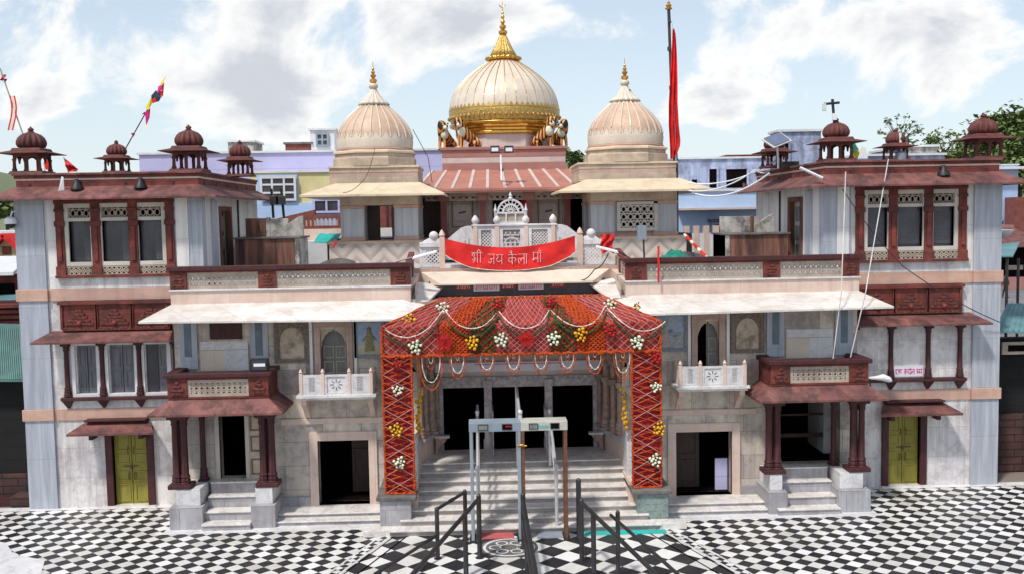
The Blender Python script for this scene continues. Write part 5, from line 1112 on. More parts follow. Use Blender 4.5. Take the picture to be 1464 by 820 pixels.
# red banner
YR=24.84
a=at(636,341,YR); c=at(822,337,YR); W_=c.x-a.x
t=empty('cloth_banner',((a.x+c.x)/2,YR,5.6),'sagging red cloth banner with white Devanagari lettering below the marble railing','banner')
def bs(f,v):
    e=1-(2*f-1)**2; top=a.z+(c.z-a.z)*f-.26*e; hgt=(.42+.14*min(1,e*1.6)); hgt*= (1.05 if .03<f<.97 else 1)
    z=top-hgt*(1-v); y=YR-.05*e+.018*math.sin(f*38+v*4)*(1-e*.7)+.012*math.sin(f*17-v*5)
    return (a.x+W_*f, y, z)
b=MB(); b.sheet([[bs(i/80,j/14) for i in range(81)] for j in range(15)],'red_cloth'); cl=b.build('cloth',t)
b=MB(); b.tube([(p[0],p[1]-.01,p[2]) for p in [bs(i/60,0) for i in range(61)]],.008,'white_bloom',5,.3); b.build('lace_edge',t)
b=MB()
def zoff(x): f=(x-a.x)/W_; return bs(f,.26)[2]
words=[['shri'],['ja','ya'],['kai','la'],['ma']]; x=a.x+W_*.20; h=.25
for word in words:
    x0=x
    for g_ in word:
        st,adv=GL[g_]; zc_=zoff(x+adv*h/2)
        for s_ in st:
            for k,((p,q),(r_,s2)) in enumerate(zip(s_,s_[1:])): b.bar(x+p*h,zc_+q*h,x+r_*h,zc_+s2*h,.010,YR-.085-.0003*(k%5),YR-.078,'banner_ink')
        b.bar(x,zc_+h,x+adv*h,zc_+h,.007,YR-.0866,YR-.077,'banner_ink'); x+=adv*h*1.12
    x+=.10
b.build('lettering',t)
b=MB(); p=at(868,345,24.9); b.sheet([[(p.x-.16+.32*i/10+.03*math.sin(j),p.y+.04*math.sin(i+j*1.3),p.z+.18-.42*j/8-.08*abs(i-5)/5*(j/8)) for i in range(11)] for j in range(9)],'red_cloth',.01); tag(b.build('red_cloth_bundle'),'crumpled red cloth tied beside the right end of the banner','cloth')

# ------------------------------------------------------------------ domed corner pavilions
def smooth_prof(pts,n=5):
    out=[]
    for i in range(len(pts)-1):
        p0=pts[max(i-1,0)];p1=pts[i];p2=pts[i+1];p3=pts[min(i+2,len(pts)-1)]
        for k in range(n):
            f=k/n; out.append(tuple(.5*((2*p1[q])+(-p0[q]+p2[q])*f+(2*p0[q]-5*p1[q]+4*p2[q]-p3[q])*f*f+(-p0[q]+3*p1[q]-3*p2[q]+p3[q])*f**3) for q in (0,1)))
    return out+[pts[-1]]
def ribs(mb,prof,cx,cy,n,r,m,off=.0,a0=0):
    for k in range(n):
        a=a0+2*math.pi*k/n; mb.tube([(cx+(q+off)*math.cos(a),cy+(q+off)*math.sin(a),z) for q,z in prof],r,m,5)
def pavilion(s):
    lab={-1:'cream pavilion with a peach dome, open between pillars, left of the golden dome',1:'cream pavilion with a peach dome and a pierced window, right of the golden dome'}[s]
    YF=30.0; cx=at(536 if s<0 else 894,200,31.4).x; cy=31.4
    t=empty('domed_pavilion',(cx,cy,5.3),lab,'pavilion','domed pavilions on the terrace')
    lx=-4.28 if s<0 else 3.36; rx=-1.93 if s<0 else 6.02
    b=MB(); b.box(lx-.35,rx+.25,YF-.15,32.9,5.3,6.28,'chevron'); b.box(lx-.42,rx+.3,YF-.22,32.95,6.26,6.34,'beige_stone'); b.build('platform',t,.01)
    # pillars
    for (x,y) in ((lx+.36,YF+.35),(rx-.36,YF+.35),(lx+.36,32.3),(rx-.36,32.3)):
        b=MB(); b.box(x-.36,x+.36,y-.35,y+.35,6.46,7.32,'marble_grey'); b.box(x-.38,x+.38,y-.37,y+.37,6.34,6.46,'pink_stone'); b.box(x-.38,x+.38,y-.37,y+.37,7.32,7.42,'pink_stone'); b.build('pillar',t,.01)
    b=MB()
    for (x0,x1,y0,y1) in ((lx,rx,YF,YF+.5),(lx,rx,32.1,32.6),(lx,lx+.5,YF+.5,32.1),(rx-.5,rx,YF+.5,32.1)): b.box(x0,x1,y0,y1,7.42,7.86,'beige_stone')
    b.build('lintel',t,.01)
    if s>0:
        b=MB(); b.box(lx+.72,rx-.72,YF+.1,YF+.4,6.34,6.5,'pink_stone'); b.box(lx+.72,lx+.80,YF+.08,YF+.4,6.5,7.42,'marble_grey')
        jali(b,lx+.80,rx-.60,6.5,7.40,YF-.02,YF+.06,.23,'cream_frame','arch',.036,.10); b.build('pierced_window',t)
        b=MB(); b.box(lx+.8,rx-.72,YF+.3,YF+.32,6.42,7.45,'black_void'); b.build('shade_backing',t)  # black sheet added behind the lattice so its holes look shaded
    else:
        b=MB(); b.box(lx+.72,lx+1.1,YF+.9,YF+1.0,6.34,7.4,'wood_dark'); b.build('wooden_shutter',t)
    b=MB(); zt,zw,th=7.74,8.10,.07
    P=[(lx-1.05,YF-.95),(rx+.85,YF-.95),(rx+.85,33.6),(lx-1.05,33.6)]; Q=[(lx-.12,YF+.02),(rx+.08,YF+.02),(rx+.08,32.7),(lx-.12,32.7)]
    for i in range(4):
        j=(i+1)%4; b.hexa([(*P[i],zt-th),(*P[j],zt-th),(*Q[j],zw-.2),(*Q[i],zw-.2),(*P[i],zt),(*P[j],zt),(*Q[j],zw),(*Q[i],zw)],'beige_eave')
    b.build('eave',t,.008)
    b=MB(); bl,br=lx-.33,rx+.02
    for z0,z1,m,o in ((8.05,8.28,'beige_stone',0),(8.28,8.42,'beige_pink',-.012),(8.42,8.56,'beige_stone',0),(8.56,8.62,'beige_eave',.04)): b.box(bl-o,br+o,YF+.2-o,32.8+o,z0,z1,m)
    b.build('banded_block',t,.006)
    prof=[(1.36,8.62),(1.36,8.88),(1.30,8.90),(1.30,9.02)]; b=MB(); b.lathe(prof,cx,cy,'beige_stone',8,a0=R(22.5),smooth=False); b.lathe([(1.36,9.02),(1.36,9.09),(1.28,9.12)],cx,cy,'beige_eave',8,a0=R(22.5),smooth=False); b.build('octagonal_drum',t,.012)
    D=[(1.14,9.12),(1.17,9.2),(1.19,9.4),(1.16,9.65),(1.04,9.92),(.82,10.2),(.56,10.44),(.35,10.62)]
    D=smooth_prof(D,4); b=MB(); b.lathe(D,cx,cy,'dome_peach',64); dm=b.build('dome',t,sharp=False)
    b=MB(); ribs(b,[q for q in D if q[1]>9.5],cx,cy,24,.026,'dome_white',.008); b.build('dome_rib',dm)
    b=MB(); b.lathe([(1.20,9.10),(1.22,9.17),(1.17,9.2)],cx,cy,'pink_stone',64); b.lathe([(1.185,9.2),(1.21,9.42),(1.19,9.52)],cx,cy,'dome_cream',64)
    for k in range(48):
        a_=2*math.pi*k/48; c_,s_=math.cos(a_),math.sin(a_); rr=1.20; px_,py_=-s_,c_; w2=.078
        b.add([(cx+rr*c_-px_*w2,cy+rr*s_-py_*w2,9.46),(cx+rr*c_+px_*w2,cy+rr*s_+py_*w2,9.46),(cx+1.185*c_+px_*w2*.8,cy+1.185*s_+py_*w2*.8,9.58),(cx+1.165*c_,cy+1.165*s_,9.66),(cx+1.185*c_-px_*w2*.8,cy+1.185*s_-py_*w2*.8,9.58)],[(0,1,2,3,4)],'dome_cream')
    b.build('petal_band',t)
    b=MB(); b.lathe([(.34,10.56),(.48,10.59),(.42,10.67),(.30,10.76),(.20,10.9),(.12,11.03),(.09,11.1)],cx,cy,'dome_white',112,16,.16); b.lathe([(.09,11.08),(.15,11.16),(.13,11.24),(.07,11.28)],cx,cy,'dome_white',20); b.build('lotus_cap',t,sharp=False)
    b=MB(); b.lathe([(.05,11.26),(.12,11.33),(.12,11.38),(.04,11.43),(.09,11.49),(.09,11.53),(.035,11.57),(.07,11.62),(.025,11.67),(.045,11.72),(.015,11.76),(.008,11.95)],cx,cy,'gold',16); b.build('gilded_finial',t)
    return t
pavilion(-1); pavilion(1)

# ------------------------------------------------------------------ shrine hall with the golden dome
def shrine():
    cx=at(723,200,36).x; YF=33.0; cy=37.3
    t=empty('shrine_hall',(cx,YF,6.28),'pink shrine hall with a white and gold ribbed dome and pink sloping roof','building')
    b=MB(); b.box(cx-6,cx+6,32.2,40,5.5,6.36,'old_grey'); b.build('hall_floor',t)
    ze,zw=7.95,8.66; yb=35.0
    # ribbed lean-to roof, with a hipped front
    b=MB(); half=4.4
    sloped(b,(cx-3.1,cx+3.4),(cx-2.7,cx+2.8),YF-.7,yb,ze,zw,.09,'hall_roof'); b.box(cx-3.1,cx+3.4,YF-.68,YF-.6,ze-.14,ze-.09,'hall_pink')
    rf=b.build('sloping_roof',t,.006)
    b=MB()
    for k in range(12):
        f=k/11; x0=cx-3.05+6.4*f; x1=cx-2.65+5.4*f; b.hexa([(x0-.05,YF-.7,ze),(x0+.05,YF-.7,ze),(x1+.05,yb,zw),(x1-.05,yb,zw),(x0-.05,YF-.7,ze+.025),(x0+.05,YF-.7,ze+.025),(x1+.05,yb,zw+.025),(x1-.05,yb,zw+.025)],'hall_white')
    b.build('roof_seam',rf)
    xl,xr=at(632,225,yb).x,at(809,225,yb).x
    b=MB()
    for z0,z1,m,o in ((8.5,8.92,'hall_pink',0),(8.92,9.12,'hall_white',-.01),(9.12,9.38,'hall_pink',0),(9.38,9.48,'hall_pink',.06)): b.box(xl-o,xr+o,yb-o,40.5,z0,z1,m)
    b.build('banded_block',t,.008)
    # columns, frieze, back wall
    for px in (634,690,756,811):
        x=at(px,290,YF).x; b=MB(); b.box(x-.13,x+.13,YF-.13,YF+.13,6.36,6.6,'hall_column'); b.box(x-.10,x+.10,YF-.10,YF+.10,6.6,7.9,'hall_column'); b.box(x-.17,x+.17,YF-.14,YF+.14,7.55,7.9,'hall_pink'); b.box(x-.15,x+.15,YF-.15,YF+.15,6.36,6.44,'hall_column'); b.build('column',t,.01)
    pxs=[600,634,690,756,811,850]
    for k in range(5):
        x0=at(pxs[k],270,YF).x+.18; x1=at(pxs[k+1],270,YF).x-.18
        b=MB(); b.box(x0-.02,x1+.02,YF-.02,YF+.08,7.8,7.9,'hall_white'); jali(b,x0,x1,7.56,7.8,YF,YF+.05,.2,'hall_wall','arch',.045,.03); b.build('carved_frieze',t)
    b=MB(); yw=33.6; b.box(cx-4.0,cx+4.2,yw,yw+.2,6.36,8.3,'hall_wall'); bwl=b.build('rear_wall',t)
    for (p0,p1) in ((642,680),(765,803)):
        x0,x1=at(p0,300,yw).x,at(p1,300,yw).x; b=MB()
        for k,o in enumerate((0,.09,.17)): frame(b,x0+o,x1-o,6.6+o*.8,7.75-o*.8,yw-.03-.004*k,yw,.025,'hall_white' if k!=1 else 'hall_line')
        xm=(x0+x1)/2; b.poly([(xm-.3,7.0),(xm-.2,6.92),(xm+.2,6.92),(xm+.3,7.0),(xm+.3,7.36),(xm+.2,7.45),(xm-.2,7.45),(xm-.3,7.36)],yw-.04,yw,'hall_white'); b.bar(xm-.12,7.15,xm+.12,7.2,.06,yw-.05,yw-.04,'hall_line'); b.build('inlaid_wall_panel',t)
    for (p0,p1,m,nm) in ((705,750,'black_void','dark_doorway'),(600,630,'wood_dark','dark_doorway'),(815,850,'black_void','dark_doorway'),(684,703,'hall_white','door_jamb'),(745,756,'red_cloth','red_curtain')):
        x0,x1=at(p0,300,yw).x,at(p1,300,yw).x; b=MB(); b.box(x0,x1,yw-.06 if m!='black_void' else yw-.05,yw-.002,6.36,7.7,m); b.build(nm,t)
    # dome
    zb=9.48; b=MB(); b.lathe([(1.85,zb),(1.85,10.0)],cx,cy,'hall_white',8,a0=R(22.5),smooth=False); b.build('octagonal_drum',t,.01)
    b=MB(); b.lathe([(1.86,9.98),(1.98,10.02),(1.98,10.1),(1.88,10.14),(1.88,10.22),(2.02,10.26),(2.02,10.34)],cx,cy,'gold',8,a0=R(22.5),smooth=False); b.lathe([(1.90,10.32),(2.06,10.36),(2.08,10.44),(1.98,10.5)],cx,cy,'gold',64); b.build('gilded_cornice',t,.01)
    D=smooth_prof([(1.98,10.48),(2.05,10.7),(2.06,11.0),(1.99,11.35),(1.82,11.72),(1.52,12.08),(1.12,12.42),(.74,12.68),(.48,12.86)],4)
    b=MB(); b.lathe(D,cx,cy,'dome_white',96,32,.018); dm=b.build('dome',t,sharp=False)
    b=MB(); ribs(b,[q for q in D if q[1]>10.95],cx,cy,32,.020,'gold',.0); b.build('gilded_rib',dm)
    b=MB(); b.lathe([(2.01,10.5),(2.08,10.7),(2.09,10.9),(2.08,10.98)],cx,cy,'gold_relief',96)
    for k in range(64):
        a_=2*math.pi*k/64; c_,s_=math.cos(a_),math.sin(a_); px_,py_=-s_,c_; w2=.1
        b.add([(cx+2.095*c_-px_*w2,cy+2.095*s_-py_*w2,10.95),(cx+2.095*c_+px_*w2,cy+2.095*s_+py_*w2,10.95),(cx+2.06*c_,cy+2.06*s_,11.12)],[(0,1,2)],'gold')
        b.ball((cx+2.09*c_,cy+2.09*s_,10.68),.06,'gold_relief',6,4)
    b.build('gilded_relief_band',dm)
    b=MB(); b.lathe([(.50,12.83),(.66,12.88),(.66,12.95),(.52,13.0)],cx,cy,'gold',100,20,.12); b.lathe([(.50,12.98),(.36,13.25),(.24,13.5),(.15,13.72),(.11,13.8)],cx,cy,'gold_relief',100,20,.18); b.build('gilded_cone',t,sharp=False)
    b=MB(); z=13.78
    pr=[(.08,0),(.17,.08),(.16,.16),(.06,.22),(.13,.30),(.12,.36),(.04,.42),(.09,.49),(.08,.55),(.035,.6),(.07,.67),(.06,.72),(.025,.78),(.05,.84),(.02,.9),(.012,1.05)]
    b.lathe([(r_,z+q) for r_,q in pr],cx,cy,'gold',16); b.tube([(cx+.11*math.cos(R(q)),cy,z+1.15+.11*math.sin(R(q))) for q in range(190,351,20)],.02,'gold',6); b.bar(cx,z+1.0,cx,z+1.25,.02,cy-.01,cy+.01,'gold'); b.build('gilded_finial',t)
shrine()

# tigers: one skinned body each, striped coat
def tiger(x,y,z,face,label,hs=1,scale=1.0):
    V_=[('pelvis',(-.55,0,.24),.16),('belly',(-.2,0,.36),.16),('chest',(.16,0,.55),.19),('neck',(.28,0,.76),.15),('head',(.35,hs*.06,.95),.18),('muzzle',(.42,hs*.22,.87),.10),
        ('fl1',(.26,.11,.5),.075),('fl2',(.28,.13,.22),.055),('fl3',(.30,.13,.03),.055),('flp',(.40,.13,.03),.05),('fr1',(.26,-.11,.5),.075),('fr2',(.28,-.13,.22),.055),('fr3',(.30,-.13,.03),.055),('frp',(.40,-.13,.03),.05),
        ('hl1',(-.32,.15,.22),.12),('hl2',(-.12,.17,.14),.075),('hl3',(-.3,.17,.05),.05),('hlp',(-.1,.17,.03),.05),('hr1',(-.32,-.15,.22),.12),('hr2',(-.12,-.17,.14),.075),('hr3',(-.3,-.17,.05),.05),('hrp',(-.1,-.17,.03),.05),
        ('t1',(-.60,0,.16),.04),('t2',(-.78,.06,.06),.03),('t3',(-.85,.2,.05),.028),('el',(.20,hs*.05,1.15),.05),('er',(.50,hs*.0,1.15),.05)]
    E_=[('pelvis','belly'),('belly','chest'),('chest','neck'),('neck','head'),('head','muzzle'),('chest','fl1'),('fl1','fl2'),('fl2','fl3'),('fl3','flp'),('chest','fr1'),('fr1','fr2'),('fr2','fr3'),('fr3','frp'),
        ('pelvis','hl1'),('hl1','hl2'),('hl2','hl3'),('hl3','hlp'),('pelvis','hr1'),('hr1','hr2'),('hr2','hr3'),('hr3','hrp'),('pelvis','t1'),('t1','t2'),('t2','t3'),('head','el'),('head','er')]
    ix={v[0]:i for i,v in enumerate(V_)}; me=bpy.data.meshes.new('body'); me.from_pydata([v[1] for v in V_],[(ix[a],ix[b]) for a,b in E_],[])
    t=empty('tiger_statue',(x,y,z),label,'statue','painted tiger statues at the foot of the golden dome'); ORG[t.name]=(0,0,0)
    o=bpy.data.objects.new('body',me); COL.objects.link(o); o.parent=t; md=o.modifiers.new('skin','SKIN')
    for i,v in enumerate(V_): me.skin_vertices[0].data[i].radius=(v[2]*1.2,v[2]*1.2)
    me.skin_vertices[0].data[0].use_root=True; sd=o.modifiers.new('sub','SUBSURF'); sd.levels=1; sd.render_levels=2; md.use_smooth_shade=True
    me.materials.append(M['tiger_coat'])
    b=MB()
    for q in (-1,1): b.ball((.38+q*.085,hs*(.285-q*.02),1.03),.036,'black_void',6,4)
    b.ball((.44,hs*.385,.92),.04,'black_void',6,4); b.build('eyes_and_nose',t)
    b=MB(); b.ball((.43,hs*.29,.86),.11,'white_bloom',8,6,.85); b.build('muzzle',t); b=MB(); b.ball((.27,hs*.12,.62),.17,'white_bloom',8,6,1.3); b.build('chest_patch',t)
    for q in (-.13,.13): b=MB(); b.ball((.40,q,.035),.06,'white_bloom',8,5,.6); b.build('paw',t)
    t.rotation_euler=(0,0,face); t.scale=(scale,)*3
p=at(657,205,35.6); tiger(p.x+.28,35.7,9.48,R(-158),'left tiger statue nearer the dome, seated and turned to the left',hs=1,scale=.95)
p=at(640,205,36.0); tiger(p.x-.05,36.3,9.48,R(-125),'outermost left tiger statue, half hidden, seen from the side',hs=1,scale=.9)
p=at(785,205,35.6); tiger(p.x-.18,35.7,9.48,R(-22),'right tiger statue nearer the dome, seated and turned to the right',hs=-1,scale=.95)
p=at(799,205,36.0); tiger(p.x+.05,36.4,9.48,R(-55),'outermost right tiger statue, half hidden beside its neighbour',hs=-1,scale=.9)

# ------------------------------------------------------------------ flags, poles, lamps, tanks, wires
def thing1(mb,name,label,cat,group=None,bev=0,origin=None): return tag(mb.build(name,bev=bev,origin=origin),label,cat,group)
# tall mast with the red flag
p=at(966,236,31.2); q=at(956,14,31.2); t=empty('flag_mast',(p.x,p.y,p.z),'tall dark mast with a gold tip rising behind the right pavilion','flag mast')
b=MB(); b.tube([(p.x,p.y,5.4),tuple(p),tuple(p.lerp(q,.5)),tuple(q)],[.085,.08,.07,.05],'metal_dark',10)
for f in (.25,.5,.75): r_=p.lerp(q,f); b.tube([tuple(r_-Vector((0,0,.06))),tuple(r_+Vector((0,0,.06)))],.1,'metal_dark',10)
b.build('pole',t)
b=MB(); b.lathe([(.09,q.z),(.12,q.z+.04),(.06,q.z+.08),(.1,q.z+.13),(.04,q.z+.18),(.05,q.z+.22),(.01,q.z+.28)],q.x,q.y,'gold',12); b.build('gilded_tip',t)
b=MB(); q2=at(960,32,31.1); b.tube([tuple(q2),tuple(at(966,230,31.1))],.03,'white_lamp',6); b.tube([tuple(q2),tuple(at(955,32,31.1))],.03,'metal_dark',6); b.build('halyard_pole',t)
b=MB(); rows=[]
for j in range(25):
    f=j/24; py=42+183*f; xl=961-6.5*min(1,f*1.7)+6*max(0,f-.75)*2; wd=2+15*f**.6; wd=wd if f<.9 else wd*(1-(f-.9)*5)
    rows.append([tuple(at(xl+wd*(i/10),py+3*math.sin(i*.6)*f,31.1)+Vector((0,-.09*math.sin(i*1.3+f*3)*(.3+f)-.1,0))) for i in range(11)])
b.sheet(rows,'red_cloth'); thing1(b,'red_flag','long red flag hanging limp beside the tall mast','flag')
# leaning decorated poles at the left
a=at(34,196,25.2); c=at(0,98,25.2); t=empty('decorated_pole',tuple(a),'thin leaning pole with red and white ribbons at the far left edge','pole','leaning ribbon poles')
b=MB(); b.tube([(a.x,a.y,8.3),tuple(a),tuple(c)],.018,'cream_jali',6); b.build('pole',t)
b=MB()
for k in range(9): f=k/8; r_=a.lerp(c,.9-.05*f); b.add([tuple(r_+Vector((.0,-.02,0))),tuple(r_+Vector((random.uniform(-.12,.12),-.05,random.uniform(-.12,.12)))),tuple(r_+Vector((random.uniform(-.1,.1),.05,random.uniform(-.1,.1))))],[(0,1,2)],'red_cloth')
for x0,m in ((13,'red_cloth'),(16,'white_bloom'),(19,'red_cloth')): b.sheet([[tuple(at(x0+dx+3*math.sin(j*.5),137+6.2*j,25.15)) for dx in (0,2.4)] for j in range(9)],m)
b.build('ribbon',t)
a=at(180,212,24.9); c=at(236,112,24.9); t=empty('decorated_pole',tuple(a),'leaning pole tipped with yellow, magenta and green cloths behind the small left kiosk','pole','leaning ribbon poles')
b=MB(); b.tube([(a.x-.15,a.y,8.3),tuple(a),tuple(c)],.014,'dark_red',6); b.build('pole',t)
b=MB()
def tri(pts,m): 
    P=[tuple(at(x,y,24.85+random.uniform(-.05,.05))) for x,y in pts]; b=MB(); b.add(P,[tuple(range(len(P)))],m); b.build('streamer_cloth',t)
tri([(238,108),(229,120),(231,123),(236,114)],'bright_yellow'); tri([(235,118),(226,124),(225,134),(232,128)],'magenta'); tri([(235,119),(231,130),(224,133),(233,138)],'red_cloth')
tri([(223,129),(216,137),(217,144),(225,146),(230,140)],'navy_cloth'); tri([(229,128),(232,136),(227,146),(222,138)],'green_net'); tri([(233,133),(228,138),(232,139)],'red_cloth'); tri([(222,139),(216,144),(218,148),(224,146)],'red_cloth')
tri([(216,140),(208,154),(212,158),(218,147)],'bright_yellow'); tri([(215,155),(207,161),(209,180),(214,168)],'magenta'); tri([(209,178),(208,184),(211,181)],'bright_yellow'); tri([(207,160),(202,164),(208,163)],'magenta'); tri([(192,190),(187,191),(191,196),(193,192)],'magenta')
b=MB(); b.add([tuple(at(62,205+30,26)),tuple(at(66,243,26)),tuple(at(74,243,26)),tuple(at(67,222,26))],[(0,1,2,3)],'red_cloth'); b.tube([tuple(at(64,246,26)),tuple(at(65,205,26))],.012,'cream_jali'); thing1(b,'small_red_flag','small red pennant seen behind the big kiosk at the left corner','flag')
b=MB(); b.sheet([[tuple(at((91+.35*k)*(1-f)+f*111,(226+k*1.2)*(1-f)+f*(241+k*.25),26.4)+Vector((0,.05*math.sin(f*5+k*.5),0))) for f in (0,.33,.66,1)] for k in range(18)],'red_cloth'); b.tube([tuple(at(91,225,26.4)),tuple(at(98,248,26.4))],.012,'cream_jali'); thing1(b,'small_red_flag','red triangular flag standing on the left wing roof between two kiosks','flag')
b=MB(); b.add([tuple(at(88,252,24.0)),tuple(at(83,275,23.95)),tuple(at(86,276,23.9)),tuple(at(92,272,24.0)),tuple(at(91,254,24.0))],[(0,1,2,3,4)],'white_frame'); thing1(b,'white_rag','pale rag hanging over the eave of the left wing','cloth')
# parapet lamps
def plamp(px,py,Y,label):
    p=at(px,py,Y); b=MB(); b.lathe([(.16,p.z-.09),(.14,p.z-.02),(.08,p.z+.06),(.05,p.z+.16),(.01,p.z+.17)],p.x,p.y,'black_metal',12); b.box(p.x-.02,p.x+.02,p.y,YW+.02,p.z+.08,p.z+.12,'black_metal'); thing1(b,'parapet_lamp',label,'lamp','dark lamps on the red parapets')
plamp(110,266,24.0,'dark lamp on the left wing parapet, near its outer corner'); plamp(201,264,24.0,'dark lamp on the left wing parapet, near its middle')
plamp(1349,246,24.0,'wide dark lamp on the right wing parapet')
# stepped tanks on the terraces
for s,px0,px1,py0 in ((-1,336,427,372),(1,1037,1127,372)):
    Y0=26.2; x0=at(px0,350,Y0).x; x1=at(px1,350,Y0).x; t=empty('roof_tank',((x0+x1)/2,Y0,5.38),'rust-streaked brown concrete tank with a stained upper wall on the '+('left' if s<0 else 'right')+' terrace','tank','stained tanks on the terraces')
    zt=at(380,339,Y0).z if s<0 else at(1080,333,Y0).z
    b=MB(); b.box(x0,x1-.1 if s<0 else x1,Y0,Y0+1.4,5.62,zt-.05,'tank_brown'); b.box(*((x1-.1,x1,Y0-.01,Y0+1.4) if s<0 else (x0,x0+.12,Y0-.01,Y0+1.4)),5.62,zt-.05,'dirty_white'); b.build('tank_body',t,.01)
    b=MB(); b.box(x0-.05,x1+.05,Y0-.06,Y0+1.45,zt-.05,zt+.0,'old_grey'); b.build('tank_lid',t,.01)
    za=at(380,312,Y0+.6).z if s<0 else at(1080,309,Y0+.6).z; xa,xb=(x0+.15,x1+.02) if s<0 else (x0+.02,x1-.2); xm=xa+(xb-xa)*(.36 if s<0 else .55)
    b=MB(); b.box(xa,xm,Y0+.6,Y0+.75,zt,za,'tank_brown' if s<0 else 'dirty_white'); b.box(xm,xm+.1,Y0+.58,Y0+.76,zt,za+.02,'dirty_white' if s<0 else 'tank_brown'); b.box(xm+.1,xb-.4,Y0+.6,Y0+.75,zt,za-.02,'dirty_white'); b.poly([(xb-.4,zt),(xb,zt),(xb,za+.05),(xb-.12,za+.02),(xb-.4,za-.16)],Y0+.6,Y0+.75,'dirty_white'); b.build('stained_wall',t,.008)
    # curved low wall next to it
    xs0,xs1=(x1+.1,x1+1.2) if s<0 else (x0-1.35,x0-.1)
    b=MB(); pts=[(xs0,5.38)]+[(xs0+(xs1-xs0)*f,5.62+.28*math.sin(f*2.2+.3)) for f in (0,.2,.4,.6,.8,1)]+[(xs1,5.38)]; b.poly(pts,28.3,28.5,'old_grey'); thing1(b,'curved_low_wall','mouldy low wall with a curved top beside the '+('left' if s<0 else 'right')+' tank','wall','curved low walls')
# floodlight on left porch
p=at(371,522,22.3); t=empty('floodlight',tuple(p),'square floodlight standing on the rim of the left porch','floodlight')
b=MB(); b.box(p.x-.2,p.x+.2,p.y-.05,p.y+.05,p.z-.13,p.z+.17,'black_metal'); b.build('housing',t,.01)
b=MB(); b.box(p.x-.16,p.x+.16,p.y-.06,p.y-.05,p.z-.09,p.z+.13,'glass_dark'); b.box(p.x-.12,p.x+.14,p.y-.063,p.y-.06,p.z-.01,p.z+.06,'white_lamp'); b.build('glass_front',t)
b=MB(); b.tube([(p.x-.21,p.y,p.z+.1),(p.x-.21,p.y,3.6),(p.x+.21,p.y,3.6),(p.x+.21,p.y,p.z+.1)],.015,'metal_dark'); b.build('bracket',t)
# street-lamp heads
def lamphead(x,y,z,dx,label,L=.42,arm=(0,0,0)):
    t=empty('street_lamp_head',(x,y,z),label,'lamp')
    b=MB(); b.hexa([(x-.5*L*dx,y-.08,z-.05),(x+.5*L*dx,y-.05,z-.02+.12),(x+.5*L*dx,y+.05,z-.02+.12),(x-.5*L*dx,y+.08,z-.05),(x-.45*L*dx,y-.06,z+.03),(x+.5*L*dx,y-.04,z+.17),(x+.5*L*dx,y+.04,z+.17),(x-.45*L*dx,y+.06,z+.03)],'white_lamp'); b.build('lamp_housing',t,.015)
    b=MB(); b.tube([(x-.5*L*dx if arm[0]*dx<0 else x+.5*L*dx,y,z+.0 if arm[0]*dx<0 else z+.1),(x+arm[0],y+arm[1],z+arm[2])],.02,'metal_dark'); b.build('arm',t)
p=at(607,368,23.8); lamphead(p.x,p.y,p.z,1,'white lamp head on a bar over the left terrace corner',.6,(-.9,0,-.15))
p=at(868,360,23.8); lamphead(p.x,p.y,p.z,-1,'white lamp head on a bar over the right terrace corner',.55,(.7,0,-.25))
p=at(1262,541,22.9); t=empty('street_lamp_head',tuple(p),'rounded white street lamp on a bracket beside the right porch','lamp')
b=MB(); b.tube([(p.x-.35,p.y,p.z+.03),(p.x-.15,p.y,p.z+.03),(p.x,p.y,p.z+.04),(p.x+.16,p.y,p.z-.02),(p.x+.22,p.y,p.z-.06)],[.03,.05,.085,.07,.02],'white_lamp',12); b.build('lamp_housing',t)
b=MB(); b.tube([(p.x-.3,p.y,p.z+.03),(p.x-.3,p.y,p.z-.35),(p.x-.3,YW,p.z-.38)],.02,'metal_dark'); b.build('arm',t)
# twin floodlights on the hall roof
p=at(717,258,32.3); q=at(716,222,32.6); t=empty('floodlight_mast',tuple(p),'white mast with two grey floodlights before the golden dome','floodlight')
b=MB(); b.tube([tuple(p),tuple(q)],.03,'white_lamp'); b.tube([tuple(at(700,219,32.6)),tuple(at(735,218,32.6))],.02,'metal_dark'); b.ball(tuple(at(717,243,32.5)),.07,'black_metal'); b.build('mast',t)
for px in (714-12,728): 
    r_=at(px+6 if px<710 else px,213,32.6); b=MB(); b.box(r_.x-.16,r_.x+.14,r_.y-.06,r_.y+.1,r_.z-.12,r_.z+.1,'metal_dark'); b.box(r_.x-.12,r_.x+.1,r_.y-.07,r_.y-.06,r_.z-.09,r_.z+.03,'white_lamp'); b.build('floodlight_head',t,.01)
# speaker post on right terrace
p=at(922,372,24.6); q=at(918,336,24.6); b=MB(); b.tube([(p.x,p.y,5.4),(q.x+.03,q.y,q.z)],.025,'metal_dark'); b.box(q.x-.12,q.x+.1,q.y-.08,q.y+.08,q.z-.12,q.z+.24,'grey_paint'); thing1(b,'loudspeaker_post','grey box on a short post behind the right terrace railing','loudspeaker')
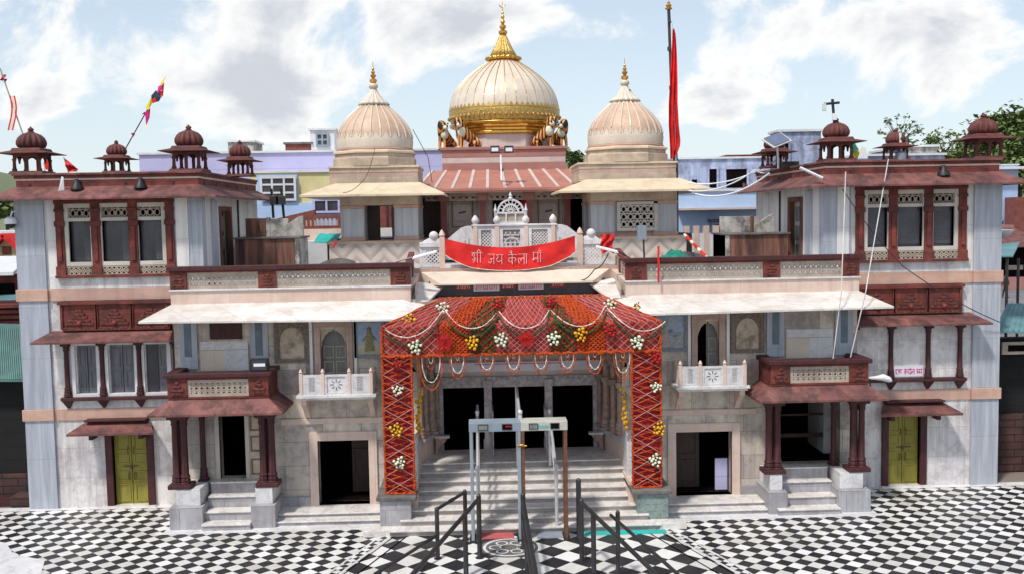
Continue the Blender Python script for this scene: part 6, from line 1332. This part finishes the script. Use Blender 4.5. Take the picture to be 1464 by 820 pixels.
# net and striped pole
b=MB(); c=at(960,369,27.0); gx=[[ (c.x+(i-8)*.09,c.y+(j-4)*.1,5.66+ .36*math.exp(-((i-9)/4.5)**2-((j-4)/3)**2)+.05*math.sin(i*2.1+j)) for i in range(17)] for j in range(9)]; b.sheet(gx,'green_net'); thing1(b,'green_net_heap','heap of green netting on the right terrace','netting')
b=MB(); pa=at(979,336,28.9); pb=at(1014,372,24.4)
for k in range(10):
    u_=pa.lerp(pb,k/10); v_=pa.lerp(pb,(k+1)/10); b.tube([tuple(u_),tuple(v_)],.045,'red_cloth' if k%3 else 'white_bloom',8)
thing1(b,'striped_pole','red and white banded pole leaning on the right terrace','pole')
b=MB(); b.sheet([[tuple(at(940+dx,352+6.4*j,23.0)) for dx in (0,1.5,3)] for j in range(9)],'red_cloth',.01); thing1(b,'red_tassel','frayed red tassel hanging over the right terrace railing','cord')
b=MB(); b.sheet([[ tuple(at(456+32*i/8-8*j/5,334+13*j/5,33-j*.5)+Vector((0,0,.012*math.sin(i*1.7+j)))) for i in range(9)] for j in range(6)],'teal_cloth',.01); thing1(b,'teal_tarpaulin','turquoise tarpaulin stretched behind the left terrace','tarpaulin')
b=MB(); b.sheet([[tuple(at(477+2*math.sin(j)+dx,343+j*2.2,29.4)) for dx in (0,3)] for j in range(6)],'red_cloth',.01); thing1(b,'red_rag','red rag tied to the corner of the left pavilion platform','cloth')
# tripod floodlight at left roof
pa=at(391,308,29.5); t=empty('roof_floodlight',tuple(pa),'black frame of two floodlights standing on the left terrace tank','floodlight')
b=MB(); 
for x0,x1 in ((391,388),(406,402)): b.tube([tuple(at(x0,312,29.5)),tuple(at(x1,270,29.5))],.04,'black_metal')
b.tube([tuple(at(378,290,29.5)),tuple(at(408,289,29.5))],.02,'white_frame'); b.build('frame',t)
for px in (393,402): r_=at(px,287,29.4); b=MB(); b.box(r_.x-.14,r_.x+.12,r_.y-.1,r_.y+.1,r_.z-.12,r_.z+.14,'metal_dark'); b.build('floodlight_head',t,.01)
# solar panel, battery box, antenna mast, banners on right wing
p=at(1110,200,26.9); t=empty('solar_panel',tuple(p),'tilted solar panel with a white frame in front of a rear kiosk','solar panel')
A_=[at(1089,199,27),at(1107,211,26.6),at(1132,201,26.4),at(1116,189,26.9)]
b=MB(); b.hexa([tuple(v) for v in A_]+[tuple(v+Vector((0,.03,-.03))) for v in A_],'white_frame'); b.build('frame',t)
ce=(A_[0]+A_[1]+A_[2]+A_[3])/4; b=MB(); nn=(A_[1]-A_[0]).cross(A_[3]-A_[0]).normalized(); nn=nn if nn.z>0 else -nn; I=[ce+(v-ce)*.88+nn*.02 for v in A_]; b.hexa([tuple(v) for v in I]+[tuple(v+Vector((0,.01,.01))) for v in I],'solar'); b.build('cells',t)
b=MB(); b.tube([tuple(ce),(ce.x+.1,ce.y+.2,8.2)],.03,'white_frame'); b.build('stand',t)
p=at(1128,232,27); b=MB(); b.box(p.x-.22,p.x+.22,26.8,27.1,8.2,8.38,'black_metal'); thing1(b,'battery_box','low black box on the parapet beside the solar panel','box',bev=.01)
p=at(1191,172,24.7); t=empty('camera_mast',(p.x,24.7,9.15),'mast with a dark cross arm and a white box on top of a kiosk dome','mast')
b=MB(); b.tube([tuple(at(1193,178,24.7)),tuple(at(1190,142,24.7))],.035,'black_metal'); b.tube([tuple(at(1178,149,24.7)),tuple(at(1200,147,24.7))],.035,'black_metal'); b.build('cross_arm',t)
r_=at(1193,167,24.6); b=MB(); b.box(r_.x-.055,r_.x+.055,r_.y-.04,r_.y+.04,r_.z-.09,r_.z+.08,'white_lamp'); b.build('white_box',t,.008)
r_=at(1179,153,24.6); b=MB(); b.box(r_.x-.05,r_.x+.03,r_.y-.04,r_.y+.04,r_.z-.1,r_.z+.08,'white_frame'); b.build('side_antenna',t,.01)
b=MB(); b.hexa([tuple(at(x,y,Y)) for x,y,Y in ((1214,204,25.4),(1221,226,25.4),(1232,224,25.6),(1221,203,25.6),(1215,204,25.5),(1222,226,25.5),(1233,224,25.7),(1222,203,25.7))],'bright_yellow'); b.hexa([tuple(at(x,y,Y)) for x,y,Y in ((1216,205,25.33),(1221,218,25.33),(1228,214,25.5),(1221,204,25.5),(1216,205,25.36),(1221,218,25.36),(1228,214,25.53),(1221,204,25.53))],'green_net'); thing1(b,'yellow_board','yellow and green board leaning beside the right front kiosk','board')
b=MB(); b.hexa([tuple(at(x,y,Y)) for x,y,Y in ((1226,227,25.5),(1241,227,25.5),(1238,212,25.6),(1231,209,25.6),(1226,227,25.7),(1241,227,25.7),(1238,212,25.8),(1231,209,25.8))],'white_frame'); thing1(b,'white_sack','white sack resting on the right wing roof beside a yellow board','sack')
p=at(1288,224,24.5); b=MB(); b.lathe([(.05,8.2),(.13,8.25),(.14,8.42),(.05,8.48)],p.x,24.5,'grey_paint',12); b.tube([(p.x,24.5,8.3),tuple(at(1287,190,24.5))],.035,'white_frame'); thing1(b,'junction_box','grey junction box with a white pipe on the right wing parapet','box')
# dome camera at far left
p=at(15,318,24.0); t=empty('dome_camera',tuple(p),'white dome camera hanging beside the left wing corner','camera')
b=MB(); b.lathe([(.13,p.z-.04),(.14,p.z+.02),(.12,p.z+.09),(.06,p.z+.13)],p.x,p.y,'white_lamp',16); b.tube([(p.x,p.y,p.z+.1),(p.x+.05,p.y,p.z+.25),(-11.2,24.3,p.z+.28)],.025,'white_lamp'); b.build('housing',t)
b=MB(); b.ball((p.x,p.y,p.z-.04),.11,'black_metal',14,8); b.build('lens_dome',t)
# white signboard
x0,x1=10.30,11.06; t=empty('wall_sign',((x0+x1)/2,YW,2.95),'white sign with pink Devanagari lettering between two slender columns on the right wing','sign')
b=MB(); b.box(x0,x1,YW-.05,YW-.02,2.82,3.10,'sign_white'); b.build('board',t,.004)
b=MB(); write(b,[['tra','sta'],['kan','tro','l'],['roo','m']],x0+.04,2.885,.125,lambda x,z:YW-.051,.014,'sign_ink',.004,.28,.98); b.build('lettering',t)
# cables and ropes
def wire(pts,r,m,label,name='cable',cat='cable',sag=0):
    P=[]
    for (a,c) in zip(pts,pts[1:]):
        a=Vector(a);c=Vector(c)
        for k in range(13): f=k/12; P.append(tuple(a.lerp(c,f)-Vector((0,0,sag*(1-(2*f-1)**2)))))
    b=MB(); b.tube(P,r,m,5); thing1(b,name,label,cat)
wire([at(1209,246,23.5),at(1203,415,22.12),at(1191,512,22.1)],.012,'cable','pale rope hanging from the right wing parapet to the porch, left one','rope','rope',.0)
wire([at(1270,228,24.1),at(1238,415,22.12),at(1216,510,22.1)],.013,'cable','pale rope running from the junction box down to the right porch','rope','rope')
wire([at(1204,270,23.4),at(1290,380,23.5),at(1430,460,24.0)],.012,'cable_dark','thin dark cable slanting across the right wing front','cable','cable',.1)
wire([at(985,262,29),at(1112,228,27.6)],.02,'white_lamp','upper white cable between the right pavilion and the right wing','cable','cable',.25)
wire([at(985,273,29),at(1080,243,27.6),at(1112,230,27.6)],.02,'white_lamp','lower white cable between the right pavilion and the right wing','cable','cable',.2)
wire([at(990,276,29),at(1100,248,26.6)],.025,'white_lamp','third white cable reaching the right wing under its eave','cable','cable',.3)
wire([at(1144,240,23.6),at(1176,255,23.6)],.035,'white_lamp','short white tube lying on the right wing eave','tube','tube')
wire([at(536,212,29.8),at(522,255,29.0),at(490,276,28.9)],.009,'cable_dark','dark wire looping down the left pavilion','cable','cable',.1)
wire([at(590,185,31),at(612,225,31),at(618,262,31)],.011,'dark_red','reddish wire beside the left dome','cable','cable')
wire([at(826,400,24.4),at(850,385,24.2),at(870,362,23.9)],.014,'cable_dark','dark wires at the right end of the entrance awning','cable','cable',.1)
p=at(899,134,31.3); b=MB(); b.ball((p.x,31.3,p.z),.06,'old_grey',8,6,1.3); b.ball((p.x+.03,31.27,p.z+.1),.035,'old_grey',8,6); b.frustum((p.x-.09,p.x-.02,31.28,31.32),p.z-.12,(p.x-.04,p.x,31.27,31.33),p.z,'old_grey'); thing1(b,'perched_bird','dark pigeon perched on the cap of the right dome','bird')

# ------------------------------------------------------------------ buildings and ground beyond
def slab(name,label,cat,px0,px1,py0,py1,Y,D,m,zb=0,extra=None,group=None):
    a=at(px0,py1,Y); c=at(px1,py0,Y); t=empty(name,((a.x+c.x)/2,Y,zb),label,cat,group)
    b=MB(); b.box(a.x,c.x,Y,Y+D,zb if zb is not None else a.z,c.z,m); b.build('wall',t,.01)
    b=MB(); b.box(a.x-.08,c.x+.08,Y-.08,Y+D+.08,c.z,c.z+.09,'white_frame' if m!='brick_red' else 'old_grey'); b.build('roof_coping',t)
    return t,a,c
def win(t,px0,px1,py0,py1,Y,fm='white_frame',n=(3,2),gl='glass_dark',fw=.09):
    a=at(px0,py1,Y); c=at(px1,py0,Y); b=MB(); frame(b,a.x,c.x,a.z,c.z,Y-.08,Y-.0,fw,fm)
    for k in range(1,n[0]): x=a.x+(c.x-a.x)*k/n[0]; b.box(x-.04,x+.04,Y-.07,Y-.01,a.z+fw,c.z-fw,fm)
    for k in range(1,n[1]): z=a.z+(c.z-a.z)*k/n[1]; b.box(a.x+fw,c.x-fw,Y-.066,Y-.012,z-.04,z+.04,fm)
    w_=b.build('window',t); b=MB(); b.box(a.x+.02,c.x-.02,Y-.03,Y-.005,a.z+.02,c.z-.02,gl); b.build('glass',w_); return w_
YL=44
t,a,c=slab('lilac_building','long lilac building with horizontal board lines behind the left wing','building',204,640,215,345,YL+1,12,'lilac_wall')
t,a,c=slab('blue_yellow_building','yellow and blue house with a big white barred window behind the left terrace','building',362,485,246,360,YL-2,3,'yellow_wall')
b=MB(); p0=at(369,300,YL-2);p1=at(425,250,YL-2); b.box(p0.x,p1.x,YL-2.1,YL-1.95,p0.z-4,p1.z,'blue_wall'); q0=at(360,400,YL-2); q1=at(448,290,YL-2); b.box(q0.x,q1.x,YL-2.14,YL-1.95,0,q1.z,'blue_wall'); b.build('blue_wall_panel',t)
win(t,373,423,252,288,YL-2.16,'white_frame',(3,3)); win(t,448,486,284,305,YL-3.0,'lilac_wall',(2,1))
b=MB(); p0=at(446,310,YL-3);p1=at(490,283,YL-3); b.box(p0.x,p1.x,YL-2.98,YL-2,p0.z-3,p1.z,'blue_wall'); b.build('porch_wall',t)
t,a,c=slab('stair_head_room','small white stair room with a dark window on the lilac roof','building',444,478,186,213,YL+3,3,'white_frame',8.5); win(t,452,470,190,210,YL+2.98,'grey_paint',(2,2))
t,a,c=slab('brick_parapet','low brick wall on the roof beside the white stair room','wall',408,445,206,214,YL+3,.4,'brick_red',8.5)
t,a,c=slab('roof_box','small pale roof box behind the fourth left kiosk','building',326,362,203,215,YL+4,2,'dirty_white',8.5)
# red fence and sloping red wall on the rear terrace
t=empty('red_fence',(-8,38,5),'red fence with upright bars beside the left pavilion','fence')
a=at(423,325,37);c=at(488,307,37); b=MB(); frame(b,a.x,c.x,a.z-.1,c.z,37,37.15,.14,'brick_red'); b.build('frame',t)
b=MB(); k=a.x+.2
while k<c.x-.1: b.box(k,k+.06,37.03,37.1,a.z,c.z-.1,'pink_stone'); k+=.16
b.build('bar',t)
b=MB(); a0=at(372,318,40); a1=at(450,300,40); b.hexa([(a0.x,40,0),(a1.x,40,0),(a1.x,40.3,0),(a0.x,40.3,0),(a0.x,40,a0.z),(a1.x,40,a1.z),(a1.x,40.3,a1.z),(a0.x,40.3,a0.z)],'brick_red'); thing1(b,'sloping_red_wall','red wall with a sloping top behind the left tank','wall')
b=MB(); a=at(420,345,35.5); c=at(490,327,35.5); b.box(a.x,c.x,35.5,36,0,c.z,'pale_pink'); b.box(a.x,c.x,34.2,35.5,0,at(450,345,34.2).z,'white_frame'); thing1(b,'rear_terrace_wall','pale stepped terrace wall below the red fence','wall')
b=MB(); p0=at(505,312,38);p1=at(640,286,38); b.box(p0.x,p1.x,38,38.3,0,p1.z,'brick_red'); b.box(p0.x,p0.x+.9,37.9,38,6,p1.z,'dark_red'); b.box(p0.x+1.3,p0.x+1.4,37.7,37.8,6,p1.z+.1,'dark_red'); b.box(p0.x,p1.x,36.4,37.2,0,at(560,326,36.4).z,'white_frame'); thing1(b,'dark_red_wall','dark red wall seen through the left pavilion','wall')
# right side: blue houses
t,a,c=slab('weathered_blue_building','weathered pale blue building with dark openings behind the right terrace','building',950,1110,226,290,46,10,'old_blue')
for q in ((986,999,254,268),(1011,1027,239,272),(1035,1070,239,272)): win(t,*q,45.98,'old_blue',(1,1),'black_void')
t,a,c=slab('sky_blue_house','sky blue house with a jutting slab behind the right terrace','building',940,1130,272,345,42,5,'blue_wall')
b=MB(); p0=at(970,301,41.6);p1=at(1100,296,41.6); b.box(p0.x,p1.x,41.2,42,p0.z,p1.z,'pale_pink'); b.build('jutting_slab',t)
win(t,1017,1036,318,338,41.95,'blue_wall',(1,1),'black_void')
b=MB(); p0=at(1014,317,41.7);p1=at(1036,313,41.7); b.box(p0.x,p1.x,41.5,42,p0.z,p1.z,'old_grey'); b.build('window_hood',t)
t,a,c=slab('roof_room','tall weathered blue room with a black doorway behind the solar panel','building',1114,1174,188,240,38,1.2,'old_blue',6); win(t,1118,1130,200,232,37.98,'old_blue',(1,1),'black_void')
t,a,c=slab('stained_roof_block','stained white block behind the small right kiosk','building',1300,1340,210,236,40,4,'dirty_white',6)
t,a,c=slab('low_blue_parapet','low blue and white parapet behind the right wing roof','wall',1225,1350,222,240,39,1,'old_blue',6)
b=MB(); p0=at(1038,223,48);p1=at(1140,220,48); b.box(p0.x,p1.x,48,52,p0.z,p1.z,'brick_red'); thing1(b,'distant_red_roof','thin red roof edge beyond the solar panel','roof')
# small balustrade far terrace right
b=MB()
for k in range(5): x=at(982+14*k,330,36).x; b.box(x-.1,x+.1,36,36.2,5.0,at(990,329,36).z+.15,'pale_pink')
p0=at(976,345,36);p1=at(1036,333,36); b.box(p0.x,p1.x,36.02,36.15,4,p1.z,'white_frame'); thing1(b,'rear_balustrade','low white balustrade with pink posts behind the right terrace','balustrade')
# far right edge
t,a,c=slab('pale_blue_house','pale blue house at the right edge beyond the right wing','building',1400,1456,236,318,92,8,'blue_wall',0); b=MB(); p0=at(1400,243,91.5);p1=at(1475,238,91.5); b.box(p0.x,p1.x,91.0,92.2,p0.z,p1.z,'white_frame'); b.build('roof_slab',t); win(t,1427,1434,308,316,91.9,'blue_wall',(1,1),'black_void')
t,a,c=slab('cream_wall_house','cream walled house beyond the blue one at the right edge','building',1452,1500,285,345,97,6,'yellow_wall',0)
b=MB(); p0=at(1400,352,83);p1=at(1500,330,83)
sloped(b,(p0.x,p1.x),(p0.x,p1.x),82.5,88.5,p0.z,at(1440,326,88).z,.15,'red_roof'); b.box(p0.x,p1.x,88.6,89.4,4,at(1440,322,88).z,'hall_pink'); thing1(b,'red_tiled_roof','red sloping roof at the right edge above a teal awning','roof')
b=MB(); p0=at(1452,296,89.6); b.box(p0.x,p0.x+6,89.6,91.5,4,p0.z+.9,'brick_red'); thing1(b,'red_roof_corner','dark red roof corner beside the pale blue house','roof')
p=at(1432,336,30); b=MB(); b.lathe([(.02,p.z-.1),(.2,p.z-.02),(.34,p.z+.12),(.36,p.z+.16)],p.x,30,'white_frame',20); b.tube([(p.x,30.0,p.z-.1),(12.9,29.9,p.z-.3)],.03,'metal_dark'); thing1(b,'satellite_dish','white satellite dish beside the right wing wall','dish')
t=empty('teal_awning_stall',(20,30,0),'stall under a teal awning on thin poles at the right edge','stall')
b=MB(); P=[at(1424,368,27.5),at(1448,368,27.5),at(1458,348,29.5),at(1424,352,29.5)]; b.hexa([tuple(v) for v in P]+[tuple(v+Vector((0,0,.04))) for v in P],'tin_teal'); b.build('awning',t)
for px,Y in ((1440,27.6),(1456,29.3)): 
    p=at(px,370,Y); b=MB(); b.tube([(p.x,p.y,0),tuple(p)],.04,'metal_dark'); b.build('pole',t)
t=empty('roadside_shop',(42,82,0),'dark open shopfront with a pink kerb across the road at the right edge','shop')
b=MB(); Ys=84; p0=at(1395,396,Ys);p1=at(1500,350,Ys); b.box(p0.x,p1.x,Ys,Ys+4,0,p1.z,'room_dark'); q0=at(1437,386,Ys).z; b.box(at(1437,380,Ys).x,at(1462,380,Ys).x,Ys-.1,Ys-.02,q0,q0+.4,'cream_jali'); b.box(p0.x,p1.x,Ys-.5,Ys-.2,0,at(1440,396,Ys).z,'hall_pink'); b.build('shop_front',t)
# walking person, far
def person(x,y,z,label):
    t=empty('person',(x,y,z),label,'person'); ORG[t.name]=(0,0,0)
    V_=[((0,0,.92),.13),((0,0,1.15),.14),((0,0,1.38),.16),((0,0,1.5),.06),((0,.0,1.64),.095),((-.19,0,1.4),.06),((-.24,.05,1.12),.045),((-.22,.12,.9),.035),((.19,0,1.4),.06),((.25,-.05,1.12),.045),((.24,-.12,.9),.035),
        ((-.09,.08,.5),.075),((-.1,.2,.08),.05),((-.1,.12,.03),.04),((.09,-.1,.5),.075),((.1,-.2,.08),.05),((.1,-.3,.03),.04)]
    E_=[(0,1),(1,2),(2,3),(3,4),(2,5),(5,6),(6,7),(2,8),(8,9),(9,10),(0,11),(11,12),(12,13),(0,14),(14,15),(15,16)]
    me=bpy.data.meshes.new('body'); me.from_pydata([v[0] for v in V_],E_,[]); o=bpy.data.objects.new('body',me); COL.objects.link(o); o.parent=t; md=o.modifiers.new('skin','SKIN')
    for i,v in enumerate(V_): me.skin_vertices[0].data[i].radius=(v[1],v[1])
    me.skin_vertices[0].data[0].use_root=True; sd=o.modifiers.new('sub','SUBSURF'); sd.levels=1; sd.render_levels=1; me.materials.append(M['dark_cloth'])
    b=MB(); b.ball((0,-.01,1.64),.1,'skin',10,8,1.15); b.build('head_skin',t); b=MB(); b.ball((0,.015,1.69),.1,'black_void',10,8,.9); b.build('hair',t)
p=atg(1437,425,.012)
b=MB(); b.add([(13.2,26,.012),(70,26,.012),(70,83.4,.012),(13.2,83.4,.012)],[(0,1,2,3)],'road_grey'); tag(b.build('road'),kind='structure')
person(p.x,p.y,.012,'person in dark clothes walking on the grey road at the right edge')
t=empty('tin_roofed_shop',(17,25.5,0),'dark shop under a teal tin roof at the right edge beside the right wing','shop')
b=MB(); P=[at(1424,478,24.6),at(1490,478,24.6),at(1490,436,26.1),at(1440,436,26.1)]; P[0]=at(1423,474,24.6); P[3]=at(1441,436,26.1); b.hexa([tuple(v) for v in P]+[tuple(v+Vector((0,0,.05))) for v in P],'tin_teal')
for k in range(9):
    f=k/8; u_=P[0].lerp(P[1],f); v_=P[3].lerp(P[2],f); b.tube([tuple(u_+Vector((0,0,.06))),tuple(v_+Vector((0,0,.06)))],.02,'tin_teal')
b.build('tin_roof',t)
b=MB(); x0=13.1; b.box(x0,19,25.4,25.7,1.55,at(1440,480,25.4).z-.05,'black_shed'); b.box(x0,19,25.3,25.7,0,1.55,'brown_brick'); b.build('dark_front',t)
b=MB(); p0=at(1433,505,24.9); b.box(p0.x,p0.x+1.8,24.9,24.95,p0.z-.02,p0.z+.3,'cream_jali'); b.box(p0.x+.15,p0.x+1.7,24.88,24.9,p0.z+.06,p0.z+.22,'black_void'); b.build('hanging_tray',t)
for k in range(3): b=MB(); x=13.5+k*.9; b.box(x,x+.08,25.2,25.3,0,1.6,'dark_red'); b.build('shutter_rail',t)
# far left edge
t=empty('green_roofed_shed',(-13,24.6,0),'dark shed with a green corrugated tin roof at the left edge','shed')
P=[at(-60,545,24.6),at(40,545,24.6),at(33,466,26.6),at(-60,464,26.6)]; b=MB(); b.hexa([tuple(v) for v in P]+[tuple(v+Vector((0,0,.05))) for v in P],'tin_green')
for k in range(34):
    f=k/33; u_=P[0].lerp(P[1],f); v_=P[3].lerp(P[2],f); b.tube([tuple(u_+Vector((0,0,.055))),tuple(v_+Vector((0,0,.055)))],.022,'tin_green',5)
b.build('corrugated_roof',t)
b=MB(); b.box(-16,-11.25,25.0,25.3,.7,3.15,'black_shed'); b.box(-16,-11.25,24.9,25.3,0,.7,'brown_brick'); b.build('dark_front',t)
b=MB(); b.box(-11.9,-11.25,24.4,24.9,0,.25,'brown_brick'); b.box(-16,-11.6,24.5,24.9,0,.12,'dark_red'); b.build('broken_step',t)
t=empty('red_tiered_shop',(-14,28,0),'red stepped cornice and teal lean-to roof at the left edge','shop')
b=MB(); z0=at(20,462,28).z
for k in range(4): b.box(-18,at(30,450,28).x+.1-.0*k,27.9-.08*k,28.6,z0+.16*k,z0+.16*k+.1,'red_stone'); b.box(-18,at(30,450,28).x,28,28.5,z0+.16*k+.1,z0+.16*k+.16,'dark_red')
b.build('stepped_cornice',t)
b=MB(); P=[at(-20,438,28.6),at(34,434,28.6),at(34,421,30),at(-20,424,30)]; b.hexa([tuple(v) for v in P]+[tuple(v+Vector((0,0,.05))) for v in P],'tin_teal'); b.build('lean_to_roof',t)
b=MB(); b.box(-20,at(28,400,30).x,30.1,30.3,0,at(20,392,30).z,'red_stone'); b.box(-20,at(18,400,30).x,30.0,30.1,0,at(20,405,30).z,'black_void'); b.build('red_front',t)
b=MB(); sloped(b,(-22,at(28,390,30).x),(-22,at(26,376,32).x),29.6,33,at(20,388,30).z,at(20,366,33).z,.1,'white_frame'); b.build('pale_roof',t)
t=empty('yellow_gabled_house',(-17,36,0),'small yellow house with a red-edged gable at the left edge','house')
a=at(-4,374,36);c=at(26,352,36); ap=at(9,338,36); b=MB(); b.poly([(a.x,0),(c.x,0),(c.x,c.z),(ap.x,ap.z),(a.x,c.z)],36,40,'yellow_wall'); b.build('wall',t)
b=MB(); b.bar(a.x-.3,c.z-.25,ap.x,ap.z+.05,.16,35.7,40.2,'red_cloth'); b.bar(c.x+.3,c.z-.25,ap.x,ap.z+.05,.16,35.7,40.2,'red_cloth'); b.build('red_gable_roof',t)
b=MB(); p=at(9,358,35.95); b.box(p.x-.15,p.x+.15,35.95,36,p.z-.15,p.z+.15,'brick_red'); b.build('gable_vent',t)
b=MB(); p=at(24,330,52); b.box(p.x-14,p.x+1,52,60,0,p.z,'white_frame'); thing1(b,'long_white_shed','long white shed behind the yellow gabled house','shed')
# hills
def hill(pts,Y,D,m):
    b=MB(); rows=[]
    for j in range(10):
        f=j/9; rows.append([(x+random.uniform(-2,2),Y+D*(f-.5),z*math.sin(math.pi*(.5+.5*abs(2*f-1)) if f>.5 else math.pi*f)+random.uniform(-.5,.5)-2*(1-math.sin(math.pi*f))) for x,z in pts])
    b.sheet(rows,m); return struct(b.build('hill'))
hz=lambda px,py,Y:(at(px,py,Y).x,at(px,py,Y).z)
hill([(hz(-400,300,420)[0],10),hz(-250,240,420),hz(-120,232,420),hz(-40,236,420),hz(10,246,420),hz(40,262,420),hz(120,290,420),hz(500,296,420),hz(760,280,420),hz(810,228,420),hz(840,220,420),hz(900,240,420),hz(1000,290,420),hz(1300,285,420),hz(1500,270,420),hz(1800,260,420),(hz(2000,300,420)[0],5)],420,160,'hill_green')

# ------------------------------------------------------------------ trees
def tree(cx,cy,z0,h,cr,label,m,nc=60,nl=60,ls=.16,sparse=False,flat=1.0,trunk=.25,name='tree',group=None,bare=0):
    t=empty(name,(cx,cy,z0),label,'tree',group); rnd=random.Random(int(cx*91+cy)); b=MB(); top=z0+h-cr*flat*.9
    b.tube([(cx,cy,z0),(cx+.1,cy,z0+(top-z0)*.5),(cx,cy,top)],[trunk,trunk*.75,trunk*.5],'bark',8); C=[]
    for k in range(nc):
        a=rnd.uniform(0,6.28); e=rnd.uniform(-.7,1); r=cr*rnd.uniform(.35,1)**.5; x=cx+r*math.cos(a)*math.sqrt(max(0,1-e*e*.8)); y=cy+r*math.sin(a)*math.sqrt(max(0,1-e*e*.8)); z=top+cr*flat*e*.85*rnd.uniform(.6,1)+rnd.uniform(-.2,.2)
        C.append((x,y,z))
        if k%3==0 or sparse or k<bare: m_=Vector((cx,cy,top-.5*cr)).lerp(Vector((x,y,z)),.45)+Vector((rnd.uniform(-.2,.2),rnd.uniform(-.2,.2),rnd.uniform(0,.3)))*cr*.3; b.tube([(cx,cy,top-cr*.5),tuple(m_),(x,y,z)],[trunk*.4,trunk*.2,trunk*.06],'bark',5)
    b.build('trunk',t); b=MB()
    for ci,(x,y,z) in enumerate(C):
        if ci<bare: continue
        s_=cr*(.16 if sparse else .27)*rnd.uniform(.7,1.3)
        for k in range(nl):
            v=Vector((rnd.gauss(0,1),rnd.gauss(0,1),rnd.gauss(0,.8))); v=v*(s_*.55); p=Vector((x,y,z))+v
            a=Vector((rnd.uniform(-1,1),rnd.uniform(-1,1),rnd.uniform(-.6,.6))).normalized(); u_=a.cross(Vector((rnd.uniform(-1,1),rnd.uniform(-1,1),1))).normalized(); l_=ls*rnd.uniform(.6,1.3)
            b.add([tuple(p-a*l_*.5),tuple(p+u_*l_*.28),tuple(p+a*l_*.5),tuple(p-u_*l_*.28)],[(0,1,2,3)],m if rnd.random()<.6 else ('leaf_pale' if m=='leaf_mid' else 'leaf_mid'))
    b.build('crown',t)
def T(px,py_top,Y,crpx,label,m,**k):
    p=at(px,py_top,Y); ppm=1400/Y; tree(p.x,Y,0,p.z,crpx/ppm,label,m,**k)
T(1455,158,110,62,'large leafy green tree behind the right end kiosk','leaf_mid',nc=130,nl=95,ls=.72,trunk=.8)
T(1476,200,104,48,'dense green tree low at the right edge behind the blue house','leaf_mid',nc=90,nl=80,ls=.68,trunk=.7)
T(1352,188,52,34,'small pale tree with bare branches left of the large green tree','leaf_pale',nc=52,nl=34,ls=.24,trunk=.25,bare=14)
T(1384,212,50,24,'low bush-like tree between the pale tree and the right end kiosk','leaf_mid',nc=40,nl=50,ls=.3,trunk=.2)
T(1286,165,34,31,'sparse young tree with few leaves behind the small right kiosk','leaf_mid',nc=40,nl=7,ls=.15,sparse=True,flat=.85,trunk=.06)
T(818,216,58,13,'small dark green tree behind the right shoulder of the golden dome','leaf_mid',nc=30,nl=40,ls=.3,trunk=.15)
for k,(px,py) in enumerate(((-6,284),(8,287),(20,283),(30,290))): T(px,py,95+4*k,16,['leftmost of the four small trees below the far left hill','second of the four small trees below the far left hill','third of the four small trees below the far left hill','rightmost of the four small trees, nearest the left wing corner'][k],'leaf_mid',nc=22,nl=36,ls=.7,trunk=.3,group='trees below the far left hill')
# roof clutter on the houses behind
def clutter(px,py,Y,kind,label):
    p=at(px,py,Y); b=MB()
    if kind=='tank': b.lathe([(.5,p.z),(.52,p.z+.2),(.5,p.z+.75),(.42,p.z+.88),(.18,p.z+.95),(.16,p.z+1.02)],p.x,p.y,'black_metal',20); thing1(b,'water_tank',label,'water tank')
    else: b.tube([(p.x,p.y,p.z-.3),(p.x,p.y,p.z+1.3)],.03,'metal_dark'); [b.tube([(p.x-.35+.05*k,p.y,p.z+.85+.14*k),(p.x+.35-.05*k,p.y,p.z+.85+.14*k)],.016,'metal_dark') for k in range(3)]; thing1(b,'roof_aerial',label,'aerial')
b=MB(); a_=at(1060,262,45.5)
for k in range(7): x=at(1062+4*k,270,45.5).x; b.box(x-.05,x+.05,45.3,45.35,at(1062,288,45.5).z,at(1062,262+2.2*k,45.5).z,'rust')
thing1(b,'leaning_boards','rusty boards leaning before the dark openings of the weathered blue building','boards')
